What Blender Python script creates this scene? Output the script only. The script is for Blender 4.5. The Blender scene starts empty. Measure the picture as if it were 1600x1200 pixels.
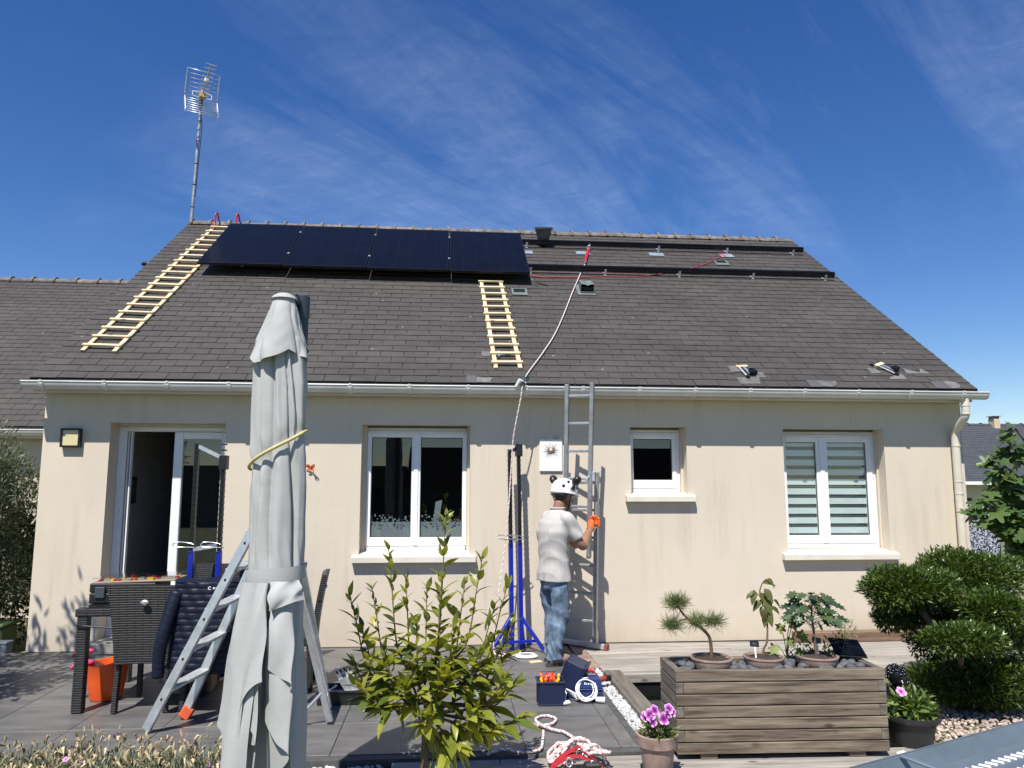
import bpy, bmesh, math, random
import numpy as np
from mathutils import Vector, Matrix, Euler
random.seed(7); rng = np.random.default_rng(7)
PI = math.pi
sc = bpy.context.scene
COL = sc.collection

# ------------------------------------------------------------------ camera, sky, sun, exposure
cam_data = bpy.data.cameras.new('camera'); cam = bpy.data.objects.new('camera', cam_data); COL.objects.link(cam)
PITCH, YAW, ROLL = 0.12898, 0.0857, 0.00131
F_ = Vector((math.sin(YAW)*math.cos(PITCH), math.cos(YAW)*math.cos(PITCH), math.sin(PITCH)))
R_ = Vector((math.cos(YAW), -math.sin(YAW), 0)); U_ = R_.cross(F_)
R2 = R_*math.cos(ROLL)+U_*math.sin(ROLL); U2 = -R_*math.sin(ROLL)+U_*math.cos(ROLL)
cam.matrix_world = Matrix(((R2.x, U2.x, -F_.x, 3.93692), (R2.y, U2.y, -F_.y, -7.82295), (R2.z, U2.z, -F_.z, 1.6), (0, 0, 0, 1)))
cam_data.sensor_width = 36; cam_data.lens = 1189.0868/1600*36; cam_data.clip_start = 0.05; cam_data.clip_end = 2000
sc.camera = cam
sc.render.resolution_x = 1024; sc.render.resolution_y = 768
sc.view_settings.view_transform = 'Standard'; sc.view_settings.look = 'None'
sc.view_settings.exposure = 0.62; sc.view_settings.gamma = 1

SUN = Vector((0.40, 1.0, -1.70)).normalized()          # direction the light travels
sun_el = math.asin(-SUN.z)
sun_data = bpy.data.lights.new('sun', 'SUN'); sun_data.energy = 4.6; sun_data.angle = math.radians(0.53); sun_data.color = (1.0, 0.96, 0.90)
sun = bpy.data.objects.new('sun', sun_data); COL.objects.link(sun)
sun.rotation_euler = SUN.to_track_quat('-Z', 'Y').to_euler(); sun.location = (0, -20, 30)

world = bpy.data.worlds.new('World'); sc.world = world; world.use_nodes = True
wn, wl = world.node_tree.nodes, world.node_tree.links
for n in list(wn): wn.remove(n)
def N(tree, t, **kw):
    n = tree.nodes.new(t)
    for k, v in kw.items():
        if k.startswith('i_'): n.inputs[k[2:].replace('_', ' ')].default_value = v
        else: setattr(n, k, v)
    return n
wt = world.node_tree
out = N(wt, 'ShaderNodeOutputWorld'); bg = N(wt, 'ShaderNodeBackground'); bg.inputs['Strength'].default_value = 0.085
sky = N(wt, 'ShaderNodeTexSky', sky_type='NISHITA', sun_disc=False)
sky.sun_elevation = sun_el; sky.sun_rotation = math.atan2(-SUN.x, -SUN.y); sky.altitude = 50; sky.air_density = 1.0; sky.dust_density = 0.08; sky.ozone_density = 3.0
hs = N(wt, 'ShaderNodeHueSaturation'); hs.inputs['Hue'].default_value = 0.514; hs.inputs['Saturation'].default_value = 1.30; hs.inputs['Value'].default_value = 0.95
wl.new(sky.outputs[0], hs.inputs['Color'])
# cirrus: stretched noise on a flat layer far above (direction projected on a plane)
tc = N(wt, 'ShaderNodeTexCoord'); sep = N(wt, 'ShaderNodeSeparateXYZ'); wl.new(tc.outputs['Generated'], sep.inputs[0])
zz = N(wt, 'ShaderNodeMath', operation='MAXIMUM'); zz.inputs[1].default_value = 0.0; wl.new(sep.outputs['Z'], zz.inputs[0])
za = N(wt, 'ShaderNodeMath', operation='ADD'); za.inputs[1].default_value = 0.12; wl.new(zz.outputs[0], za.inputs[0])
dx = N(wt, 'ShaderNodeMath', operation='DIVIDE'); wl.new(sep.outputs['X'], dx.inputs[0]); wl.new(za.outputs[0], dx.inputs[1])
dy = N(wt, 'ShaderNodeMath', operation='DIVIDE'); wl.new(sep.outputs['Y'], dy.inputs[0]); wl.new(za.outputs[0], dy.inputs[1])
cb = N(wt, 'ShaderNodeCombineXYZ'); wl.new(dx.outputs[0], cb.inputs[0]); wl.new(dy.outputs[0], cb.inputs[1])
def wnoise(scale, det, dist, rot, sx, sy, loc=(0, 0, 0), rough=0.6):
    mr_ = N(wt, 'ShaderNodeMapping'); mr_.inputs['Rotation'].default_value = (0, 0, rot); wl.new(cb.outputs[0], mr_.inputs[0])
    mp = N(wt, 'ShaderNodeMapping'); mp.inputs['Scale'].default_value = (sx, sy, 1); mp.inputs['Location'].default_value = loc
    wl.new(mr_.outputs[0], mp.inputs[0])
    nz = N(wt, 'ShaderNodeTexNoise'); nz.inputs['Scale'].default_value = scale; nz.inputs['Detail'].default_value = det; nz.inputs['Distortion'].default_value = dist; nz.inputs['Roughness'].default_value = rough
    wl.new(mp.outputs[0], nz.inputs['Vector']); return nz
n1 = wnoise(1.1, 10, 0.8, -0.85, 0.45, 1.7, (0.7, 0.3, 0), 0.66)     # long streaks
n2 = wnoise(0.55, 4, 0.4, 0.2, 0.8, 1.0, (2.6, 3.9, 0), 0.55)        # where they gather
n3 = wnoise(9.0, 7, 0.9, 0.55, 0.8, 1.4, (1.2, 6.0, 0), 0.7)        # fine ripples
def ramp(tree, src, a, b, c0=(0, 0, 0, 1), c1=(1, 1, 1, 1)):
    r = N(tree, 'ShaderNodeValToRGB'); r.color_ramp.elements[0].position = a; r.color_ramp.elements[1].position = b
    r.color_ramp.elements[0].color = c0; r.color_ramp.elements[1].color = c1; tree.links.new(src, r.inputs[0]); return r
r1 = ramp(wt, n1.outputs[0], 0.44, 0.84); r2 = ramp(wt, n2.outputs[0], 0.44, 0.70); r3 = ramp(wt, n3.outputs[0], 0.30, 0.78)
m1 = N(wt, 'ShaderNodeMath', operation='MULTIPLY'); wl.new(r1.outputs[0], m1.inputs[0]); wl.new(r2.outputs[0], m1.inputs[1])
m3 = N(wt, 'ShaderNodeMath', operation='MULTIPLY_ADD'); wl.new(r3.outputs[0], m3.inputs[0]); m3.inputs[1].default_value = 0.75; m3.inputs[2].default_value = 0.35
m4 = N(wt, 'ShaderNodeMath', operation='MULTIPLY'); wl.new(m1.outputs[0], m4.inputs[0]); wl.new(m3.outputs[0], m4.inputs[1])
m5 = N(wt, 'ShaderNodeMath', operation='MULTIPLY'); wl.new(m4.outputs[0], m5.inputs[0]); m5.inputs[1].default_value = 0.50
mx = N(wt, 'ShaderNodeMix', data_type='RGBA'); mx.inputs[7].default_value = (6.6, 7.6, 9.2, 1)
wl.new(m5.outputs[0], mx.inputs[0]); wl.new(hs.outputs[0], mx.inputs[6]); wl.new(mx.outputs[2], bg.inputs['Color']); wl.new(bg.outputs[0], out.inputs[0])

# ------------------------------------------------------------------ helpers
def link(o, parent=None):
    COL.objects.link(o)
    if parent is not None: o.parent = parent
    return o
def thing(name, label, cat, loc=(0, 0, 0), rot=(0, 0, 0), group=None):
    o = bpy.data.objects.new(name, None); o.empty_display_size = 0.1; link(o)
    o.location = loc; o.rotation_euler = rot; o['label'] = label; o['category'] = cat
    if group: o['group'] = group
    return o
def tag(o, label, cat, group=None):
    o['label'] = label; o['category'] = cat
    if group: o['group'] = group
    return o
def kind(o, k): o['kind'] = k; return o

class MB:
    """collects shapes; build() links them as one mesh object"""
    def __init__(s): s.v = []; s.f = []; s.mi = []; s.cur = 0; s.n = 0
    def add(s, vs, fs):
        b = s.n
        s.v.append(np.asarray(vs, float).reshape(-1, 3)); s.n += len(s.v[-1])
        s.f += [tuple(int(i)+b for i in f) for f in fs]; s.mi += [s.cur]*len(fs); return s
    def box(s, c, d, R=None):
        x, y, z = d[0]/2, d[1]/2, d[2]/2
        vs = np.array([(-x, -y, -z), (x, -y, -z), (x, y, -z), (-x, y, -z), (-x, -y, z), (x, -y, z), (x, y, z), (-x, y, z)])
        if R is not None: vs = vs @ np.array(R).T
        return s.add(vs+np.array(c), [(0, 3, 2, 1), (4, 5, 6, 7), (0, 1, 5, 4), (1, 2, 6, 5), (2, 3, 7, 6), (3, 0, 4, 7)])
    def lohi(s, lo, hi): return s.box([(a+b)/2 for a, b in zip(lo, hi)], [b-a for a, b in zip(lo, hi)])
    def quad(s, *p): return s.add(p, [tuple(range(len(p)))])
    def bar(s, p0, p1, w, h, up=(0, 0, 1)):
        p0, p1 = np.array(p0, float), np.array(p1, float); d = p1-p0; L = np.linalg.norm(d); d /= L
        u = np.array(up, float); sx = np.cross(d, u); sx /= np.linalg.norm(sx)+1e-9; u = np.cross(sx, d)
        return s.box((p0+p1)/2, (L, w, h), np.stack([d, sx, u], 1))
    def tube(s, pts, r, n=8, caps=True):
        pts = [np.array(p, float) for p in pts]; m = len(pts)
        rs = r if hasattr(r, '__len__') else [r]*m
        vs = []; prev = None
        for i in range(m):
            t = pts[min(i+1, m-1)]-pts[max(i-1, 0)]; t /= np.linalg.norm(t)+1e-12
            if prev is None:
                a = np.array((0, 0, 1.)) if abs(t[2]) < .9 else np.array((1., 0, 0)); u = np.cross(t, a)
            else: u = prev-t*(prev@t)
            u /= np.linalg.norm(u)+1e-12; w = np.cross(t, u); prev = u
            for k in range(n):
                a = 2*PI*k/n; vs.append(pts[i]+rs[i]*(math.cos(a)*u+math.sin(a)*w))
        fs = [(i*n+k, i*n+(k+1) % n, (i+1)*n+(k+1) % n, (i+1)*n+k) for i in range(m-1) for k in range(n)]
        if caps: fs += [tuple(range(n-1, -1, -1)), tuple((m-1)*n+k for k in range(n))]
        return s.add(vs, fs)
    def cyl(s, p0, p1, r0, r1=None, n=16): return s.tube([p0, p1], [r0, r0 if r1 is None else r1], n)
    def lathe(s, prof, c=(0, 0, 0), n=24, R=None, sx=1, sy=1):
        vs = []; m = len(prof)
        for r, z in prof:
            for k in range(n): vs.append((r*sx*math.cos(2*PI*k/n), r*sy*math.sin(2*PI*k/n), z))
        vs = np.array(vs)
        if R is not None: vs = vs @ np.array(R).T
        fs = [(i*n+k, i*n+(k+1) % n, (i+1)*n+(k+1) % n, (i+1)*n+k) for i in range(m-1) for k in range(n)]
        if prof[0][0] > 1e-6: fs.append(tuple(range(n-1, -1, -1)))
        if prof[-1][0] > 1e-6: fs.append(tuple((m-1)*n+k for k in range(n)))
        return s.add(vs+np.array(c), fs)
    def ball(s, c, r, n=12, m=8, R=None):
        r = r if hasattr(r, '__len__') else (r, r, r)
        vs = [(math.sin(PI*i/m)*math.cos(2*PI*k/n)*r[0], math.sin(PI*i/m)*math.sin(2*PI*k/n)*r[1], math.cos(PI*i/m)*r[2]) for i in range(m+1) for k in range(n)]
        vs = np.array(vs)
        if R is not None: vs = vs @ np.array(R).T
        fs = [(i*n+k, (i+1)*n+k, (i+1)*n+(k+1) % n, i*n+(k+1) % n) for i in range(m) for k in range(n)]
        return s.add(vs+np.array(c), fs)
    def grid(s, P):
        P = np.asarray(P, float); a, b = P.shape[:2]
        return s.add(P.reshape(-1, 3), [(i*b+j, i*b+j+1, (i+1)*b+j+1, (i+1)*b+j) for i in range(a-1) for j in range(b-1)])
    def loft(s, rings, caps=True):
        n = len(rings[0]); m = len(rings); vs = np.concatenate([np.asarray(r, float) for r in rings])
        fs = [(i*n+k, i*n+(k+1) % n, (i+1)*n+(k+1) % n, (i+1)*n+k) for i in range(m-1) for k in range(n)]
        if caps: fs += [tuple(range(n-1, -1, -1)), tuple((m-1)*n+k for k in range(n))]
        return s.add(vs, fs)
    def extrude(s, poly, axis, a, b):
        """closed 2D polygon extruded along axis from a to b"""
        n = len(poly)
        def mk(p, t): return {'x': (t, p[0], p[1]), 'y': (p[0], t, p[1]), 'z': (p[0], p[1], t)}[axis]
        return s.add([mk(p, a) for p in poly]+[mk(p, b) for p in poly],
                     [tuple(range(n-1, -1, -1)), tuple(range(n, 2*n))]+[(k, (k+1) % n, n+(k+1) % n, n+k) for k in range(n)])
    def mesh(s, name, bev=0, merge=False, fix=True):
        me = bpy.data.meshes.new(name)
        me.from_pydata(np.concatenate(s.v).tolist(), [], s.f)
        if max(s.mi) > 0: me.polygons.foreach_set('material_index', s.mi)
        if bev or merge or fix:
            bm = bmesh.new(); bm.from_mesh(me)
            if merge: bmesh.ops.remove_doubles(bm, verts=bm.verts, dist=1e-5)
            if fix: bmesh.ops.recalc_face_normals(bm, faces=bm.faces)
            if bev: bmesh.ops.bevel(bm, geom=[e for e in bm.edges if e.is_manifold and e.calc_face_angle(0) > 0.6], offset=bev, segments=1, affect='EDGES', clamp_overlap=True)
            bm.to_mesh(me); bm.free()
        me.update(); return me
    def build(s, name, mats, parent=None, smooth=False, bev=0, fix=True, merge=False):
        me = s.mesh(name, bev, merge, fix)
        o = bpy.data.objects.new(name, me); link(o, parent)
        for m in (mats if isinstance(mats, (list, tuple)) else [mats]): me.materials.append(m)
        if smooth: shade(me, smooth)
        return o
def shade(me, ang=True):
    me.polygons.foreach_set('use_smooth', [True]*len(me.polygons))
    if ang is not True:
        try: me.set_sharp_from_angle(angle=math.radians(ang))
        except Exception: pass
def inst(name, me, parent, loc=(0, 0, 0), rot=(0, 0, 0), scale=(1, 1, 1)):
    o = bpy.data.objects.new(name, me); link(o, parent); o.location = loc; o.rotation_euler = rot; o.scale = scale; return o
def copy_tree(o, parent=None):
    c = o.copy(); COL.objects.link(c); c.parent = parent
    for ch in [x for x in bpy.data.objects if x.parent == o]: copy_tree(ch, c)
    return c
def rotz(a): return np.array([[math.cos(a), -math.sin(a), 0], [math.sin(a), math.cos(a), 0], [0, 0, 1]])
def rotx(a): return np.array([[1, 0, 0], [0, math.cos(a), -math.sin(a)], [0, math.sin(a), math.cos(a)]])
def roty(a): return np.array([[math.cos(a), 0, math.sin(a)], [0, 1, 0], [-math.sin(a), 0, math.cos(a)]])
def smooth_path(pts, n=8):
    P = [np.array(p, float) for p in pts]; P = [2*P[0]-P[1]]+P+[2*P[-1]-P[-2]]; o = []
    for i in range(1, len(P)-2):
        for k in range(n):
            t = k/n; a, b, c, d = P[i-1], P[i], P[i+1], P[i+2]
            o.append(.5*((2*b)+(-a+c)*t+(2*a-5*b+4*c-d)*t*t+(-a+3*b-3*c+d)*t**3))
    o.append(P[-2]); return o
def evaluated(o):
    dg = bpy.context.evaluated_depsgraph_get(); dg.update()
    return bpy.data.meshes.new_from_object(o.evaluated_get(dg))
def remeshed(mb, name, mat, parent, voxel=0.012, smooth_it=4, post=None):
    """one continuous surface out of overlapping lofts"""
    me = mb.mesh(name+'_src'); o = bpy.data.objects.new(name, me); link(o)
    r = o.modifiers.new('r', 'REMESH'); r.mode = 'VOXEL'; r.voxel_size = voxel
    if smooth_it:
        s = o.modifiers.new('s', 'SMOOTH'); s.iterations = smooth_it; s.factor = 0.5
    m2 = evaluated(o); o.modifiers.clear(); o.data = m2; m2.name = name; bpy.data.meshes.remove(me)
    if post:
        n = len(m2.vertices); co = np.empty(n*3); m2.vertices.foreach_get('co', co); no = np.empty(n*3); m2.vertices.foreach_get('normal', no)
        co = post(co.reshape(-1, 3), no.reshape(-1, 3)); m2.vertices.foreach_set('co', co.ravel())
    m2.materials.clear(); m2.materials.append(mat); shade(m2); m2.update(); o.parent = parent
    return o

# ------------------------------------------------------------------ materials
MATS = {}
def M(name, c, rough=0.6, metal=0.0, var=0.10, vs=6.0, bump=0.0, bs=60.0, c2=None, stretch=(1, 1, 1), spec=0.5, coat=0.0, rnd=0.0, detail=5, bdist=0.002, emit=None, sss=0.0):
    if name in MATS: return MATS[name]
    m = bpy.data.materials.new(name); m.use_nodes = True; t = m.node_tree; b = t.nodes['Principled BSDF']; L = t.links
    b.inputs['Roughness'].default_value = rough; b.inputs['Metallic'].default_value = metal; b.inputs['Specular IOR Level'].default_value = spec
    if coat: b.inputs['Coat Weight'].default_value = coat; b.inputs['Coat Roughness'].default_value = 0.08
    tcn = N(t, 'ShaderNodeTexCoord'); oi = N(t, 'ShaderNodeObjectInfo'); geo = N(t, 'ShaderNodeNewGeometry')
    ml = N(t, 'ShaderNodeVectorMath', operation='SCALE'); ml.inputs['Scale'].default_value = 37.0
    cx = N(t, 'ShaderNodeCombineXYZ')
    for i in range(3): L.new(oi.outputs['Random'], cx.inputs[i])
    L.new(cx.outputs[0], ml.inputs[0])
    ad = N(t, 'ShaderNodeVectorMath', operation='ADD'); L.new(tcn.outputs['Object'], ad.inputs[0]); L.new(ml.outputs[0], ad.inputs[1])
    mp = N(t, 'ShaderNodeMapping'); mp.inputs['Scale'].default_value = stretch; L.new(ad.outputs[0], mp.inputs[0])
    nz = N(t, 'ShaderNodeTexNoise'); nz.inputs['Scale'].default_value = vs; nz.inputs['Detail'].default_value = detail; nz.inputs['Roughness'].default_value = 0.62
    L.new(mp.outputs[0], nz.inputs['Vector'])
    a = tuple(max(0, x*(1-var)) for x in c[:3])+(1,); d = tuple(min(1, x*(1+var)) for x in (c2 or c)[:3])+(1,)
    rp = ramp(t, nz.outputs[0], 0.33, 0.67, a, d); col = rp.outputs[0]
    if rnd:
        fr = N(t, 'ShaderNodeMath', operation='ADD'); L.new(oi.outputs['Random'], fr.inputs[0]); L.new(geo.outputs['Random Per Island'], fr.inputs[1])
        f2 = N(t, 'ShaderNodeMath', operation='FRACT'); L.new(fr.outputs[0], f2.inputs[0])
        mr = N(t, 'ShaderNodeMapRange'); mr.inputs['To Min'].default_value = 1-rnd; mr.inputs['To Max'].default_value = 1+rnd; L.new(f2.outputs[0], mr.inputs[0])
        vm = N(t, 'ShaderNodeVectorMath', operation='SCALE'); L.new(col, vm.inputs[0]); L.new(mr.outputs[0], vm.inputs['Scale']); col = vm.outputs[0]
    L.new(col, b.inputs['Base Color'])
    rr = N(t, 'ShaderNodeMapRange'); rr.inputs['To Min'].default_value = max(0, rough-0.08); rr.inputs['To Max'].default_value = min(1, rough+0.08); L.new(nz.outputs[0], rr.inputs[0]); L.new(rr.outputs[0], b.inputs['Roughness'])
    if bump:
        n2 = N(t, 'ShaderNodeTexNoise'); n2.inputs['Scale'].default_value = bs; n2.inputs['Detail'].default_value = 4; L.new(mp.outputs[0], n2.inputs['Vector'])
        bp = N(t, 'ShaderNodeBump'); bp.inputs['Strength'].default_value = bump; bp.inputs['Distance'].default_value = bdist; L.new(n2.outputs[0], bp.inputs['Height']); L.new(bp.outputs[0], b.inputs['Normal'])
    if emit: b.inputs['Emission Color'].default_value = emit+(1,); b.inputs['Emission Strength'].default_value = 1
    MATS[name] = m; return m
def leafmat(name, c, c2, rough=0.38, trans=0.28, var=0.25):
    m = bpy.data.materials.new(name); m.use_nodes = True; t = m.node_tree; L = t.links; b = t.nodes['Principled BSDF']; o = t.nodes['Material Output']
    geo = N(t, 'ShaderNodeNewGeometry'); oi = N(t, 'ShaderNodeObjectInfo'); fr = N(t, 'ShaderNodeMath', operation='ADD'); L.new(oi.outputs['Random'], fr.inputs[0]); L.new(geo.outputs['Random Per Island'], fr.inputs[1])
    f2 = N(t, 'ShaderNodeMath', operation='FRACT'); L.new(fr.outputs[0], f2.inputs[0])
    rp = ramp(t, f2.outputs[0], 0.0, 1.0, tuple(c)+(1,), tuple(c2)+(1,))
    tcn = N(t, 'ShaderNodeTexCoord'); nz = N(t, 'ShaderNodeTexNoise'); nz.inputs['Scale'].default_value = 14; nz.inputs['Detail'].default_value = 3; L.new(tcn.outputs['Object'], nz.inputs['Vector'])
    mr = N(t, 'ShaderNodeMapRange'); mr.inputs['To Min'].default_value = 1-var; mr.inputs['To Max'].default_value = 1+var; L.new(nz.outputs[0], mr.inputs[0])
    vm = N(t, 'ShaderNodeVectorMath', operation='SCALE'); L.new(rp.outputs[0], vm.inputs[0]); L.new(mr.outputs[0], vm.inputs['Scale'])
    L.new(vm.outputs[0], b.inputs['Base Color']); b.inputs['Roughness'].default_value = rough
    tr = N(t, 'ShaderNodeBsdfTranslucent'); v2 = N(t, 'ShaderNodeVectorMath', operation='MULTIPLY'); v2.inputs[1].default_value = (1.5, 1.35, 0.5); L.new(vm.outputs[0], v2.inputs[0]); L.new(v2.outputs[0], tr.inputs['Color'])
    mx_ = N(t, 'ShaderNodeMixShader'); mx_.inputs[0].default_value = trans; L.new(b.outputs[0], mx_.inputs[1]); L.new(tr.outputs[0], mx_.inputs[2]); L.new(mx_.outputs[0], o.inputs['Surface'])
    return m
def woodmat(name, c, c2, axis=0, scale=1.0, rough=0.75, rnd=0.12, bump=0.35):
    st = [14.0, 14.0, 14.0]; st[axis] = 0.9
    m = M(name, c, rough, var=0.22, vs=2.2*scale, c2=c2, stretch=tuple(st), bump=bump, bs=5*scale, rnd=rnd, detail=8, bdist=0.003)
    t = m.node_tree; b = t.nodes['Principled BSDF']; L = t.links
    # knots: sparse dark spots
    tcn = N(t, 'ShaderNodeTexCoord'); oi = N(t, 'ShaderNodeObjectInfo'); sc_ = [9.0, 9.0, 9.0]; sc_[axis] = 4.0
    mp = N(t, 'ShaderNodeMapping'); mp.inputs['Scale'].default_value = sc_; L.new(tcn.outputs['Object'], mp.inputs[0])
    cx = N(t, 'ShaderNodeVectorMath', operation='ADD'); L.new(mp.outputs[0], cx.inputs[0])
    k = N(t, 'ShaderNodeMath', operation='MULTIPLY'); k.inputs[1].default_value = 31; L.new(oi.outputs['Random'], k.inputs[0]); L.new(k.outputs[0], cx.inputs[1])
    vo = N(t, 'ShaderNodeTexVoronoi'); vo.inputs['Scale'].default_value = 0.9; L.new(cx.outputs[0], vo.inputs['Vector'])
    rp = ramp(t, vo.outputs['Distance'], 0.05, 0.16, (0.35, 0.30, 0.26, 1), (1, 1, 1, 1))
    src = b.inputs['Base Color'].links[0].from_socket
    mm = N(t, 'ShaderNodeVectorMath', operation='MULTIPLY'); L.new(src, mm.inputs[0]); L.new(rp.outputs[0], mm.inputs[1]); L.new(mm.outputs[0], b.inputs['Base Color'])
    return m
def glassmat(name, tint=(0.9, 0.95, 0.95), refl=1.0, base=0.055):
    m = bpy.data.materials.new(name); m.use_nodes = True; t = m.node_tree; L = t.links
    for n in list(t.nodes): t.nodes.remove(n)
    o = N(t, 'ShaderNodeOutputMaterial'); tr = N(t, 'ShaderNodeBsdfTransparent'); tr.inputs[0].default_value = tint+(1,)
    gl = N(t, 'ShaderNodeBsdfGlossy'); gl.inputs['Roughness'].default_value = 0.0; gl.inputs[0].default_value = (refl, refl, refl, 1)
    lw = N(t, 'ShaderNodeLayerWeight'); pw = N(t, 'ShaderNodeMath', operation='POWER'); pw.inputs[1].default_value = 4.0; L.new(lw.outputs['Facing'], pw.inputs[0])
    fr = N(t, 'ShaderNodeMath', operation='MULTIPLY_ADD'); fr.inputs[1].default_value = 0.9; fr.inputs[2].default_value = base; L.new(pw.outputs[0], fr.inputs[0])
    mx_ = N(t, 'ShaderNodeMixShader'); L.new(fr.outputs[0], mx_.inputs[0]); L.new(tr.outputs[0], mx_.inputs[1]); L.new(gl.outputs[0], mx_.inputs[2]); L.new(mx_.outputs[0], o.inputs[0])
    return m

m_white = M('white_upvc', (0.78, 0.78, 0.77), 0.35, var=0.03)
m_gutter = M('grey_white_pvc', (0.60, 0.585, 0.55), 0.38, var=0.10, vs=4)
m_pvc = M('sand_pvc', (0.60, 0.55, 0.46), 0.4, var=0.06)
m_slate = M('fibre_slate', (0.053, 0.047, 0.0405), 0.66, var=0.12, vs=9, bump=0.2, bs=45, rnd=0.07, bdist=0.004)
m_slate_fresh = M('unweathered_slate', (0.125, 0.12, 0.112), 0.7, var=0.35, vs=16, rnd=0.15)
m_underlay = M('roof_underlay', (0.03, 0.03, 0.03), 0.9)
m_ridge = M('ridge_tile_clay', (0.105, 0.092, 0.082), 0.8, var=0.4, vs=14, c2=(0.15, 0.13, 0.115), rnd=0.15, bump=0.4, bs=40)
m_mortar = M('ridge_mortar', (0.30, 0.26, 0.22), 0.9, var=0.3, vs=20)
m_alu = M('aluminium', (0.62, 0.63, 0.64), 0.38, 0.75, var=0.16, vs=12)
m_galv = M('galvanised', (0.36, 0.375, 0.385), 0.42, 0.6, var=0.2, vs=14)
m_alu_dull = M('dull_aluminium', (0.52, 0.53, 0.53), 0.5, 0.55, var=0.18, vs=15)
m_black = M('black_plastic', (0.012, 0.012, 0.013), 0.4, var=0.2)
m_blackmetal = M('black_anodised', (0.012, 0.012, 0.014), 0.35, 0.4, var=0.2)
m_grey = M('grey_plastic', (0.16, 0.17, 0.17), 0.45)
m_pine = woodmat('fresh_pine', (0.56, 0.43, 0.25), (0.66, 0.53, 0.34), axis=0, rnd=0.06, bump=0.1)
m_red = M('red_paint', (0.45, 0.012, 0.03), 0.35)
m_blue = M('blue_paint', (0.008, 0.018, 0.28), 0.32, var=0.08)
m_orange = M('orange_plastic', (0.75, 0.10, 0.012), 0.42, var=0.05)
m_yellow = M('yellow_plastic', (0.75, 0.42, 0.02), 0.4)
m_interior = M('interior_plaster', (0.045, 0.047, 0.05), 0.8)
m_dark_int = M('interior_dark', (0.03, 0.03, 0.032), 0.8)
m_glass = glassmat('window_glass', (0.90, 0.93, 0.93), 0.95)
m_glass_cl = glassmat('clear_plastic', (0.9, 0.93, 0.95), 0.9)
m_terracotta = M('terracotta', (0.26, 0.175, 0.135), 0.85, var=0.25, vs=9, c2=(0.31, 0.225, 0.185), bump=0.15, bs=60)
m_soil = M('soil', (0.05, 0.034, 0.022), 0.95, var=0.5, vs=60, bump=0.8, bs=120, bdist=0.01)
m_bark = M('bark', (0.14, 0.095, 0.062), 0.9, var=0.35, vs=22, stretch=(1, 1, 0.25), bump=0.7, bs=40, bdist=0.006)
m_twig = M('green_twig', (0.10, 0.115, 0.035), 0.7, var=0.3)
m_steel = M('bright_steel', (0.75, 0.76, 0.78), 0.25, 0.95, var=0.06)

# weathering of the slates: broad tonal drift over the roof and small pale lichen specks
def weather(m, spots=0.16):
    t = m.node_tree; L = t.links; bs = t.nodes['Principled BSDF']; src = bs.inputs['Base Color'].links[0].from_socket
    ge = N(t, 'ShaderNodeNewGeometry'); mp = N(t, 'ShaderNodeMapping'); mp.inputs['Scale'].default_value = (0.9, 1.6, 1.6); L.new(ge.outputs['Position'], mp.inputs[0])
    a = N(t, 'ShaderNodeTexNoise'); a.inputs['Scale'].default_value = 1.1; a.inputs['Detail'].default_value = 5; a.inputs['Roughness'].default_value = 0.6; L.new(mp.outputs[0], a.inputs['Vector'])
    mr = N(t, 'ShaderNodeMapRange'); mr.inputs['From Min'].default_value = .3; mr.inputs['From Max'].default_value = .7; mr.inputs['To Min'].default_value = .78; mr.inputs['To Max'].default_value = 1.2; L.new(a.outputs[0], mr.inputs[0])
    vm = N(t, 'ShaderNodeVectorMath', operation='SCALE'); L.new(src, vm.inputs[0]); L.new(mr.outputs[0], vm.inputs['Scale'])
    v = N(t, 'ShaderNodeTexVoronoi'); v.inputs['Scale'].default_value = 3.2; L.new(ge.outputs['Position'], v.inputs['Vector'])
    n = N(t, 'ShaderNodeTexNoise'); n.inputs['Scale'].default_value = 34; n.inputs['Detail'].default_value = 3; L.new(ge.outputs['Position'], n.inputs['Vector'])
    ad = N(t, 'ShaderNodeMath', operation='MULTIPLY_ADD'); ad.inputs[1].default_value = .05; L.new(n.outputs[0], ad.inputs[0]); L.new(v.outputs['Distance'], ad.inputs[2])
    r = ramp(t, ad.outputs[0], .070, .085, (1, 1, 1, 1), (0, 0, 0, 1)); mxx = N(t, 'ShaderNodeMix', data_type='RGBA'); mxx.inputs[7].default_value = (spots, spots*.96, spots*.88, 1); L.new(r.outputs[0], mxx.inputs[0]); L.new(vm.outputs[0], mxx.inputs[6]); L.new(mxx.outputs[2], bs.inputs['Base Color'])
weather(m_slate); weather(m_ridge, .30)
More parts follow.
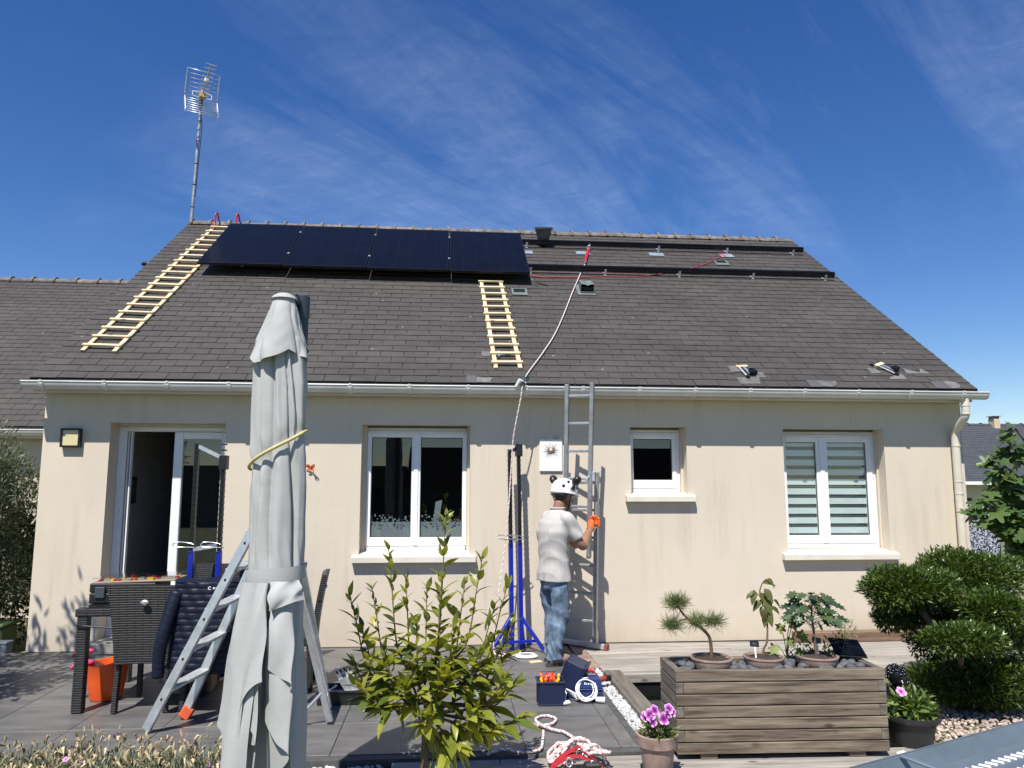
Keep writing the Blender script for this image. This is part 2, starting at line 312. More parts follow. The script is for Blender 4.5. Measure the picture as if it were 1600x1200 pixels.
# painted render of the house wall: fine horizontal drag, runs of dirt
def wallmat():
    m = M('cream_render', (0.595, 0.522, 0.413), 0.88, var=0.035, vs=1.3, bump=0.35, bs=160, bdist=0.003)
    t = m.node_tree; b = t.nodes['Principled BSDF']; L = t.links; tcn = N(t, 'ShaderNodeTexCoord')
    mp = N(t, 'ShaderNodeMapping'); mp.inputs['Scale'].default_value = (9, 9, 0.55); L.new(tcn.outputs['Object'], mp.inputs[0])
    nz = N(t, 'ShaderNodeTexNoise'); nz.inputs['Scale'].default_value = 1.0; nz.inputs['Detail'].default_value = 6; nz.inputs['Roughness'].default_value = 0.7; L.new(mp.outputs[0], nz.inputs['Vector'])
    mpb = N(t, 'ShaderNodeMapping'); mpb.inputs['Scale'].default_value = (0.7, 0.7, 0.9); L.new(tcn.outputs['Object'], mpb.inputs[0])
    nb = N(t, 'ShaderNodeTexNoise'); nb.inputs['Scale'].default_value = 1.0; nb.inputs['Detail'].default_value = 3; L.new(mpb.outputs[0], nb.inputs['Vector'])
    ra = ramp(t, nz.outputs[0], 0.50, 0.74); rb = ramp(t, nb.outputs[0], 0.42, 0.62)
    mu = N(t, 'ShaderNodeMath', operation='MULTIPLY'); L.new(ra.outputs[0], mu.inputs[0]); L.new(rb.outputs[0], mu.inputs[1])
    sep_ = N(t, 'ShaderNodeSeparateXYZ'); L.new(tcn.outputs['Object'], sep_.inputs[0])
    fz = N(t, 'ShaderNodeMapRange'); fz.inputs['From Min'].default_value = 0.0; fz.inputs['From Max'].default_value = 0.35; fz.inputs['To Min'].default_value = 0.6; fz.inputs['To Max'].default_value = 0.0; L.new(sep_.outputs['Z'], fz.inputs[0])
    ns = N(t, 'ShaderNodeTexNoise'); ns.inputs['Scale'].default_value = 4; ns.inputs['Detail'].default_value = 6; L.new(tcn.outputs['Object'], ns.inputs['Vector'])
    fs = N(t, 'ShaderNodeMath', operation='MULTIPLY'); L.new(fz.outputs[0], fs.inputs[0]); L.new(ns.outputs[0], fs.inputs[1])
    sm = N(t, 'ShaderNodeMath', operation='MULTIPLY_ADD'); sm.inputs[1].default_value = 0.46; L.new(mu.outputs[0], sm.inputs[0]); L.new(fs.outputs[0], sm.inputs[2])
    mxc = N(t, 'ShaderNodeMix', data_type='RGBA'); mxc.inputs[7].default_value = (0.36, 0.285, 0.20, 1); L.new(sm.outputs[0], mxc.inputs[0])
    L.new(b.inputs['Base Color'].links[0].from_socket, mxc.inputs[6]); L.new(mxc.outputs[2], b.inputs['Base Color'])
    # dragged horizontal texture
    mh = N(t, 'ShaderNodeMapping'); mh.inputs['Scale'].default_value = (18, 18, 130); L.new(tcn.outputs['Object'], mh.inputs[0])
    nh = N(t, 'ShaderNodeTexNoise'); nh.inputs['Scale'].default_value = 1; nh.inputs['Detail'].default_value = 3; L.new(mh.outputs[0], nh.inputs['Vector'])
    b2 = N(t, 'ShaderNodeBump'); b2.inputs['Strength'].default_value = 0.35; b2.inputs['Distance'].default_value = 0.004; L.new(nh.outputs[0], b2.inputs['Height'])
    L.new(b.inputs['Normal'].links[0].from_socket, b2.inputs['Normal']); L.new(b2.outputs[0], b.inputs['Normal'])
    return m
m_wall = wallmat()
m_sill = M('sill_stone', (0.63, 0.59, 0.50), 0.8, var=0.08, vs=5, bump=0.1, bs=80)

# ================================================================== SETTING: ground, patio, deck, pond
m_ground = M('garden_soil', (0.16, 0.13, 0.095), 0.95, var=0.4, vs=3, c2=(0.13, 0.16, 0.06), bump=0.6, bs=40, bdist=0.02)
def tilemat():
    m = M('slate_look_tile', (0.100, 0.098, 0.095), 0.45, var=0.16, vs=2.4, stretch=(1.0, 4.0, 1), c2=(0.125, 0.122, 0.118), bump=0.12, bs=26, rnd=0.05, detail=8)
    return m
m_tile = tilemat(); m_joint = M('tile_joint', (0.022, 0.022, 0.022), 0.9)
m_deck = woodmat('weathered_deck', (0.215, 0.19, 0.16), (0.32, 0.295, 0.26), axis=0)
m_sleeper = woodmat('dark_sleeper', (0.10, 0.085, 0.068), (0.165, 0.145, 0.12), axis=1)
m_brownsleeper = woodmat('brown_sleeper', (0.12, 0.072, 0.045), (0.17, 0.11, 0.07), axis=0)
m_gravel = M('white_gravel', (0.48, 0.48, 0.47), 0.8, var=0.12, vs=9, rnd=0.18)
m_pinkgravel = M('pink_gravel', (0.42, 0.33, 0.28), 0.85, var=0.2, vs=9, rnd=0.4)

b = MB()
# one sheet with the pond cut out
PX0, PX1, PY0, PY1 = 5.43, 6.95, -2.50, -1.28
xs = [-300, PX0, PX1, 300]; ys = [-300, PY0, PY1, 300]
for i in range(3):
    for j in range(3):
        if i == 1 and j == 1: continue
        b.quad((xs[i], ys[j], -0.07), (xs[i+1], ys[j], -0.07), (xs[i+1], ys[j+1], -0.07), (xs[i], ys[j+1], -0.07))
kind(b.build('ground', m_ground), 'structure')

patio = kind(MB().lohi((-2.90, -3.0, -0.066), (5.15, -0.002, -0.010)).build('patio', m_joint), 'structure')
tmesh = MB().box((0, 0, -0.010), (0.5805, 0.5955, 0.020)).mesh('tile', bev=0.0015); tmesh.materials.append(m_tile)
for i in range(-6, 8):
    x0 = 0.93+0.585*i
    if x0 > 5.15 or x0 < -2.9: continue
    wx = min(0.585, 5.15-x0)
    for j in range(5):
        o = inst('tile', tmesh, patio, (x0+wx/2, -0.6*j-0.3, random.uniform(-.0015, .0005)), scale=(wx/0.585, 1, 1))
kind(MB().lohi((3.08, -3.075, -0.066), (5.15, -3.002, -0.006)).build('edging_strip', M('edge_concrete', (0.075, 0.075, 0.073), 0.8, var=0.3, vs=20)), 'structure')
kind(MB().lohi((5.13, -2.98, -0.03), (5.175, -1.0, 0.004)).build('edging_strip', MATS['edge_concrete']), 'structure')

def planks(name, x0, x1, y0, y1, pitch, zt, seglen):
    base = kind(MB().lohi((x0, y0, zt-0.10), (x1, y1, zt-0.032)).build(name, m_joint), 'structure')
    y = y0; k = 0
    while y < y1-0.02:
        wy = min(pitch, y1-y)-0.006; xa = x0; off = random.uniform(0.3, 1)*seglen
        cuts = [x0]
        while off+x0 < x1-0.3: cuts.append(x0+off); off += seglen
        cuts.append(x1)
        for a, c in zip(cuts[:-1], cuts[1:]):
            MB().lohi((a+.002, y, -0.028), (c-.002, y+wy, 0)).build('plank', m_deck, base, bev=0.003).location.z = zt+random.uniform(-.002, .001)
        y += pitch; k += 1
    return base
planks('deck', 5.30, 10.0, -1.20, -0.012, 0.145, 0.0, 2.4)
planks('deck', 3.64, 7.12, -4.30, -3.08, 0.142, -0.02, 2.1)
# brick edging between paving and gravel under the ladder
eb = MB()
edge = kind(MB().lohi((5.17, -1.0, -0.06), (5.30, -0.012, -0.012)).build('edging_strip', m_joint), 'structure')
bm_ = MB().box((0, 0, 0), (0.122, 0.10, 0.03)).mesh('brick', bev=0.004); bm_.materials.append(M('edging_brick', (0.25, 0.17, 0.13), 0.85, var=0.25, vs=14, rnd=0.2))
for k in range(9): inst('brick', bm_, edge, (5.235, -0.95+0.11*k, -0.012))

# pond: black liner, still water, timber frame
pond = kind(MB().quad((PX0, PY0, -0.13), (PX1, PY0, -0.13), (PX1, PY1, -0.13), (PX0, PY1, -0.13)).build('pond_water', M('pond_water', (0.006, 0.008, 0.006), 0.03, var=0.1, spec=0.6)), 'structure')
pl = MB()
for lo, hi in [((PX0-.02, PY0-.02, -.5), (PX0, PY1+.02, -.03)), ((PX1, PY0-.02, -.5), (PX1+.02, PY1+.02, -.03)), ((PX0, PY1, -.5), (PX1, PY1+.02, -.03)), ((PX0, PY0-.02, -.5), (PX1, PY0, -.03))]: pl.lohi(lo, hi)
kind(pl.build('pond_liner', M('pond_liner', (0.012, 0.012, 0.013), 0.3)), 'structure')
pf = thing('pond_frame', 'weathered timber frame board running along the sunken pond', 'frame', (0, 0, 0))
MB().lohi((5.29, -2.98, -0.03), (5.432, -1.205, 0.025)).build('board', m_sleeper, pf, bev=0.004)
MB().lohi((5.434, -1.30, -0.06), (7.0, -1.205, 0.012)).build('board', m_deck, pf, bev=0.004)

# white gravel
def pebble(r=1, seed=0):
    rr = np.random.default_rng(seed); bm = bmesh.new(); bmesh.ops.create_icosphere(bm, subdivisions=1, radius=1)
    for v in bm.verts: v.co *= 1+rr.uniform(-.22, .22)
    vs = np.array([v.co[:] for v in bm.verts]); fs = [tuple(v.index for v in f.verts) for f in bm.faces]; bm.free(); return vs*np.array([1, .75, .6])*r, fs
PEB = [pebble(1, s) for s in range(6)]
def gravel(name, x0, x1, y0, y1, z, n, r, mat, layers=2):
    mb = MB()
    for i in range(n):
        v, f = PEB[i % 6]; s = r*random.uniform(.6, 1.25); R = Euler((random.uniform(-.7, .7), random.uniform(-.7, .7), random.uniform(0, 6.28))).to_matrix()
        mb.add((v*s) @ np.array(R).T+np.array((random.uniform(x0, x1), random.uniform(y0, y1), z+random.uniform(-.5, .6)*r)), f)
    o = mb.build(name, mat, fix=False); return o
o = gravel('white_gravel', 5.18, 5.288, -2.96, -1.01, -0.022, 900, 0.017, m_gravel); kind(o, 'stuff'); tag(o, 'white gravel strip between grey paving and pond timber', 'gravel')
o = gravel('white_gravel', 2.70, 3.60, -3.95, -3.09, -0.045, 2000, 0.018, m_gravel); kind(o, 'stuff'); tag(o, 'white gravel bed at the foot of the grey parasol', 'gravel')
o = gravel('pink_gravel', 7.14, 8.3, -3.7, -2.2, -0.045, 2600, 0.016, m_pinkgravel); kind(o, 'stuff'); tag(o, 'pinkish gravel under the clipped shrub', 'gravel')

# timber sleeper along the wall foot, right
sl = thing('timber_sleeper', 'brown timber sleeper lying along the foot of the house wall', 'sleeper', (7.48, -0.10, 0))
MB().lohi((0, -0.06, 0.003), (1.75, 0.06, 0.10)).build('beam', m_brownsleeper, sl, bev=0.006)

# ================================================================== HOUSE
EY, EZ, RY, RZ = -.31, 2.5526, 3.8176, 5.5414
ANG = math.atan2(RZ-EZ, RY-EY); RL = math.hypot(RY-EY, RZ-EZ)
W = 9.519
def on_roof(x, s, off=0):
    return (x, EY+s*math.cos(ANG)-off*math.sin(ANG), EZ+s*math.sin(ANG)+off*math.cos(ANG))

house = thing('house', 'single-storey cream rendered house with dark slate gable roof', 'house', (0, 0, 0))
OPEN = [(0.627, 1.741, 0.10, 2.188), (3.078, 4.182, 0.89, 2.188), (5.848, 6.452, 1.485, 2.188), (7.497, 8.625, 0.886, 2.180)]
# front wall with real openings and reveals
wb = MB(); HT = 2.60; TH = 0.30
xs = sorted({0, W, *[o[0] for o in OPEN], *[o[1] for o in OPEN]}); zs = sorted({-0.06, HT, *[o[2] for o in OPEN], *[o[3] for o in OPEN]})
def inside(x, z): return any(o[0] < x < o[1] and o[2] < z < o[3] for o in OPEN)
for i in range(len(xs)-1):
    for j in range(len(zs)-1):
        if not inside((xs[i]+xs[i+1])/2, (zs[j]+zs[j+1])/2):
            wb.quad((xs[i], 0, zs[j]), (xs[i+1], 0, zs[j]), (xs[i+1], 0, zs[j+1]), (xs[i], 0, zs[j+1]))
            wb.quad((xs[i], TH, zs[j]), (xs[i], TH, zs[j+1]), (xs[i+1], TH, zs[j+1]), (xs[i+1], TH, zs[j]))
for x0, x1, z0, z1 in OPEN:
    wb.quad((x0, 0, z0), (x0, 0, z1), (x0, TH, z1), (x0, TH, z0)); wb.quad((x1, 0, z0), (x1, TH, z0), (x1, TH, z1), (x1, 0, z1))
    wb.quad((x0, 0, z1), (x1, 0, z1), (x1, TH, z1), (x0, TH, z1)); wb.quad((x0, 0, z0), (x0, TH, z0), (x1, TH, z0), (x1, 0, z0))
BY = 2*RY-EY-0.31
for x in (0, W):   # gable walls
    wb.add([(x, 0, -.06), (x, BY, -.06), (x, BY, HT), (x, RY, RZ-0.10), (x, 0, HT)], [(0, 1, 2, 3, 4)])
wb.quad((0, BY, -.06), (W, BY, -.06), (W, BY, HT), (0, BY, HT))
wb.build('wall', m_wall, house, merge=True, fix=False)
# thin render edge beads round the openings (lighter line in the photo)
m_bead = M('render_bead', (0.60, 0.53, 0.42), 0.8, var=0.04)
for x0, x1, z0, z1 in OPEN:
    t = MB()
    for lo, hi in [((x0-.004, -.003, z0), (x0+.003, .004, z1)), ((x1-.003, -.003, z0), (x1+.004, .004, z1)), ((x0+.003, -.003, z1-.003), (x1-.003, .004, z1+.004))]: t.lohi(lo, hi)
    t.build('corner_bead', m_bead, house)
# inside: ceiling, floor, partitions
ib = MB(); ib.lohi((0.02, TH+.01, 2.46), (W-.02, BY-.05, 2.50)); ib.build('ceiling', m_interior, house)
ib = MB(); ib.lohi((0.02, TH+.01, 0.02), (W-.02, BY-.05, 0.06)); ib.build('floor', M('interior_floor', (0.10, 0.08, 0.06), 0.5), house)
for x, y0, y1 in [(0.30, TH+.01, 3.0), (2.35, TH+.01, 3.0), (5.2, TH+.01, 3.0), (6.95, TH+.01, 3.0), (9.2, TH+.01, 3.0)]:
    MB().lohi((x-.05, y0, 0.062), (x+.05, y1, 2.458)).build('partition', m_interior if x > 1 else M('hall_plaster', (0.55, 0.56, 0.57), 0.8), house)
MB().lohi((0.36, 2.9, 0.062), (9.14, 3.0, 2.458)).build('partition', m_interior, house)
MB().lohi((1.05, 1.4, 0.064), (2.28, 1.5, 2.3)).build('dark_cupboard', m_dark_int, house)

# fascia, soffit, gutter, brackets, downpipe
MB().lohi((-0.03, -0.185, 2.462), (W+.012, -0.155, 2.64)).build('fascia', m_gutter, house, bev=0.002)
MB().lohi((-0.03, -0.153, 2.472), (W+.012, -0.002, 2.482)).build('soffit', m_gutter, house)
g = MB(); prof = []
for k in range(13):
    a = PI+PI*k/12; prof.append((-0.255+0.064*math.cos(a), 2.548+0.070*math.sin(a)))
inner = [(-0.255+0.059*math.cos(PI+PI*k/12), 2.548+0.065*math.sin(PI+PI*k/12)) for k in range(12, -1, -1)]
g.extrude(prof+inner, 'x', -0.085, 9.635)
g.tube([(-0.085, -0.320, 2.550), (9.635, -0.320, 2.550)], 0.0075, 8)
for x in (-0.085, 9.63): g.extrude(prof, 'x', x, x+0.005)
gut = g.build('gutter', m_gutter, house, smooth=35)
bk = MB()
pr2 = [(-0.255+0.075*math.cos(PI+PI*k/10), 2.548+0.077*math.sin(PI+PI*k/10)) for k in range(11)]; pi2 = [(-0.255+0.0655*math.cos(PI+PI*k/10), 2.548+0.0715*math.sin(PI+PI*k/10)) for k in range(10, -1, -1)]
bk.extrude(pr2+pi2, 'x', -0.018, 0.018); bk.box((0, -0.328, 2.556), (0.026, 0.014, 0.014)); bk.lohi((-.012, -.19, 2.475), (.012, -.186, 2.53))
bkm = bk.mesh('bracket'); bkm.materials.append(m_gutter)
for k in range(17): inst('bracket', bkm, gut, (0.10+0.578*k, 0, 0))
dp = MB(); path = smooth_path([(9.395, -0.255, 2.49), (9.395, -0.255, 2.36), (9.394, -0.235, 2.29), (9.393, -0.14, 2.21), (9.392, -0.075, 2.15), (9.392, -0.062, 2.06), (9.392, -0.062, 1.9)], 5)
dp.tube(path+[(9.392, -0.062, 0.0)], 0.041, 16)
dpo = dp.build('downpipe', m_pvc, house, smooth=40)
for z in (2.415, 2.33, 2.0, 1.62, 1.49, 0.6):
    y = -0.255 if z > 2.3 else -0.062
    c = MB(); c.cyl((9.395, y, z-.008), (9.395, y, z+.008), 0.046, None, 16)
    if z < 2.2: c.lohi((9.38, y+.03, z-.008), (9.41, -.001, z+.008))
    c.build('pipe_collar', m_pvc, dpo, smooth=40)

# roof: underlay sheet + slates
ROOF_X0, ROOF_X1 = -0.03, 9.535
rb = MB(); rb.add([(ROOF_X0, 0.03, -0.03), (ROOF_X1, 0.03, -0.03), (ROOF_X1, RL, -0.03), (ROOF_X0, RL, -0.03), (ROOF_X0, 0.03, -0.008), (ROOF_X1, 0.03, -0.008), (ROOF_X1, RL, -0.008), (ROOF_X0, RL, -0.008)],
          [(0, 3, 2, 1), (4, 5, 6, 7), (0, 1, 5, 4), (1, 2, 6, 5), (2, 3, 7, 6), (3, 0, 4, 7)])
roof = rb.build('roof', m_underlay, house); roof.location = (0, EY, EZ); roof.rotation_euler = (ANG, 0, 0)
HOLES = [(7.05, 7.20, 0.37, 0.53), (8.64, 8.85, 0.42, 0.66)]
SW, EXP = 0.2505, 0.1372
def slate_mesh(w, l):
    return MB().add([(-w/2, -l/2, 0.0045), (w/2, -l/2, 0.0045), (w/2, l/2, -0.0035), (-w/2, l/2, -0.0035), (-w/2, -l/2, 0.0135), (w/2, -l/2, 0.0135), (w/2, l/2, 0.0035), (-w/2, l/2, 0.0035)],
                    [(0, 3, 2, 1), (4, 5, 6, 7), (0, 1, 5, 4), (1, 2, 6, 5), (2, 3, 7, 6), (3, 0, 4, 7)])
def lay_slates(parent, x0, x1, s1, mat, nobj, holes=(), s0=0.05, order=None):
    sl_me = slate_mesh(SW-0.006, EXP+0.075).mesh('slate'); sl_me.materials.append(mat)
    cells = []; k = 0
    while s0+EXP*k < s1-0.03:
        sb = s0+EXP*k; off = (k % 2)*SW/2+random.uniform(-.004, .004); x = x0-SW+off
        while x < x1:
            a, c = max(x, x0), min(x+SW, x1); x += SW
            if c-a < 0.03: continue
            l = min(EXP+0.075, s1-sb)
            mx_, my_ = (a+c)/2, sb+EXP/2
            if any(h[0]-.02 < mx_ < h[1]+.02 and h[2] < my_ < h[3] for h in holes): continue
            cells.append((a, c, sb, l))
        k += 1
    vis = [c for c in cells if order is None or order(c)]
    chosen = set(id(c) for c in vis[:nobj]); big = MB()
    for c in cells:
        a, cc, sb, l = c; ctr = ((a+cc)/2, sb+l/2+random.uniform(-.003, .003), random.uniform(-.0008, .0012)); rz = random.uniform(-.006, .006)
        if id(c) in chosen: inst('slate', sl_me, parent, ctr, (random.uniform(-.006, .006), random.uniform(-.006, .006), rz), ((cc-a)/SW, l/(EXP+.075), 1))
        else:
            m_ = slate_mesh(cc-a-.006, l); v = m_.v[0] @ (rotx(random.uniform(-.006, .006)) @ rotz(rz)).T; big.add(v+np.array(ctr), m_.f)
    o = big.build('slates', mat, parent, fix=False); kind(o, 'stuff'); return o
lay_slates(roof, ROOF_X0, ROOF_X1, RL-0.02, m_slate, 300, HOLES)
# back slope
bk2 = MB().quad((ROOF_X0, RY+.02, RZ-.01), (ROOF_X1, RY+.02, RZ-.01), (ROOF_X1, BY+.31, EZ-.01), (ROOF_X0, BY+.31, EZ-.01)).build('back_slope', m_slate, house)
# verges
for x in (ROOF_X0-.006, ROOF_X1-.012):
    v = MB().lohi((x, 0.05, -0.075), (x+.018, RL-.03, -0.002)); vo = v.build('verge_board', m_slate, roof)
# ridge tiles
def ridge(parent, x0, x1, y, z, n, R=0.098, mat=m_ridge):
    L_ = (x1-x0)/n; t = MB(); arc = [(R*math.cos(PI*k/10), 0.82*R*math.sin(PI*k/10)) for k in range(11)]; ar2 = [(0.86*a, 0.86*c) for a, c in arc[::-1]]
    t.extrude(arc+ar2, 'x', 0, L_*0.995)
    arc3 = [(1.22*R*math.cos(PI*k/10), 1.34*0.82*R*math.sin(PI*k/10)) for k in range(11)]; t.extrude(arc3+[(1.001*a, 1.001*c) for a, c in arc[::-1]], 'x', -0.018, 0.022)
    me = t.mesh('ridge_tile'); me.materials.append(mat)
    for k in range(n): inst('ridge_tile', me, parent, (x0+L_*k, y+random.uniform(-.004, .004), z+random.uniform(-.004, .004)), (random.uniform(-.02, .02), random.uniform(-.008, .008), random.uniform(-.008, .008)))
ridge(house, ROOF_X0+.05, ROOF_X1-.02, RY, RZ-0.045, 34)
mo = MB(); mo.lohi((ROOF_X0+.03, RY-.075, RZ-.07), (ROOF_X1-.03, RY+.075, RZ-.03)); mo.build('ridge_mortar', m_mortar, house)

# places where slates were taken out: fresh slate, hook plates
PATCH = dict(A=[(6.951, 0.497), (7.051, 0.5), (7.063, 0.366), (6.949, 0.363)], B=[(6.961, 0.233), (7.214, 0.24), (7.176, 0.098), (6.962, 0.092)], C=[(7.214, 0.356), (7.293, 0.358), (7.292, 0.242), (7.186, 0.239)],
             D=[(8.522, 0.5), (8.619, 0.488), (8.645, 0.383), (8.52, 0.364)], E=[(8.679, 0.28), (8.86, 0.374), (8.86, 0.242), (8.67, 0.236)], F=[(8.949, 0.498), (9.09, 0.40), (9.146, 0.504), (9.196, 0.384), (8.919, 0.376)],
             G=[(7.814, 0.185), (8.03, 0.177), (8.0, 0.10), (7.95, 0.055), (7.81, 0.055)], H=[(9.247, 0.223), (9.372, 0.185), (9.38, 0.11), (9.33, 0.055), (9.20, 0.055)], I=[(4.235, 0.171), (4.396, 0.150), (4.37, 0.09), (4.376, 0.055), (4.23, 0.055)], J=[(4.301, 0.763), (4.384, 0.766), (4.393, 0.657), (4.303, 0.623)])
for k, P in PATCH.items():
    t = MB(); n = len(P); z0, z1 = 0.0125, 0.0165
    t.add([(x, s, z0) for x, s in P]+[(x, s, z1) for x, s in P], [tuple(range(n)), tuple(range(2*n-1, n-1, -1))]+[(i, (i+1) % n, n+(i+1) % n, n+i) for i in range(n)])
    t.build('bare_slate', m_slate_fresh, roof)
for P in ([(7.045, 0.516), (7.187, 0.52), (7.168, 0.384), (7.057, 0.411)], [(8.639, 0.66), (8.847, 0.557), (8.833, 0.434), (8.648, 0.474)]):
    MB().add([(x, s_, .0170) for x, s_ in P], [(0, 1, 2, 3)]).build('dark_gap_plate', m_underlay, roof)  # dark plate over the slates paints in the darkness of an opening
# slates that were cut square beside the gutter patches
for x, wd in ((7.70, .11), (9.08, .16), (4.13, .10)):
    MB().lohi((x, 0.045, 0.0126), (x+wd, 0.19, 0.018)).build('new_slate', M('new_slate', (0.085, 0.084, 0.082), 0.55, var=0.1), roof)

# ------------------------------------------------------------------ windows and door
def sash(win, x0, x1, z0, z1, y, st=0.062, bot=0.085, film=False, handle=None):
    s = MB()
    s.lohi((x0, y, z0), (x0+st, y+.055, z1)); s.lohi((x1-st, y, z0), (x1, y+.055, z1))
    s.lohi((x0+st, y, z0), (x1-st, y+.055, z0+bot)); s.lohi((x0+st, y, z1-st), (x1-st, y+.055, z1))
    s.build('sash', m_white, win, bev=0.004)
    gk = MB(); a, c, d, e = x0+st, x1-st, z0+bot, z1-st
    for lo, hi in [((a, y+.018, d), (a+.006, y+.024, e)), ((c-.006, y+.018, d), (c, y+.024, e)), ((a+.006, y+.018, d), (c-.006, y+.024, d+.006)), ((a+.006, y+.018, e-.006), (c-.006, y+.024, e))]: gk.lohi(lo, hi)
    gk.build('gasket', m_black, win)
    MB().lohi((a-.002, y+.028, d-.002), (c+.002, y+.034, e+.002)).build('pane', m_glass, win)
    return a, c, d, e
def window(x0, x1, z0, z1, zb, y, splits, side=0.012, il=.045, ir=.03, st=.045, sr=None):
    sr = side if sr is None else sr
    """z0 sill top, zb frame foot"""
    ox0, ox1 = x0, x1; x0, x1 = x0+il, x1-ir; f = MB(); top = z1-0.055
    f.lohi((x0+.001, y, zb), (x0+side, y+.075, top)); f.lohi((x1-sr, y, zb), (x1-.001, y+.075, top)); f.lohi((x0+side, y, zb), (x1-sr, y+.075, zb+.045)); f.lohi((x0+side, y, top-.04), (x1-sr, y+.075, top))
    win = f.build('window', m_white, house, bev=0.003)
    sb = MB(); sb.lohi((x0+.001, y-.01, top+.002), (x1-.001, y+.10, top+.030)); sb.build('shutter_slat', m_gutter, win, bev=0.004)
    sb = MB(); sb.lohi((x0+.001, y+.012, top+.032), (x1-.001, y+.12, z1-.001)); sb.build('shutter_slot', m_grey, win)
    for a_, c_ in ((ox0+.0005, x0-.0005), (x1+.0005, ox1-.0005)): MB().lohi((a_, y-.03, z0+.001), (c_, y+.10, z1-.0005)).build('rebate', m_wall, win)
    x0, x1 = ox0, ox1
    sl = MB(); sl.add([(x0-.062, -.075, z0-.078), (x1+.062, -.075, z0-.078), (x1+.062, -.002, z0-.078), (x0-.062, -.002, z0-.078), (x0-.062, -.075, z0-.018), (x1+.062, -.075, z0-.018), (x1+.062, -.002, z0), (x0-.062, -.002, z0)],
                      [(0, 3, 2, 1), (4, 5, 6, 7), (0, 1, 5, 4), (1, 2, 6, 5), (2, 3, 7, 6), (3, 0, 4, 7)])
    sl.build('sill', m_sill, win, bev=0.004)
    MB().add([(x0+.001, -.001, z0), (x1-.001, -.001, z0), (x1-.001, y+.07, z0+.03), (x0+.001, y+.07, z0+.03)], [(0, 1, 2, 3)]).build('inner_sill', m_sill, win)
    x0, x1 = ox0+il, ox1-ir
    MB().lohi((x0+side, y-.018, zb-.02), (x1-side, y+.01, zb+.018)).build('drip_rail', m_white, win, bev=0.004)
    a = x0+side-.012; panes = []
    edges = [a]+list(splits)+[x1-sr+.012]
    for e0, e1 in zip(edges[:-1], edges[1:]): panes.append(sash(win, e0+.001, e1-.001, zb+.03, top-.022, y-.012, st))
    return win, panes
w2, p2_ = window(3.078, 4.182, 0.89, 2.188, 0.93, 0.17, [3.627])
w3, p3_ = window(5.848, 6.452, 1.485, 2.188, 1.515, 0.17, [], il=.025, ir=.028, st=.045, sr=.05)
w4, p4_ = window(7.497, 8.625, 0.886, 2.180, 0.93, 0.17, [8.0], il=.04, ir=.018, st=.062, sr=.05)
MB().lohi((3.605, 0.148, 0.965), (3.65, 0.1575, 2.10)).build('meeting_stile', m_white, w2, bev=0.003)
MB().lohi((7.975, 0.148, 0.965), (8.025, 0.1575, 2.09)).build('meeting_stile', m_white, w4, bev=0.003)
# frosted film with dots, w2
m_film = M('frosted_film', (0.20, 0.225, 0.235), 0.7, var=0.04)
for a, c, d, e in p2_:
    fm = MB(); zt = d+0.155; y = 0.196
    n = 40; P = [[(a+(c-a)*i/n, y, d) for i in range(n+1)], [(a+(c-a)*i/n, y, zt+0.008*math.sin(i*1.9)*math.cos(i*.7)) for i in range(n+1)]]
    fm.grid(P); fm.build('film', m_film, w2)
    dots = MB(); hol = MB()
    for k in range(34):
        r = random.uniform(.004, .011); x = random.uniform(a+.012, c-.012); z = zt+abs(random.gauss(0.012, .028))+.006
        dots.add([(x+r*math.cos(t*PI/6), y, z+r*math.sin(t*PI/6)) for t in range(12)], [tuple(range(12))])
    for k in range(26):
        r = random.uniform(.004, .010); x = random.uniform(a+.012, c-.012); z = zt-abs(random.gauss(0.012, .03))-.014
        if z > d+.015: hol.add([(x+r*math.cos(t*PI/6), y-.001, z+r*math.sin(t*PI/6)) for t in range(12)], [tuple(range(12))])
    dots.build('film_dots', m_film, w2); hol.build('film_holes', m_dark_int, w2)
# slanted white card seen behind the right pane
MB().add([(3.80, .32, 1.13), (3.86, .32, 1.13), (3.90, .33, 1.42), (3.83, .33, 1.40)], [(0, 1, 2, 3)]).build('card', m_film, w2)
# day-night blind, w4
m_blind = M('blind_fabric', (0.78, 0.83, 0.81), 0.8, var=0.05)
m_sheer = M('blind_sheer', (0.075, 0.095, 0.09), 0.8, var=0.1)
for a, c, d, e in p4_:
    MB().lohi((a-.02, .220, d-.01), (c+.02, .222, e+.02)).build('blind_sheer', m_sheer, w4)
    z = d+.02
    while z < e:
        hh = min(.064, e+.01-z); MB().lohi((a-.02, .212, z), (c+.02, .216, z+hh)).build('blind_slat', m_blind, w4); z += .1035
    MB().lohi((a-.02, .206, d+.004), (c+.02, .211, d+.016)).build('blind_rail', m_grey, w4)
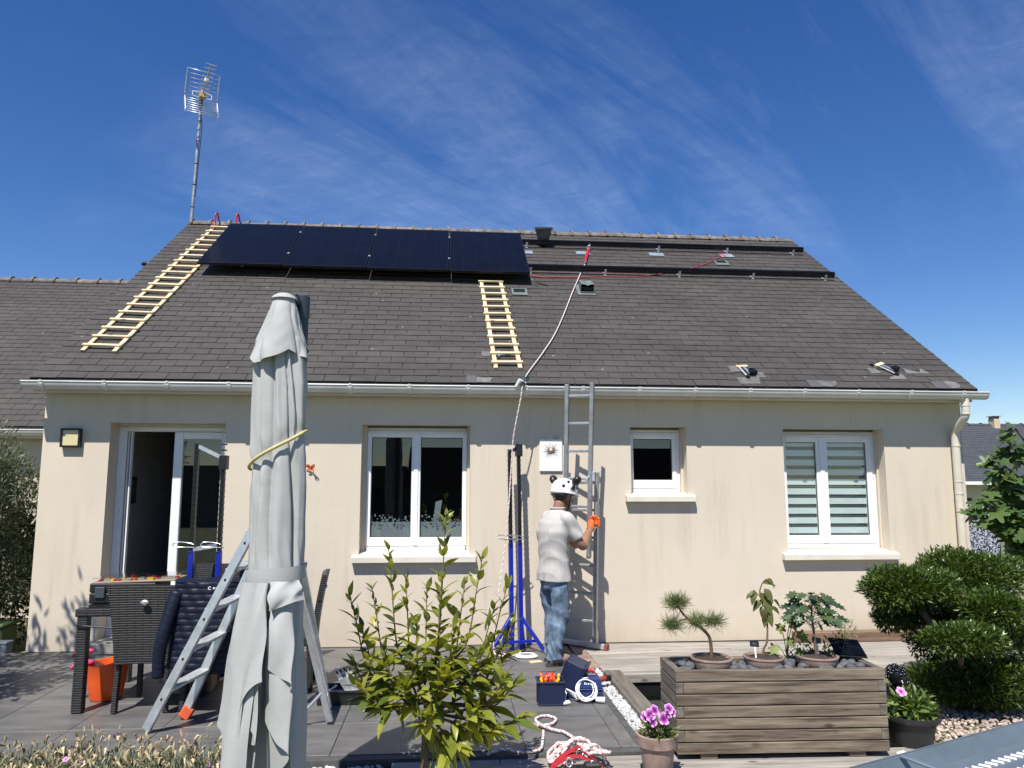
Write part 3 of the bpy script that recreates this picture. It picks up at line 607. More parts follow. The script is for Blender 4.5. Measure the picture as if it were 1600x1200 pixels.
# sliding door
d0, d1, dz0, dz1 = OPEN[0]; y = 0.215
f = MB(); f.lohi((d0+.001, y, dz0+.04), (d0+.06, y+.08, dz1-.03)); f.lohi((d1-.05, y, dz0+.04), (d1-.001, y+.08, dz1-.03)); f.lohi((d0+.06, y, dz1-.075), (d1-.05, y+.08, dz1-.03)); f.lohi((d0+.001, y-.02, dz0), (d1-.001, y+.08, dz0+.04))
door = f.build('sliding_door', m_white, house, bev=0.003)
MB().lohi((d0+.001, y-.01, dz1-.028), (d1-.001, y+.1, dz1-.001)).build('shutter_slat', m_gutter, door)
for k in range(3): MB().lohi((d0+.061+.022*k, y+.015+.012*k, dz0+.042), (d0+.074+.022*k, y+.085, dz1-.077)).build('door_track', m_gutter if k % 2 else m_white, door)
s = MB(); x0, x1 = 1.178, 1.70; s.lohi((x0, y-.012, dz0+.045), (x0+.085, y+.05, dz1-.08)); s.lohi((x1-.055, y-.012, dz0+.045), (x1, y+.05, dz1-.08)); s.lohi((x0+.085, y-.012, dz0+.045), (x1-.055, y+.05, dz0+.15)); s.lohi((x0+.085, y-.012, dz1-.15), (x1-.055, y+.05, dz1-.08))
s.build('leaf_frame', m_white, door, bev=0.004)
MB().lohi((x0+.083, y+.015, dz0+.148), (x1-.053, y+.021, dz1-.148)).build('pane', m_glass, door)
MB().lohi((d0-.06, -.16, 0.003), (d1+.02, -.001, 0.10)).build('door_step', M('step_concrete', (0.25, 0.235, 0.21), 0.85, var=0.2, vs=12), door, bev=0.006)
pfm = MB(); pfm.lohi((0.351, 1.2, 1.36), (0.366, 1.42, 1.66)); pic = pfm.build('picture_frame', m_black, house)
MB().lohi((0.3665, 1.225, 1.39), (0.368, 1.395, 1.63)).build('picture', M('picture_print', (0.16, 0.16, 0.15), 0.6, var=0.5, vs=12), pic)
# the dark seam where the render meets the paving
MB().lohi((0.0, -0.0035, -0.02), (W, -0.0005, 0.006)).build('base_joint', m_joint, house)

# ================================================================== ANNEX to the left
annex = thing('annex', 'lower slate-roofed annex behind the house at the left edge', 'house', (0, 0, 0))
AY, AZ, ARY, ARZ = 2.0, 2.24, 6.05, 5.16; AA = math.atan2(ARZ-AZ, ARY-AY); AL = math.hypot(ARZ-AZ, ARY-AY); AX0, AX1 = -6.0, -0.06
wbx = MB(); wbx.lohi((AX0+.1, AY+.32, -.06), (AX1, AY+.55, 2.35)); wbx.build('wall', m_wall, annex)
ar = MB().lohi((AX0, 0.03, -.03), (AX1, AL, -.008)).build('roof', m_underlay, annex); ar.location = (0, AY, AZ); ar.rotation_euler = (AA, 0, 0)
lay_slates(ar, AX0, AX1, AL-.02, m_slate, 290, s0=0.06, order=lambda c: c[0] > -3.2+0.0*c[2] and c[1] < -0.55)
MB().quad((AX0, ARY+.02, ARZ-.01), (AX1, ARY+.02, ARZ-.01), (AX1, ARY+4.3, AZ-.2), (AX0, ARY+4.3, AZ-.2)).build('back_slope', m_slate, annex)
ridge(annex, AX0, AX1, ARY, ARZ-.045, 16)
ag = MB(); dy_ = AY-EY; dz_ = AZ-EZ+.0
ag.extrude([(p[0]+dy_, p[1]+dz_) for p in prof+inner], 'x', AX0, AX1); ag.tube([(AX0, -0.320+dy_, 2.550+dz_), (AX1, -0.320+dy_, 2.550+dz_)], 0.0075, 8)
ag.build('gutter', m_gutter, annex, smooth=35)
MB().lohi((AX0, AY+.13, AZ-.10), (AX1, AY+.16, AZ+.09)).build('fascia', m_gutter, annex)

# ================================================================== FAR HOUSE, right
fh = thing('far_house', 'neighbouring house with blue-grey slate roof and small chimney at right', 'house', (0, 0, 0))
m_farslate = M('far_slate', (0.052, 0.057, 0.066), 0.75, var=0.10, vs=3, rnd=0.06)
FX0, FX1, FY, FZ, FRY, FRZ = 14.0, 34.0, 13.6, 1.66, 17.2, 3.62; FA = math.atan2(FRZ-FZ, FRY-FY); FL = math.hypot(FRZ-FZ, FRY-FY)
MB().lohi((FX0+.3, FY+.4, -.06), (FX1-.3, FRY+3.2, 1.85)).build('wall', m_wall, fh)
fr_ = MB().lohi((FX0, 0, -.05), (FX1, FL, -.01)).build('roof', m_farslate, fh); fr_.location = (0, FY, FZ); fr_.rotation_euler = (FA, 0, 0)
big = MB(); k = 0
while k*.16 < FL-.1:
    x = FX0+(k % 2)*.15-.3
    while x < FX1:
        a, c = max(x, FX0), min(x+.3, FX1); x += .3
        if c-a > .03:
            m_ = slate_mesh(c-a-.006, .23); big.add(m_.v[0]+np.array(((a+c)/2, k*.16+.11, random.uniform(0, .003))), m_.f)
    k += 1
o = big.build('slates', m_farslate, fr_, fix=False); kind(o, 'stuff')
MB().quad((FX0, FRY, FRZ-.01), (FX1, FRY, FRZ-.01), (FX1, 2*FRY-FY, FZ), (FX0, 2*FRY-FY, FZ)).build('back_slope', m_farslate, fh)
ridge(fh, FX0, FX1, FRY, FRZ-.03, 40, 0.10, m_farslate)
MB().lohi((FX0, FY-.12, FZ-.10), (FX1, FY-.01, FZ-.005)).build('gutter', m_white, fh)
ch = MB().lohi((22.83, FRY-.25, FRZ-.5), (23.04, FRY+.05, FRZ+.20)).build('chimney', M('chimney_render', (0.55, 0.46, 0.30), 0.85), fh)
for x in (22.85, 23.02):
    MB().lohi((x-.015, FRY-.23, FRZ+.20), (x+.015, FRY+.03, FRZ+.28)).build('cap_leg', m_grey, ch)
MB().lohi((22.90, FRY-.2, FRZ+.20), (22.97, FRY+.0, FRZ+.27)).build('flue', m_mortar, ch)
MB().lohi((22.79, FRY-.29, FRZ+.28), (23.08, FRY+.09, FRZ+.30)).build('cap', m_grey, ch)

# ================================================================== behind the camera: what the panes mirror
nb = thing('opposite_house', 'low dark-roofed house across the garden, mirrored in the windows', 'house', (0, 0, 0))
MB().lohi((-9, -27, -.06), (13.5, -22.4, 1.5)).build('wall', M('grey_render', (0.09, 0.085, 0.075), 0.85), nb)
rf = MB(); rf.add([(2.4, -22.0, 1.5), (14, -22.0, 1.5), (14, -24.7, 3.1), (2.4, -24.7, 3.1), (14, -27.4, 1.5), (2.4, -27.4, 1.5)], [(0, 1, 2, 3), (3, 2, 4, 5), (0, 3, 5), (1, 4, 2)])
rf.add([(-9.5, -22.0, 1.4), (2.3, -22.0, 1.4), (2.3, -24.7, 2.3), (-9.5, -24.7, 2.3), (2.3, -27.4, 1.4), (-9.5, -27.4, 1.4)], [(0, 1, 2, 3), (3, 2, 4, 5), (0, 3, 5), (1, 4, 2)])
rf.build('roof', M('opposite_slate', (0.014, 0.014, 0.016), 0.95, spec=0.0), nb)
for x in (-4, 1.0, 5, 9): MB().lohi((x, -22.39, .3), (x+1.2, -22.34, 1.3)).build('window', m_dark_int, nb)

# ================================================================== ON THE ROOF
def roof_thing(name, label, cat, x, s, off=0.0, group=None, rz=0.0):
    o = thing(name, label, cat, on_roof(x, s, off), (0, 0, 0), group)
    o.rotation_euler = (Matrix.Rotation(ANG, 3, 'X') @ Matrix.Rotation(rz, 3, 'Z')).to_euler(); return o
SLH = 0.013                                                     # top of the slates above the roof plane

# solar panels: local x along the roof, y up the slope
def cellmat():
    m = bpy.data.materials.new('pv_cells'); m.use_nodes = True; t = m.node_tree; L = t.links; bs = t.nodes['Principled BSDF']
    bs.inputs['Roughness'].default_value = 0.22; bs.inputs['Specular IOR Level'].default_value = 0.10
    tcn = N(t, 'ShaderNodeTexCoord'); br = N(t, 'ShaderNodeTexBrick'); br.offset = 0; br.inputs['Scale'].default_value = 1
    br.inputs['Brick Width'].default_value = 0.173; br.inputs['Row Height'].default_value = 0.0865; br.inputs['Mortar Size'].default_value = 0.0016; br.inputs['Mortar Smooth'].default_value = 0.3
    br.inputs['Color1'].default_value = (0.0035, 0.004, 0.0065, 1); br.inputs['Color2'].default_value = (0.0045, 0.005, 0.008, 1); br.inputs['Mortar'].default_value = (0.012, 0.013, 0.017, 1)
    L.new(tcn.outputs['Object'], br.inputs['Vector']); L.new(br.outputs['Color'], bs.inputs['Base Color']); return m
m_pv = cellmat()
PW, PL, POFF = 1.056, 1.69, 0.168
panels = []
plabels = ['black solar panel at the left end of the row beside the long roof ladder', 'black solar panel second from the left in the row of four',
           'black solar panel third from the left in the row of four', 'black solar panel at the right end of the row above the short roof ladder']
for k in range(4):
    p = roof_thing('solar_module', plabels[k], 'solar panel', 0.742+k*1.069+PW/2, 2.835+.03+PL/2-0.022*k, POFF, 'solar panels on the roof')
    fr = MB(); hw, hl = PW/2, PL/2
    for lo, hi in [((-hw, -hl, -.018), (-hw+.012, hl, .018)), ((hw-.012, -hl, -.018), (hw, hl, .018)), ((-hw+.012, -hl, -.018), (hw-.012, -hl+.012, .018)), ((-hw+.012, hl-.012, -.018), (hw-.012, hl, .018))]: fr.lohi(lo, hi)
    fr.build('frame', m_blackmetal, p, bev=0.001)
    MB().lohi((-hw+.012, -hl+.012, .008), (hw-.012, hl-.012, .0155)).build('cells', m_pv, p)
    MB().lohi((-.06, .25, -.02), (.06, .40, -.002)).build('junction_box', m_black, p)
    if k < 3:
        for sy in (-0.42, 0.50): MB().lohi((hw-.006, sy-.02, .0185), (hw+.019, sy+.02, .024)).build('clamp', m_alu, p)
    panels.append(p)
# mounting rails, running on to the right edge
def rail(s, x0, x1, label, feet):
    r = roof_thing('mounting_rail', label, 'mounting rail', x0, s, 0, 'solar mounting rails')
    pr = [(-.026, .055), (.026, .055), (.026, .090), (.021, .096), (.021, .128), (.009, .128), (.009, .116), (-.009, .116), (-.009, .128), (-.021, .128), (-.021, .096), (-.026, .090)]
    MB().extrude(pr, 'x', 0, x1-x0).build('rail', m_blackmetal, r)
    fm = MB(); fm.lohi((-.016, -.036, SLH+.002), (.016, -.030, .095)); fm.lohi((-.014, -.028, SLH+.001), (.014, .10, SLH+.007)); fm.cyl((0, -.034, .07), (0, -.026, .07), .010, None, 8); fm.lohi((-.016, -.060, SLH+.001), (.016, -.028, SLH+.006))
    me = fm.mesh('roof_hook'); me.materials.append(m_alu)
    for x in feet: inst('roof_hook', me, r, (x-x0, 0, 0))
    return r
rail(4.36, 0.85, 9.40, 'upper black mounting rail just below the ridge', [1.2, 2.3, 3.4, 4.4, 5.10, 6.05, 7.12, 8.19, 9.24])
rail(3.26, 0.85, 9.40, 'lower black mounting rail at the bottom edge of the panels', [1.2, 2.3, 3.4, 4.4, 5.06, 6.10, 7.15, 8.21, 9.27])
# loose blue-grey flashing sheets under the upper hooks
m_flash = M('lead_blue_flashing', (0.20, 0.25, 0.31), 0.5, var=0.25, vs=14)
for k, (x, s, w_) in enumerate([(5.09, 4.10, .16), (5.93, 4.14, .21), (7.05, 4.16, .22), (8.15, 4.20, .20)]):
    t = roof_thing('flashing_sheet', ['small blue-grey flashing sheet beside the last solar panel', 'pale blue-grey flashing sheet under the red rope grab', 'blue-grey flashing sheet midway along the upper rail', 'blue-grey flashing sheet above the small roof vent near the right'][k], 'flashing', x, s, SLH+.002, 'flashing sheets', rz=random.uniform(-.06, .06))
    MB().lohi((-w_/2, -.075, 0), (w_/2, .075, .003)).build('sheet', m_flash, t); MB().lohi((-w_/2, -.075, .0031), (w_/2, -.06, .008)).build('fold', m_flash, t)

# roof ladders in fresh pine
def roof_ladder(name, label, xb, sb, xt, st, width, n, hooks):
    L_ = math.hypot(xt-xb, st-sb); rz = math.atan2(st-sb, xt-xb)-PI/2
    t = roof_thing(name, label, 'roof ladder', xb, sb, SLH+.002, 'wooden roof ladders', rz)
    for x in (-width/2, width/2): MB().lohi((0, -.022, 0), (L_, .022, .022)).build('rail', m_pine, t, bev=.002).matrix_local = Matrix.Translation((x, 0, 0)) @ Matrix.Rotation(PI/2, 4, 'Z')
    rm = MB().box((0, 0, 0), (width+.075, .036, .022)).mesh('rung', bev=.002); rm.materials.append(m_pine)
    for k in range(n): inst('rung', rm, t, (random.uniform(-.004, .004), .10+k*(L_-.14)/(n-1), .033), (0, 0, random.uniform(-.01, .01)))
    if hooks:
        for x in (-width/2, width/2):
            pts = [(x, L_-.12, .03), (x, L_+.02, .032), (x, L_+.10, .10), (x, L_+.15, .17), (x, L_+.205, .175), (x, L_+.24, .12), (x, L_+.255, -.06)]
            MB().tube(smooth_path(pts, 5), .013, 8).build('ridge_hook', m_red, t, smooth=50)
    return t
roof_ladder('roof_ladder', 'long pine roof ladder with red ridge hooks at the left end of the roof', 0.392, 0.595, 0.565, 4.83, 0.315, 20, True)
roof_ladder('roof_ladder', 'short pine roof ladder lying below the rightmost solar panel', 4.565, 0.345, 4.495, 2.83, 0.255, 12, False)
# small plates and clips lying between the lower rungs
t = roof_thing('hook_plate', 'small steel hook plate lying between rungs of the short roof ladder', 'hook plate', 4.50, 0.70, SLH+.001)
MB().lohi((-.05, -.03, 0), (.03, .03, .004)).build('plate', m_alu_dull, t); MB().lohi((-.03, -.10, .004), (-.005, .03, .03)).build('arm', m_galv, t); MB().lohi((.05, -.02, 0), (.11, .02, .012)).build('clip', m_grey, t)

# black bucket on the upper rail
bu = thing('bucket', 'dark grey plastic bucket propped on the roof beside the panels', 'bucket', on_roof(5.36, 4.44, SLH+.015), (ANG*0.55, 0, 0))
MB().lathe([(0.066, 0), (0.070, .004), (0.128, .235), (0.136, .24), (0.136, .262), (0.126, .262), (0.124, .24), (0.064, .012), (0, .012)], n=28).build('body', M('bucket_plastic', (0.085, 0.095, 0.098), 0.4, var=0.15), bu, smooth=40)
MB().tube([(0.140*math.cos(a), -.02+.05*math.sin(a), .25+.13*math.sin(a)) for a in np.linspace(PI, 2*PI, 14)], .0035, 6).build('handle', m_black, bu, smooth=True)

# roof vents
m_vent = M('vent_green_grey', (0.13, 0.155, 0.145), 0.55, var=0.12)
v = roof_thing('roof_vent', 'grey-green chimney-style roof vent with notched hood', 'roof vent', 5.735, 2.66, SLH+.002)
MB().lohi((-.125, -.20, 0), (.105, .17, .006)).build('base_plate', m_vent, v)
hd = MB(); hp = [(-.085, .02), (-.085, .125), (-.028, .118), (0.0, .104), (.028, .118), (.085, .125), (.085, .02)]
hd.add([(x, -.13, z) for x, z in hp]+[(x*.9, .12, .02+(z-.02)*.62) for x, z in hp], [(1, 2, 9, 8), (2, 3, 10, 9), (3, 4, 11, 10), (4, 5, 12, 11), (0, 1, 8, 7), (5, 6, 13, 12), (7, 8, 9, 10, 11, 12, 13)])
hd.build('hood', m_vent, v); MB().lohi((-.078, -.105, .006), (.078, .08, .075)).build('grille', m_black, v); MB().lohi((-.085, -.15, .006), (.085, -.128, .022)).build('lip', m_vent, v)
for x, s, lab in [(4.85, 2.50, 'flat grey roof vent just right of the short roof ladder'), (7.955, 3.85, 'flat grey roof vent between the rails near the right end')]:
    v = roof_thing('roof_vent', lab, 'roof vent', x, s, SLH+.001, 'flat slate vents')
    f = MB(); f.lohi((-.10, -.11, 0), (-.075, .11, .016)); f.lohi((.075, -.11, 0), (.10, .11, .016)); f.lohi((-.075, -.11, 0), (.075, -.03, .016)); f.lohi((-.075, .09, 0), (.075, .11, .016)); f.build('frame', m_vent, v)
    MB().lohi((-.075, -.03, 0), (.075, .09, .004)).build('opening', m_black, v)
# worn soot-like stain is the vent's own dirt: a dark thin film of dust
# hook brackets sitting in the opened slates
def bracket(label, x, s, a):
    t = roof_thing('roof_bracket', label, 'bracket', x, s, SLH, 'brackets in opened slates', a)
    MB().lohi((-.055, .05, -.012), (.075, .09, .02)).build('batten', m_pine, t)
    MB().lohi((-.045, -.16, .012), (-.020, .07, .018)).build('arm', m_alu_dull, t); MB().lohi((.01, -.10, .012), (.035, .07, .018)).build('arm', m_alu, t)
    MB().lohi((.02, -.12, .016), (.10, -.06, .045)).build('cross_plate', m_blackmetal, t); MB().lohi((-.05, -.19, .004), (-.016, -.155, .03)).build('toe', m_black, t)
bracket('steel bracket in a slate gap above the gutter, right of centre', 7.10, 0.40, 0.10)
bracket('steel bracket on bare batten in the slate gap nearest the right end', 8.73, 0.50, 0.5)

# red rope grab and white-red lifeline
def ropemat(name, c1, c2, turns=26.0):
    m = bpy.data.materials.new(name); m.use_nodes = True; t = m.node_tree; L = t.links; bs = t.nodes['Principled BSDF']; bs.inputs['Roughness'].default_value = 0.8
    tcn = N(t, 'ShaderNodeTexCoord'); vo = N(t, 'ShaderNodeTexVoronoi'); vo.inputs['Scale'].default_value = turns; L.new(tcn.outputs['Object'], vo.inputs['Vector'])
    sp = N(t, 'ShaderNodeSeparateColor'); L.new(vo.outputs['Color'], sp.inputs[0]); rp = ramp(t, sp.outputs[0], 0.66, 0.72, tuple(c1)+(1,), tuple(c2)+(1,)); L.new(rp.outputs[0], bs.inputs['Base Color']); return m
m_rope = ropemat('white_red_rope', (0.72, 0.69, 0.66), (0.36, 0.045, 0.06), 70); m_ropewhite = M('white_rope', (0.74, 0.73, 0.70), 0.85, var=0.08, vs=60)
def braid(mb, pts, r, lay=0.05, n=8):
    """rope with a raised twisted surface: two interleaved strands"""
    P = [np.array(p, float) for p in pts]; d = np.cumsum([0]+[np.linalg.norm(P[i+1]-P[i]) for i in range(len(P)-1)])
    m = max(4, int(d[-1]/(lay/5))); ss = np.linspace(0, d[-1], m); Q = np.stack([np.interp(ss, d, [p[k] for p in P]) for k in range(3)], 1)
    T = np.gradient(Q, axis=0); T /= np.linalg.norm(T, axis=1)[:, None]+1e-9
    u = np.cross(T, np.array((0.3, 0.2, 0.93))); u /= np.linalg.norm(u, axis=1)[:, None]+1e-9; v = np.cross(T, u)
    for ph in (0, PI):
        a = ss/lay*2*PI+ph; mb.cur = 0 if ph == 0 else 1
        mb.tube(Q+(np.cos(a)[:, None]*u+np.sin(a)[:, None]*v)*r*.42, r*.62, 6)
    mb.cur = 0
m_ropered = M('rope_red_strand', (0.60, 0.36, 0.35), 0.85, var=0.3, vs=80)
rg = roof_thing('rope_grab', 'red rope grab clipped to the upper mounting rail', 'rope grab', 5.955, 3.96, .05, rz=-.23)
MB().lohi((-.020, -.29, -.012), (.020, .27, .014)).build('red_sleeve', m_red, rg, bev=.006)
MB().tube(smooth_path([(0, .25, 0), (-.025, .31, .01), (-.01, .37, .02), (.02, .36, .02), (.025, .30, .01), (0, .25, 0)], 5), .007, 6).build('carabiner', m_steel, rg, smooth=True)
MB().tube(smooth_path([(0, -.27, 0), (-.02, -.31, .0), (0, -.34, .0), (.02, -.31, 0), (0, -.27, 0)], 5), .006, 6).build('carabiner', m_steel, rg, smooth=True)
pts = [on_roof(*q, .035) for q in [(5.872, 3.60), (5.711, 3.074), (5.514, 2.411), (5.317, 1.721), (5.131, 1.131), (4.934, 0.635), (4.803, 0.332), (4.72, 0.12)]]
pts += [(4.687, -0.345, 2.575), (4.663, -0.345, 2.415), (4.62, -0.33, 2.193), (4.592, -0.31, 2.004), (4.572, -0.30, 1.689), (4.546, -0.32, 1.316), (4.507, -0.35, 0.952), (4.455, -0.40, 0.598), (4.416, -0.45, 0.311), (4.40, -0.47, 0.06), (4.43, -0.50, 0.012), (4.55, -0.55, 0.012), (4.66, -.42, .012), (4.58, -.33, .012), (4.47, -.42, .012), (4.52, -.5, .016)]
rl = MB(); braid(rl, smooth_path(pts, 10), .0078, .06); tag(rl.build('safety_rope', [m_ropewhite, m_ropered], smooth=True), 'white and red safety rope running from the roof over the gutter to the ground', 'rope')
gp = thing('rope_pulley', 'small grey rope pulley clipped over the gutter below the short roof ladder', 'pulley', (4.665, -.33, 2.57), (0.5, 0.3, 0.5))
MB().lohi((-.045, -.02, -.045), (.045, .02, .05)).build('cheek', m_gutter, gp, bev=.008); MB().cyl((0, -.035, .02), (0, .035, .02), .03, None, 14).build('wheel', m_grey, gp, smooth=40); MB().tube(smooth_path([(.02, 0, .04), (.05, 0, .08), (.03, 0, .11), (0, 0, .08), (.02, 0, .04)], 4), .006, 6).build('carabiner', M('teal_metal', (0.02, 0.16, 0.18), 0.3, 0.6), gp, smooth=True)
# red and white cable under the rails
pts = [on_roof(x, s, o_) for x, s, o_ in [(4.90, 3.20, .06), (5.003, 3.14, .03), (5.2, 3.06, .022), (5.412, 3.08, .02), (5.75, 3.10, .02), (6.045, 3.15, .022), (6.594, 3.19, .02), (7.0, 3.36, .02), (7.317, 3.52, .02), (7.62, 3.72, .02), (7.83, 3.90, .045), (8.0, 4.08, .02), (8.12, 4.16, .02), (8.05, 4.28, .02), (8.16, 4.30, .02)]]
tag(MB().tube(smooth_path(pts, 6), .007, 6).build('solar_cable', M('cable_red', (0.36, 0.03, 0.05), 0.5), smooth=True), 'red solar cable trailing across the slates under the lower rail', 'cable')
tag(MB().tube([on_roof(4.95, 2.95, .06), on_roof(5.05, 2.88, .03), on_roof(5.25, 2.75, .022)], .007, 6).build('black_cable', m_black, smooth=True), 'short black cable end below the last solar panel', 'cable')

# small dark roof cowl peeping over the left verge
vc = thing('roof_cowl', 'small dark cowl sticking out past the left verge of the roof', 'cowl', (-0.10, 2.55, 4.52))
MB().ball((0, 0, 0), (.10, .06, .035)).build('cap', m_black, vc, smooth=True); MB().cyl((0.05, .0, -.25), (0.02, 0, -.0), .03, None, 10).build('pipe', m_grey, vc)

# aerial on its mast
an = thing('aerial', 'grid television aerial on a tall galvanised mast at the left gable', 'aerial', (-0.028, 3.88, 5.2))
mast = MB(); mast.tube([(0, 0, -.9), (0.0, 0, .35), (.022, 0, 1.2), (.04, 0, 2.04), (.052, 0, 2.55)], [.026, .026, .025, .024, .020], 12); mo_ = mast.build('mast', m_galv, an, smooth=50)
for z in (.62, .98, 1.32, 1.69, 2.02): x = np.interp(z, [.35, 1.2, 2.04], [0, .022, .04]); MB().cyl((x, 0, z-.006), (x, 0, z+.006), .029, None, 12).build('band', m_black, mo_)
# reflector: two grid wings of rods between side strips, tilted
ctr = np.array((.055, -.05, 2.36)); ra = rotz(0.48) @ rotx(-0.06)
def rp(x, y, z): return ctr+ra @ (np.array((x, y, z))*.82)
for wing, (zA, zB, yA, yB) in (('u', (.03, .46, -.02, -.22)), ('l', (-.03, -.40, -.02, -.20))):
    g_ = MB()
    for k in range(7):
        q = k/6; z = zA+(zB-zA)*q; yy = yA+(yB-yA)*q; g_.tube([rp(-.29, yy, z), rp(.29, yy, z)], .0060, 6)
    g_.build('reflector_grid', m_alu, an, smooth=True)
    for x in (-.29, .29): MB().bar(rp(x, yA, zA), rp(x, yB, zB), .055, .008, up=tuple(ra @ np.array((1, 0, 0)))).build('reflector_side', m_alu_dull if wing == 'u' else m_white, an)
bo = MB(); bo.bar(rp(0, .05, -.02), rp(.03, -.75, .32), .016, .016); bo.build('boom', m_alu, an)
for k in range(9):
    q = k/8; c = rp(.03*(.12+.88*q), -.08-.67*q, .04+.28*q); ex = ra @ np.array((1, 0, 0)); h = .085
    MB().tube([c-ex*h, c+ex*h], .0055, 6).build('director', m_alu, an)
lp = [rp(-.17, -.13, .02), rp(-.14, -.13, .07), rp(.14, -.13, .07), rp(.17, -.13, .02), rp(.14, -.13, -.03), rp(-.14, -.13, -.03), rp(-.17, -.13, .02)]
MB().tube(smooth_path(lp, 3), .0055, 6).build('dipole', m_white, an, smooth=True)
MB().box(rp(0, -.13, .02), (.09, .07, .10), ra).build('balun_box', M('rusty_box', (0.36, 0.22, 0.10), 0.7, var=0.4, vs=20), an, bev=.008)
MB().box(rp(0.0, .0, -.05), (.06, .07, .16), ra).build('clamp', m_grey, an, bev=.008)
MB().box(rp(.018, -.40, .19), (.055, .05, .06), ra).build('director_clip', m_white, an, bev=.006)
MB().tube(smooth_path([rp(0, -.1, -.05), rp(.02, .03, -.25), (.07, .03, 1.95), (.055, .028, 1.5), (.03, .03, .8)], 6), .005, 6).build('lead', m_black, an, smooth=True)

# ================================================================== ON THE FRONT WALL
wl_ = thing('wall_light', 'square black-framed wall light with pale diffuser near the left corner', 'wall light', (0.278, -0.001, 2.03))
f = MB(); h = .092
for lo, hi in [((-h, -.055, -h), (-h+.018, 0, h)), ((h-.018, -.055, -h), (h, 0, h)), ((-h+.018, -.055, -h), (h-.018, 0, -h+.018)), ((-h+.018, -.055, h-.018), (h-.018, 0, h))]: f.lohi(lo, hi)
f.build('frame', m_black, wl_, bev=.002); MB().lohi((-h+.018, -.044, -h+.018), (h-.018, -.002, h-.018)).build('diffuser', M('diffuser', (0.62, 0.55, 0.30), 0.35, var=0.04), wl_)
pq = thing('sun_plaque', 'white square wall plaque with a bronze sun of thin rays', 'plaque', (5.012, -0.004, 1.88))
MB().lohi((-.118, -.018, -.165), (.118, 0, .165)).build('plate', M('plaque_white', (0.80, 0.79, 0.76), 0.6, var=0.03), pq, bev=.006)
MB().lohi((-.03, -.012, .0), (.117, -.003, .19)).build('back_plate', m_glass_cl, pq)
sd = MB()
for k in range(16):
    a = 2*PI*k/16+.1; r1_ = .105 if k % 2 == 0 else .085
    sd.add([(.024*math.cos(a-.13), -.0215, .05+.024*math.sin(a-.13)), (r1_*math.cos(a), -.0215, .05+r1_*math.sin(a)), (.024*math.cos(a+.13), -.0215, .05+.024*math.sin(a+.13)), (.016*math.cos(a), -.027, .05+.016*math.sin(a))], [(0, 1, 3), (1, 2, 3)])
sd.build('sun_rays', M('bronze', (0.30, 0.22, 0.12), 0.4, 0.7), pq); MB().ball((0, -.022, .05), (.022, .014, .022)).build('sun_face', M('bronze_light', (0.52, 0.42, 0.30), 0.45, 0.3), pq, smooth=True)
bf = thing('wall_butterfly', 'small orange metal butterfly ornament on the wall by the parasol', 'ornament', (2.60, -0.03, 1.745), (0, 0, -.5))
m_bfly = M('butterfly_orange', (0.55, 0.10, 0.03), 0.5, var=0.5, vs=40)
for s_ in (-1, 1):
    MB().add([(0, 0, .0), (s_*.02, -.02, .032), (s_*.058, -.03, .036), (s_*.062, -.03, .008), (s_*.03, -.015, -.004), (s_*.045, -.02, -.028), (s_*.018, -.01, -.034)], [(0, 1, 2, 3, 4), (0, 4, 5, 6)]).build('wing', m_bfly, bf)
MB().ball((0, -.004, 0), (.005, .005, .03)).build('body', m_black, bf, smooth=True)

# the two panel-lift stands: blue lower posts, black upper posts
def stand(label, loc, rz, tops, lean, L1=1.02, L2=1.95, gap=.105, topmat=None):
    t = thing('panel_stand', label, 'stand', loc, (lean, 0, rz), 'blue and black trestle stands')
    for i, x in enumerate((-gap, gap)):
        MB().lohi((x-.021, -.021, .02), (x+.021, .021, L1)).build('lower_post', m_blue, t, bev=.003)
        up = MB(); up.lohi((x-.017, -.017, L1), (x+.017, .017, tops[i])); up.build('upper_post', m_blackmetal, t, bev=.002)
        nt = MB()
        for k in range(18): nt.lohi((x-.019, -.0195, L1+.05+k*.05), (x+.019, .0195, L1+.062+k*.05))
        kind(nt.build('adjusting_holes', m_black, t), 'stuff')
    MB().bar((-gap, 0, tops[0]-.015), (gap, 0, tops[1]-.015), .03, .03).build('top_bar', topmat or m_blackmetal, t)
    MB().lohi((gap-.03, -.035, tops[1]-.11), (gap+.035, .035, tops[1]+.01)).build('end_bracket', m_black, t, bev=.003)
    MB().bar((-gap, 0, L1+.01), (gap, 0, L1+.05), .03, .035).build('mid_bar', m_alu, t)
    for x in (-gap, gap):
        pts = [(x+.05, -.03, L1+.03), (x-.05, -.06, L1+.035), (x-.12, -.07, L1+.04), (x-.14, -.05, L1+.06), (x-.11, -.03, L1+.075), (x-.03, -.03, L1+.07), (x+.03, -.03, L1+.055)]
        MB().tube(smooth_path(pts, 5), .0045, 6).build('pin', m_steel, t, smooth=True)
    legs = [(.24, -.12), (-.28, -.10), (.10, .10), (-.12, .12)]
    for dx_, dy_ in legs: MB().bar((math.copysign(gap, dx_), 0, .33), (dx_, dy_, .016), .032, .032).build('leg', m_blue, t, bev=.002)
    MB().bar((-.20, -.06, .10), (.18, -.06, .10), .026, .026).build('foot_brace', m_blue, t)
    return t
stand('blue and black panel stand leaning by the worker with red rope beside it', (4.628, -0.33, 0), 0.15, (1.915, 1.975), -0.06, gap=.046)
stand('blue and black panel stand in front of the open sliding door', (1.90, -1.0, 0), -0.10, (1.93, 1.82), -0.0, gap=.118, topmat=m_alu)

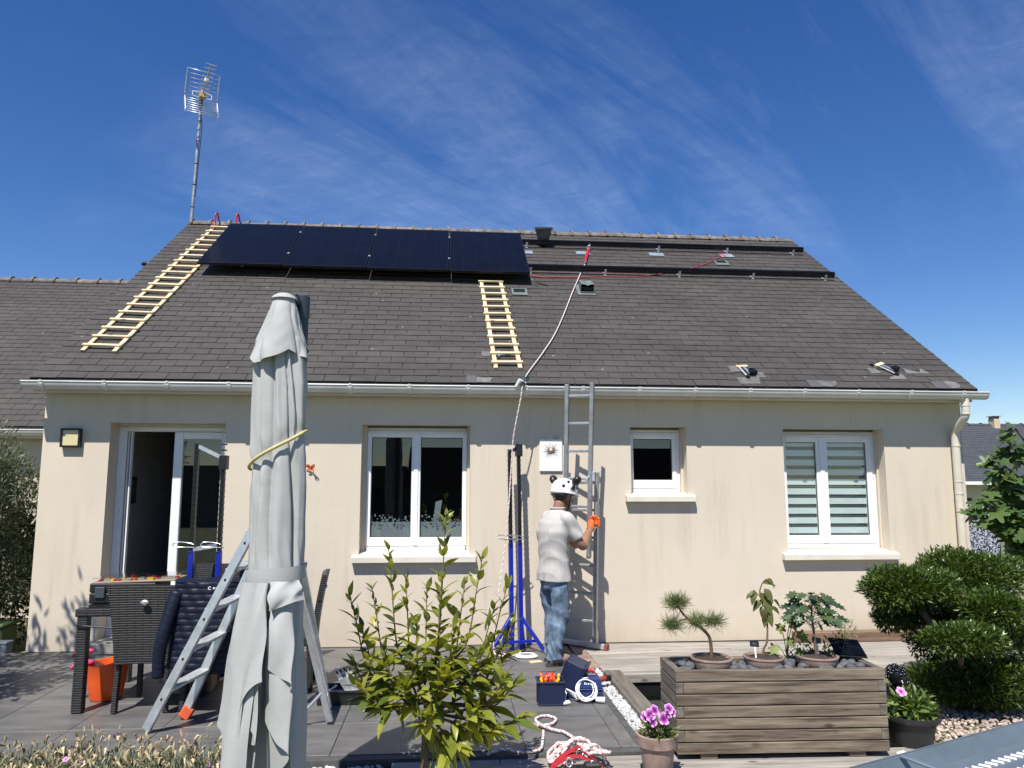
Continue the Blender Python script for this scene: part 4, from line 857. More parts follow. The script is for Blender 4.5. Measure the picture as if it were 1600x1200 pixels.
# ================================================================== LADDERS
# extension ladder the worker holds: two sections, right rails nearer the camera
B0 = np.array((5.27, -0.17, 0.0))
el = thing('extension_ladder', 'aluminium extension ladder held upright against the gutter by the worker', 'ladder', B0)
def rl_(p): return np.array(p, float)-B0
UL0, UL1 = (5.115, -.23, .87), (5.123, -.425, 2.565); UR0, UR1 = (5.335, -.33, .87), (5.357, -.505, 2.575)
LL0, LL1 = (5.13, -.05, .045), (5.165, -.16, 1.70); LR0, LR1 = (5.410, -.20, .035), (5.435, -.29, 1.705)
def lad_sec(a0, a1, b0, b1, zs, w1, mat, nm):
    side = np.array(b0)-np.array(a0); side[2] = 0; side /= np.linalg.norm(side)
    for p0, p1 in ((a0, a1), (b0, b1)):
        MB().bar(rl_(p0), rl_(p1), .060, .038, up=tuple(side)).build('rail', mat, el, bev=.003)
    for z in zs:
        ta = (z-a0[2])/(a1[2]-a0[2]); tb = (z-b0[2])/(b1[2]-b0[2])
        pa = np.array(a0)+(np.array(a1)-np.array(a0))*ta; pb = np.array(b0)+(np.array(b1)-np.array(b0))*tb; d = (pb-pa)/np.linalg.norm(pb-pa)
        MB().bar(rl_(pa), rl_(pb), .030, .026).build('rung', mat, el, bev=.004)
        c = MB()
        for q, sg in ((pb, 1),): c.cyl(rl_(q+d*.012), rl_(q+d*.0145), .012, None, 10)
        c.build('rivet', m_black, el)
lad_sec(UL0, UL1, UR0, UR1, [2.45, 2.18, 1.91, 1.64, 1.37, 1.10], 0, m_galv, 'upper')
lad_sec(LL0, LL1, LR0, LR1, [1.60, 1.33, 1.06, .79, .52, .25], 0, m_galv, 'lower')
MB().bar(rl_((5.06, -.02, .05)), rl_((5.485, -.325, .03)), .055, .045).build('stabiliser_bar', m_alu_dull, el, bev=.004)
cap = MB()
cap.bar(rl_((5.485, -.325, .03)), rl_((5.512, -.345, .029)), .060, .058); cap.build('rubber_foot', M('brown_rubber', (0.20, 0.055, 0.035), 0.7), el, bev=.006)
MB().bar(rl_((5.03, -.0, .05)), rl_((5.06, -.02, .05)), .060, .058).build('rubber_foot', MATS['brown_rubber'], el, bev=.006)
MB().box(rl_((5.365, -.40, 1.66)), (.05, .05, .10)).build('latch_hook', m_alu_dull, el, bev=.008); MB().tube([rl_((5.33, -.43, 1.67)), rl_((5.30, -.44, 1.63)), rl_((5.305, -.44, 1.61))], .010, 8).build('latch_pin', m_alu, el)

# aluminium step ladder behind the parasol, seen side-on
B1 = np.array((2.4, -2.35, 0)); st_ = thing('step_ladder', 'aluminium step ladder standing open behind the closed parasol', 'step ladder', B1)
def s1(p): return np.array(p, float)-B1
apN, apF = np.array((2.78, -2.62, 1.50)), np.array((2.80, -2.30, 1.50))
f0, f1 = np.array((2.035, -2.50, 0.02)), np.array((2.19, -2.22, .05))
MB().bar(s1(f0), s1(apN), .062, .026, up=(.4, .9, 0)).build('rail', m_alu, st_, bev=.003); MB().bar(s1(f1), s1(apF), .062, .026, up=(.4, .9, 0)).build('rail', m_alu, st_, bev=.003)
hl = MB()
for q in (.13, .30, .47, .64, .80):
    c = f0+(apN-f0)*q; nrm = np.array((-.12, -.99, 0)); hl.cyl(s1(c+nrm*.0125), s1(c+nrm*.0150), .010, None, 10)
hl.build('rivet', m_black, st_)
for q in (.17, .34, .51, .68, .85):
    a = f0+(apN-f0)*(q); b_ = f1+(apF-f1)*(q+.02); MB().bar(s1(a), s1(b_), .085, .022, up=(0, 0, 1)).build('tread', m_alu_dull, st_, bev=.003)
r0, r1 = np.array((3.185, -2.42, .02)), np.array((3.13, -2.10, .02))
MB().bar(s1(r0), s1(apN+np.array((.04, 0, 0))), .045, .022, up=(.3, .95, 0)).build('rear_leg', m_alu, st_, bev=.003); MB().bar(s1(r1), s1(apF+np.array((.04, 0, 0))), .045, .022, up=(.3, .95, 0)).build('rear_leg', m_alu, st_, bev=.003)
MB().tube([s1(r0+(apN-r0)*.13), s1(np.array((2.98, -2.45, .05)))], .011, 8).build('brace', m_alu, st_); MB().tube([s1(r0+(apN-r0)*.13), s1(r1+(apF-r1)*.05)], .010, 8).build('brace', m_alu, st_)
MB().bar(s1(apN+np.array((.02, -.02, .02))), s1(apF+np.array((.02, .02, .02))), .20, .03).build('top_platform', m_alu_dull, st_, bev=.004)
ff = MB().box(s1((2.197, -2.22, .045)), (.075, .05, .085), roty(.6)); ff.build('rubber_foot', M('orange_rubber', (0.62, 0.10, 0.03), 0.6), st_, bev=.008)

# ================================================================== CLOSED PARASOL
UX, UY = 3.115, -4.0
um = thing('parasol', 'closed light grey cantilever parasol tied with a yellow cord', 'parasol', (UX, UY, 0))
m_canvas = M('grey_canvas', (0.375, 0.378, 0.365), 0.78, var=0.05, vs=3, bump=0.25, bs=14, bdist=0.010, detail=3)
m_polegrey = M('anthracite_pole', (0.05, 0.058, 0.065), 0.35, 0.3, var=0.08)
MB().cyl((.066, .14, -.02), (.066, .12, 2.46), .036, None, 20).build('pole', m_polegrey, um, smooth=40)
MB().cyl((.066, .12, 2.44), (.066, .12, 2.555), .041, None, 20).build('pole_cap', m_polegrey, um, smooth=40); MB().tube(smooth_path([(.05, .05, 2.50), (.04, .06, 2.54), (.05, .08, 2.55), (.06, .09, 2.52)], 4), .008, 6).build('arm_bolt', m_black, um, smooth=True)
MB().lohi((-.02, .0, 2.50), (.07, .12, 2.53)).build('arm', m_polegrey, um, bev=.004)
MB().lohi((-.30, -.28, -.06), (.40, .44, -.02)).build('base_plate', m_grey, um, bev=.01)
def canopy(name, zt, zb, prof, folds, amp, tw, seed, nz=70, nt=168, hem=None, cord=False):
    """cloth drawn in round the pole: smooth panels between sharp, drifting creases of uneven depth"""
    rr = np.random.default_rng(seed); P = np.zeros((nz, nt+1, 3))
    base = np.sort((np.arange(folds)+rr.uniform(-.32, .32, folds))*2*PI/folds); dep = rr.uniform(.45, 1.25, folds); wid = rr.uniform(.07, .16, folds); dr = rr.uniform(-.35, .35, folds); ph = rr.uniform(0, 6.28, (folds, 2)); p5 = rr.uniform(0, 6.28, 6)
    for i in range(nz):
        q = i/(nz-1)
        for j in range(nt+1):
            th = 2*PI*(j % nt)/nt; z = zt+((hem(th) if hem is not None else zb)-zt)*q
            rx, ry, ox = prof(z); A = amp(z); f_ = 1+A*.55*math.sin(2*th+p5[0]+q*2)+A*.3*math.sin(3*th-q*4+p5[1])
            for k in range(folds):
                c = base[k]+tw*q+dr[k]*q+.10*math.sin(q*6+ph[k, 0]); d = (th-c+PI) % (2*PI)-PI; w_ = wid[k]*(1+.3*math.sin(q*9+ph[k, 1]))
                f_ -= A*2.0*dep[k]*(.75+.25*math.sin(q*7+ph[k, 1]))*math.exp(-abs(d/w_)**1.3); f_ += A*.55*dep[k]*math.exp(-((d-w_*2.0)/(w_*1.3))**2)
            if cord:
                zc = z-(1.762+.095*math.cos(th)); f_ *= 1-.085*math.exp(-(zc/.05)**2)
                f_ += .030*math.exp(-(zc/.15)**2)*(1-2*abs(math.sin(4.5*th+zc*17+p5[2])))+.022*math.exp(-((z-1.24)/.08)**2)*(1-2*abs(math.sin(8*th+(z-1.2)*9+p5[3])))+.018*(1-2*abs(math.sin(2.5*th+z*8+p5[4])))*math.exp(-((z-1.45)/.16)**2)
            f_ += .006*math.sin(q*23+4*th+p5[4])*math.sin(th*2+p5[5])
            P[i, j] = (ox+rx*f_*math.cos(th), ry*f_*math.sin(th), z)
    return MB().grid(P)
def prof(z):
    zz = [.20, .54, .86, 1.12, 1.18, 1.46, 1.67, 1.92, 2.08, 2.30, 2.44, 2.52]
    lx = [-.14, -.165, -.155, -.13, -.118, -.124, -.121, -.115, -.11, -.112, -.07, -.045]
    hx = [.155, .17, .17, .15, .142, .132, .124, .122, .122, .10, .065, .045]
    a, b_ = np.interp(z, zz, lx), np.interp(z, zz, hx); return (b_-a)/2, (b_-a)/2*.85, (a+b_)/2
um_c = canopy('canopy', 2.45, 1.17, prof, 10, lambda z: np.interp(z, [1.17, 1.25, 1.6, 2.2, 2.45], [.05, .10, .15, .165, .07]), .35, 3, nz=130, cord=True).build('canopy', m_canvas, um, smooth=True)
# crown flap with pointed hem
def crown_hem(th): return 2.262-.10*abs(((th*2.5/PI+.9) % 2)-1)+.02*math.sin(th*2+1)
def prof_c(z):
    r = np.interp(z, [2.10, 2.20, 2.26, 2.36, 2.46, 2.515], [.150, .142, .125, .098, .070, .050]); return r, r*.9, .0
canopy('crown', 2.515, 2.2, prof_c, 6, lambda z: np.interp(z, [2.15, 2.25, 2.45, 2.51], [.16, .13, .06, .01]), .05, 11, nz=36, hem=crown_hem).build('crown_flap', m_canvas, um, smooth=True)
MB().lathe([(0, .030), (.03, .028), (.055, .014), (.062, 0)], (0, 0, 2.512), n=24).build('crown_cap', m_canvas, um, smooth=40)
# strap
ring = []
for zz_ in (1.135, 1.20):
    rx, ry, ox = prof(1.165); ring.append([(ox+rx*1.04*math.cos(2*PI*k/40), ry*1.04*math.sin(2*PI*k/40), zz_+.010*math.cos(2*PI*k/40)) for k in range(41)])
MB().grid(np.array(ring)).build('strap', m_canvas, um, smooth=True); MB().bar((.015, -.128, 1.14), (.015, -.128, 1.205), .012, .006).build('strap_seam', m_canvas, um)
# skirt below the strap: a back drum and cascading fold panels
def hem_low(th): return .18+.10*math.sin(th*2+.4)
canopy('skirt', 1.17, .2, lambda z: (prof(z)[0]*.93, prof(z)[1]*np.interp(z, [.2, .8, 1.17], [.52, .55, .86]), prof(z)[2]), 9, lambda z: np.interp(z, [.2, .9, 1.17], [.12, .10, .03]), .2, 5, nz=60, hem=hem_low).build('skirt', m_canvas, um, smooth=True)
def cascade(tops, hems, y0, n=14, sub=7):
    """tops/hems: matching polylines; surface ruled between them with a soft belly"""
    T_ = smooth_path(tops, sub*2); H_ = smooth_path(hems, sub*2); P = []
    for i, (a, b_) in enumerate(zip(T_, H_)):
        P.append([a*(1-t)+b_*t+np.array((.006*math.sin(t*9+i*.11), -.014*math.sin(PI*t)+.006*math.sin(i*.21+t*5), 0)) for t in np.linspace(0, 1, n)])
    return MB().grid(np.array(P).transpose(1, 0, 2))
# left wide panel
cascade([(-.13, -.03, 1.14), (-.125, -.09, 1.14), (-.06, -.13, 1.14), (-.01, -.135, 1.14)], [(-.212, -.06, .50), (-.165, -.12, .44), (-.15, -.17, .12), (-.045, -.19, .12)], 0).build('skirt_panel', m_canvas, um, smooth=60)
cascade([(-.06, -.132, 1.14), (-.02, -.14, 1.14), (.012, -.142, 1.14), (.02, -.135, 1.14), (.0, -.12, 1.14), (.018, -.13, 1.14), (.01, -.12, 1.14)],
        [(-.10, -.17, .12), (-.075, -.19, .60), (.022, -.21, .72), (-.09, -.11, .575), (-.002, -.215, .465), (-.06, -.10, .39), (-.02, -.16, .10)], 0).build('skirt_panel', m_canvas, um, smooth=60)
cascade([(.018, -.142, 1.145), (.06, -.14, 1.145), (.11, -.12, 1.145), (.145, -.08, 1.145)], [(.024, -.175, 1.02), (.07, -.18, 1.03), (.135, -.16, 1.055), (.17, -.11, 1.06)], 0).build('skirt_panel', m_canvas, um, smooth=60)
cascade([(.02, -.13, 1.06), (.07, -.14, 1.06), (.13, -.12, 1.06), (.06, -.11, 1.06), (.02, -.12, 1.06), (.08, -.12, 1.06), (.135, -.10, 1.06), (.07, -.10, 1.06), (.03, -.10, 1.06)],
        [(.022, -.16, .765), (.09, -.19, .73), (.150, -.20, .695), (.06, -.11, .58), (.010, -.12, .555), (.085, -.20, .46), (.150, -.21, .395), (.05, -.11, .26), (.03, -.12, .12)], 0).build('skirt_panel', m_canvas, um, smooth=60)
cascade([(.10, -.10, 1.05), (.14, -.07, 1.05), (.15, .0, 1.05)], [(.145, -.14, .18), (.185, -.09, .14), (.20, .02, .16)], 0).build('skirt_panel', m_canvas, um, smooth=60)
# yellow cord
cd = []
for k in range(60):
    th = PI*1.02+2*PI*k/59*1.0; rx, ry, ox = prof(1.76); z = 1.765+.092*math.cos(th+PI*.02+PI)*-1*-1
    z = 1.762-.095*math.cos(th-PI)*1.0+.0; z = 1.762+.095*math.cos(th); cd.append((UX+ox+rx*1.10*math.cos(th), UY+ry*1.12*math.sin(th), z+.012*math.sin(2*th)))
tag(MB().tube(cd, .0085, 8).build('cord', M('yellow_cord', (0.50, 0.42, 0.19), 0.7, var=0.15, vs=60), smooth=True), 'yellow cord wound round the closed parasol', 'cord')

# ================================================================== DINING SET
def wickermat():
    m = M('dark_wicker', (0.019, 0.019, 0.020), 0.45, var=0.2, vs=20, spec=0.5); t = m.node_tree; b = t.nodes['Principled BSDF']; L = t.links
    tcn = N(t, 'ShaderNodeTexCoord'); mp = N(t, 'ShaderNodeMapping'); mp.inputs['Rotation'].default_value = (PI/2, 0, 0); L.new(tcn.outputs['Object'], mp.inputs[0])
    br = N(t, 'ShaderNodeTexBrick'); br.inputs['Scale'].default_value = 1; br.inputs['Brick Width'].default_value = .105; br.inputs['Row Height'].default_value = .0165; br.inputs['Mortar Size'].default_value = .0035; br.inputs['Mortar Smooth'].default_value = 1.0
    br.inputs['Color1'].default_value = (1, 1, 1, 1); br.inputs['Color2'].default_value = (.8, .8, .8, 1); br.inputs['Mortar'].default_value = (0, 0, 0, 1); L.new(mp.outputs[0], br.inputs['Vector'])
    bp = N(t, 'ShaderNodeBump'); bp.inputs['Strength'].default_value = 1.0; bp.inputs['Distance'].default_value = .0045; L.new(br.outputs['Color'], bp.inputs['Height']); L.new(bp.outputs[0], b.inputs['Normal']); return m
m_wick = wickermat()
tb = thing('dining_table', 'dark wicker garden table carrying tool cases', 'table', (2.15, -1.55, 0), (0, 0, 0.02))
MB().lohi((-.82, -.48, .655), (.58, .45, .71)).build('table_top', m_wick, tb, bev=.006); MB().lohi((-.78, -.44, .7105), (.54, .41, .716)).build('glass_top', M('dark_glass_top', (0.012, 0.013, 0.014), 0.12), tb)
for x in (-.77, .53):
    for y in (-.44, .41): MB().lohi((x-.035, y-.035, .003), (x+.035, y+.035, .655)).build('leg', m_wick, tb, bev=.004)
MB().tube(smooth_path([(-.80, -.49, .60), (-.5, -.495, .575), (-.2, -.495, .55), (.1, -.49, .50)], 6), .006, 6).build('strap', m_black, tb, smooth=True)
def make_chair(label, loc, rz):
    c = thing('wicker_chair', label, 'chair', loc, (0, 0, rz), 'dark wicker dining chairs')   # local: back at y=-.24, seat toward +y
    n = 9; Pf = []; Pb = []
    for i in range(n):
        q = i/(n-1); z = .335+.545*q; hw = .185+.045*q**1.2; yb = -.235-.075*q**1.5
        Pf.append([(x*hw, yb+.02*(1-x*x), z) for x in np.linspace(-1, 1, 7)]); Pb.append([(x*hw, yb-.030+.02*(1-x*x), z) for x in np.linspace(-1, 1, 7)])
    bk_ = MB(); bk_.grid(Pf); bk_.grid(Pb)
    bk_.grid([[Pf[i][0] for i in range(n)], [Pb[i][0] for i in range(n)]]); bk_.grid([[Pf[i][-1] for i in range(n)], [Pb[i][-1] for i in range(n)]]); bk_.grid([Pf[-1], Pb[-1]]); bk_.grid([Pf[0], Pb[0]])
    bo_ = bk_.build('backrest', m_wick, c, merge=True, smooth=50)
    MB().ball((.02, -.322, .765), (.030, .010, .018)).build('badge', m_alu, c, smooth=True)
    MB().lohi((-.20, -.22, .335), (.20, .22, .415)).build('seat', m_wick, c, bev=.01)
    for x in (-.17, .17):
        MB().bar((x, -.215, .335), (x*1.02, -.235, .003), .036, .036).build('leg', m_wick, c, bev=.004); MB().bar((x, .195, .335), (x, .2, .003), .036, .036).build('leg', m_wick, c, bev=.004)
    return c
make_chair('dark wicker chair with oval badge at the left front of the table', (1.825, -1.82, 0), 0.0)
make_chair('dark wicker chair with the quilted jacket hung over its back', (2.28, -1.80, 0), -0.03)
make_chair('dark wicker chair at the right end of the table behind the parasol', (2.66, -1.42, 0), PI/2+.10)
make_chair('dark wicker chair on the far side of the table, left', (1.94, -.98, 0), PI-.05)
make_chair('dark wicker chair on the far side of the table, right', (2.48, -.96, 0), PI+.06)
# quilted jacket over the second chair
jk = thing('jacket', 'navy quilted jacket hung over a wicker chair back', 'jacket', (2.27, -2.13, 0))
m_navy = M('navy_nylon', (0.007, 0.010, 0.024), 0.5, var=0.2, vs=14, spec=0.3, bump=0.5, bs=50, bdist=0.006)
def quilt(x0f, x1f, z0, z1, y, pitch, bulge=.014, n=14):
    rows = int((z1-z0)/pitch*8); P = []
    for i in range(rows+1):
        z = z1-(z1-z0)*i/rows; q = (z1-z)/pitch; d = abs(math.sin(PI*q))**.55; xa, xb = x0f(z), x1f(z)
        P.append([(xa+(xb-xa)*u, y(u, z)-bulge*d*(1+.35*math.sin(u*17+int(q)*2.1))+.004*math.sin(u*31+z*40), z) for u in np.linspace(0, 1, n*2)])
    return MB().grid(P)
quilt(lambda z: -.215-.03*(.87-z), lambda z: .225, .285, .905, lambda u, z: -.03-.035*math.sin(PI*u), .042, .006).build('back_panel', m_navy, jk, smooth=True)
quilt(lambda z: -.20, lambda z: .21, .50, .905, lambda u, z: .09+.02*math.sin(PI*u), .042, -.012).build('lining_panel', m_navy, jk, smooth=True)
MB().grid([[(x, -.045-.02*math.sin(PI*(x+.215)/.43), .905), (x, .0, .928+.006*math.sin(x*30)), (x, .09, .905)] for x in np.linspace(-.215, .225, 18)]).build('collar', m_navy, jk, smooth=True)
sv = MB()
pts = [(-.20, -.02, .84), (-.235, -.05, .70), (-.265, -.07, .55), (-.285, -.07, .42), (-.29, -.06, .27)]
Q = smooth_path(pts, 9); rs = [(.046+.005*abs(math.sin(i*1.15)))*(1-.2*i/len(Q)) for i in range(len(Q))]; sv.tube(Q, rs, 12); sv.build('sleeve', m_navy, jk, smooth=True)
sv = MB(); pts = [(.21, -.02, .84), (.235, -.05, .70), (.25, -.06, .55), (.25, -.06, .40), (.245, -.05, .26)]; Q = smooth_path(pts, 9); sv.tube(Q, [(.045+.005*abs(math.sin(i*1.15)))*(1-.25*i/len(Q)) for i in range(len(Q))], 12); sv.build('sleeve', m_navy, jk, smooth=True)
lg = MB(); lx, lz, ly = .035, .868, -.088
lg.add([(lx+.012*math.cos(t), ly, lz+.012*math.sin(t)) for t in np.linspace(.6, 5.6, 12)]+[(lx+.0075*math.cos(t), ly, lz+.0075*math.sin(t)) for t in np.linspace(5.6, .6, 12)], [tuple(range(24))])
for k, wd in enumerate([.010, .006, .007, .008, .006, .007, .008, .005]): lg.lohi((lx+.022+k*.0105, ly-.001, lz-.006), (lx+.022+k*.0105+wd*.8, ly+.001, lz+.006))
lg.build('logo', m_white, jk)

# tool case and bits organiser on the table
cs = thing('tool_case', 'black tool case with latches on the left end of the table', 'tool case', (1.55, -1.70, .717))
MB().lohi((-.21, -.15, 0), (.26, .17, .075)).build('base', m_black, cs, bev=.008); MB().lohi((-.21, -.15, .078), (.26, .17, .145)).build('lid', m_black, cs, bev=.008)
for x in (-.13, .15): MB().lohi((x-.035, -.166, .04), (x+.035, -.151, .12)).build('latch', M('latch_blue_grey', (0.05, 0.06, 0.07), 0.3), cs, bev=.005)
MB().tube(smooth_path([(-.06, -.155, .06), (-.05, -.19, .055), (.05, -.19, .055), (.07, -.155, .06)], 4), .008, 8).build('handle', m_black, cs, smooth=True)
og = thing('bits_organiser', 'clear-lidded organiser of yellow and red bits on top of the tool case', 'organiser', (1.63, -1.68, .864), (0, -.02, .04))
MB().lohi((-.28, -.15, 0), (.30, .15, .012)).build('tray', M('amber_tray', (0.30, 0.24, 0.16), 0.5), og, bev=.003)
MB().lohi((-.285, -.155, .034), (.305, .155, .040)).build('clear_lid', m_glass_cl, og)
for k in range(26):
    x = -.26+.54*(k/25)+random.uniform(-.01, .01); w_ = random.uniform(.012, .035); h_ = random.uniform(.008, .019); y = random.choice([-.13, -.06, .02, .09])
    MB().lohi((x-w_/2, y, .0125), (x+w_/2, y+.05, .0125+h_)).build('bit', [m_yellow, m_red, m_orange, m_steel, m_grey, m_yellow][k % 6] if k < 9 or k > 14 else [m_orange, m_red, m_mortar][k % 3], og)
ob = thing('orange_tub', 'small orange tub on the right end of the table', 'tub', (2.64, -1.78, .717)); MB().lathe([(.05, 0), (.062, .09), (.066, .09), (.066, .10), (.058, .10), (.046, .01), (0, .01)], n=18).build('body', m_orange, ob, smooth=40)

# orange bucket with gloves and tools
bk3 = thing('orange_bucket', 'orange flexible tub under the table corner with pink gloves over its rim', 'tub', (1.43, -1.66, 0), (0, 0, .3))
n = 32; P = []
for r, z in [(.105, .004), (.112, .02), (.132, .14), (.150, .27), (.158, .285)]: P.append([((r*(1+.0*math.cos(2*t)))*math.cos(t), r*.88*math.sin(t), z+(.028*math.cos(t)+.012*math.cos(2*t))*(z/.27)**2) for t in np.linspace(0, 2*PI, n+1)])
for r, z in [(.150, .283), (.125, .14), (.10, .015), (0.001, .012)]: P.append([(r*math.cos(t), r*.88*math.sin(t), z+(.028*math.cos(t)+.012*math.cos(2*t))*(z/.27)**2) for t in np.linspace(0, 2*PI, n+1)])
MB().grid(P).build('body', m_orange, bk3, smooth=50)
MB().tube(smooth_path([(.14, -.03, .30), (.19, -.02, .335), (.19, .02, .335), (.14, .03, .30)], 4), .010, 8).build('handle', m_orange, bk3, smooth=True)
gv = thing('pink_gloves', 'pink gloves hanging over the rim of the orange tub', 'gloves', (1.30, -1.70, .27), (0, 0, .2))
m_pink = M('pink_fabric', (0.55, 0.04, 0.14), 0.7, var=0.2)
g_ = MB(); g_.ball((0, 0, 0), (.05, .03, .025))
for k in range(4): g_.tube(smooth_path([(-.03, -.02+.014*k, 0), (-.075, -.025+.018*k, -.005), (-.10-.01*(k % 2), -.03+.02*k, -.03)], 4), .0095, 8)
g_.tube(smooth_path([(-.01, -.025, 0), (-.03, -.055, .0), (-.055, -.07, -.015)], 4), .010, 8)
remeshed(g_, 'glove', m_pink, gv, .006, 3); MB().tube(smooth_path([(-.09, 0, .07), (-.03, .02, .085), (.03, .03, .075)], 4), .016, 8).build('cuff', m_pink, gv, smooth=True)
tw = thing('trowel', 'black-handled trowel leaning out of the orange tub', 'trowel', (1.36, -1.68, .24), (0, -1.05, .4)); MB().cyl((0, 0, .06), (0, 0, .19), .014, .012, 10).build('handle', m_black, tw, smooth=40); MB().lohi((-.03, -.002, -.08), (.03, .002, .06)).build('blade', m_steel, tw)

# cardboard boxes under the table
m_card = M('cardboard', (0.42, 0.28, 0.15), 0.85, var=0.1, vs=5)
for (x, y, z, w_, d_, h_, rz, lab) in [(1.98, -1.45, .003, .34, .26, .16, .1, 'low cardboard box on the ground under the table'), (1.97, -1.28, .164, .30, .22, .20, -.06, 'taller cardboard box stacked at the back under the table')]:
    bx_ = thing('cardboard_box', lab, 'box', (x, y, z), (0, 0, rz)); MB().lohi((-w_/2, -d_/2, 0), (w_/2, d_/2, h_)).build('carton', m_card, bx_, bev=.002)
    MB().add([(-w_/2, -d_/2, h_+.001), (w_/2, -d_/2, h_+.001), (w_/2, -d_/2-.09, h_+.045), (-w_/2, -d_/2-.09, h_+.045)], [(0, 1, 2, 3)]).build('flap', m_card, bx_); MB().lohi((-.025, -d_/2-.0015, .0), (.025, -d_/2-.0003, h_)).build('tape', M('tape', (0.50, 0.36, 0.2), 0.35), bx_)

# black crate of hook plates near the citrus
cr = thing('hardware_crate', 'black plastic crate of steel roof hooks on the paving', 'crate', (3.22, -1.86, 0), (0, 0, -.02))
f = MB(); f.lohi((-.19, -.12, .004), (.19, .12, .014)); f.lohi((-.19, -.12, .014), (-.178, .12, .10)); f.lohi((.178, -.12, .014), (.19, .12, .10)); f.lohi((-.178, -.12, .014), (.178, -.108, .10)); f.lohi((-.178, .108, .014), (.178, .12, .10)); f.lohi((-.2, -.13, .088), (-.19, .13, .10)); f.lohi((.19, -.13, .088), (.2, .13, .10)); f.lohi((-.19, -.13, .088), (.19, -.12, .10))
f.build('body', m_black, cr); MB().lohi((.20, -.05, .045), (.235, .05, .06)).build('latch', m_black, cr, bev=.004); MB().lohi((.20, -.06, .075), (.25, .06, .085)).build('latch', m_black, cr, bev=.003)
MB().lohi((-.175, -.105, .05), (.175, .105, .06)).build('contents_tray', m_grey, cr)
for k in range(5):
    h_ = thing('roof_hook', ['tallest steel roof hook standing in the black crate', 'steel roof hook second in the bundle in the black crate', 'steel roof hook in the middle of the bundle in the black crate', 'steel roof hook leaning at the back of the black crate', 'short steel roof hook at the right of the black crate'][k], 'roof hook', (3.235+.014*k, -1.87+.03*(k % 3), .066), (.1, -.55+.06*k, .15), 'loose roof hooks')
    a = MB(); a.lohi((-.016, -.002, 0), (.016, .002, .11)); a.lohi((-.016, .0021, .106), (.016, .05, .11)); a.lohi((-.016, .046, .111), (.016, .05, .185-.012*k)); a.lohi((-.016, -.05, .0), (.016, -.0021, .004)); a.build('plate', m_alu_dull, h_)
    MB().lohi((-.006, .0445, .14), (.006, .0459, .165)).build('slot', m_black, h_)
bt = thing('steel_ball_joint', 'shiny steel fitting lying in the black crate', 'fitting', (3.09, -1.90, .075)); MB().ball((0, 0, 0), .020).build('ball', m_steel, bt, smooth=True); MB().cyl((0, 0, 0), (.06, .03, .04), .007, None, 8).build('stem', m_steel, bt)

# ================================================================== TOOLS BY THE WORKER
m_box = M('navy_plastic', (0.010, 0.018, 0.055), 0.42, var=0.12)
m_box2 = M('blue_plastic', (0.02, 0.038, 0.135), 0.4, var=0.1)
tbx = thing('tool_box', 'open navy tool box full of orange and red pliers', 'tool box', (4.72, -2.04, 0), (0, 0, -.03))
f = MB(); w_, d_, h_ = .095, .085, .17
f.lohi((-w_, -d_, .003), (w_, d_, .012)); f.lohi((-w_, -d_, .012), (-w_+.006, d_, h_)); f.lohi((w_-.006, -d_, .012), (w_, d_, h_)); f.lohi((-w_+.006, -d_, .012), (w_-.006, -d_+.006, h_)); f.lohi((-w_+.006, d_-.006, .012), (w_-.006, d_, h_)); f.lohi((-w_-.01, -d_-.008, h_-.014), (w_+.01, -d_, h_)); f.lohi((-w_-.01, d_, h_-.014), (w_+.01, d_+.008, h_)); f.lohi((-w_-.01, -d_, h_-.014), (-w_, d_, h_))
f.build('body', m_box, tbx, bev=.002); MB().tube([(-.06, d_-.01, h_-.005), (-.06, d_-.01, h_+.035), (.035, d_-.01, h_+.04), (.035, d_-.01, h_-.005)], .005, 6).build('handle', m_black, tbx); MB().lohi((-w_-.012, -.05, .02), (-w_-.001, -.035, h_-.015)).build('side_strap', m_black, tbx); MB().lohi((-w_+.006, -d_+.006, .09), (w_-.006, d_-.006, .10)).build('insert', m_black, tbx)
for k in range(13):
    x = 4.66+.12*(k/12)+random.uniform(-.008, .008); y = -2.04+random.uniform(-.06, .05); a, c = random.uniform(-.5, .5), random.uniform(-.6, .6); cols = [m_red, m_orange, m_yellow, m_red, m_orange]
    tl = thing('hand_tool', 'insulated pliers and screwdrivers with red and orange grips in the tool box', 'hand tool', (x, y, .102), (a, c, random.uniform(0, 6)), 'tools in the open tool box')
    MB().cyl((0, 0, 0), (0, 0, .045), .007, .009, 8).build('shaft', m_steel, tl); MB().tube([(0, 0, .035), (.004, 0, .07), (.002, 0, .105+.02*random.random())], [.009, .012, .009], 8).build('grip', cols[k % 5], tl, smooth=True); MB().cyl((0.003, 0, .074), (.0035, 0, .08), .0128, None, 8).build('band', m_yellow if k % 2 else m_red, tl)
ld = thing('open_case_lid', 'large navy tool case standing open beside the tool box', 'tool case', (4.86, -1.80, 0), (0, .40, -.35))
f = MB(); f.lohi((-.07, -.12, .01), (.075, .12, .02)); f.lohi((-.07, -.12, .021), (-.062, .12, .27)); f.lohi((-.062, -.12, .021), (.075, -.112, .27)); f.lohi((-.062, .112, .021), (.075, .12, .27)); f.lohi((-.062, -.112, .262), (.075, .112, .27)); f.build('shell', m_box, ld, bev=.004)
f = MB(); f.lohi((.076, -.13, .0), (.09, .13, .28)); f.build('rim', m_box, ld, bev=.004)
cs2 = thing('power_tool_case', 'closed blue power tool case with pale lettering and red handle', 'tool case', (5.03, -1.92, 0), (0, 0, -.06))
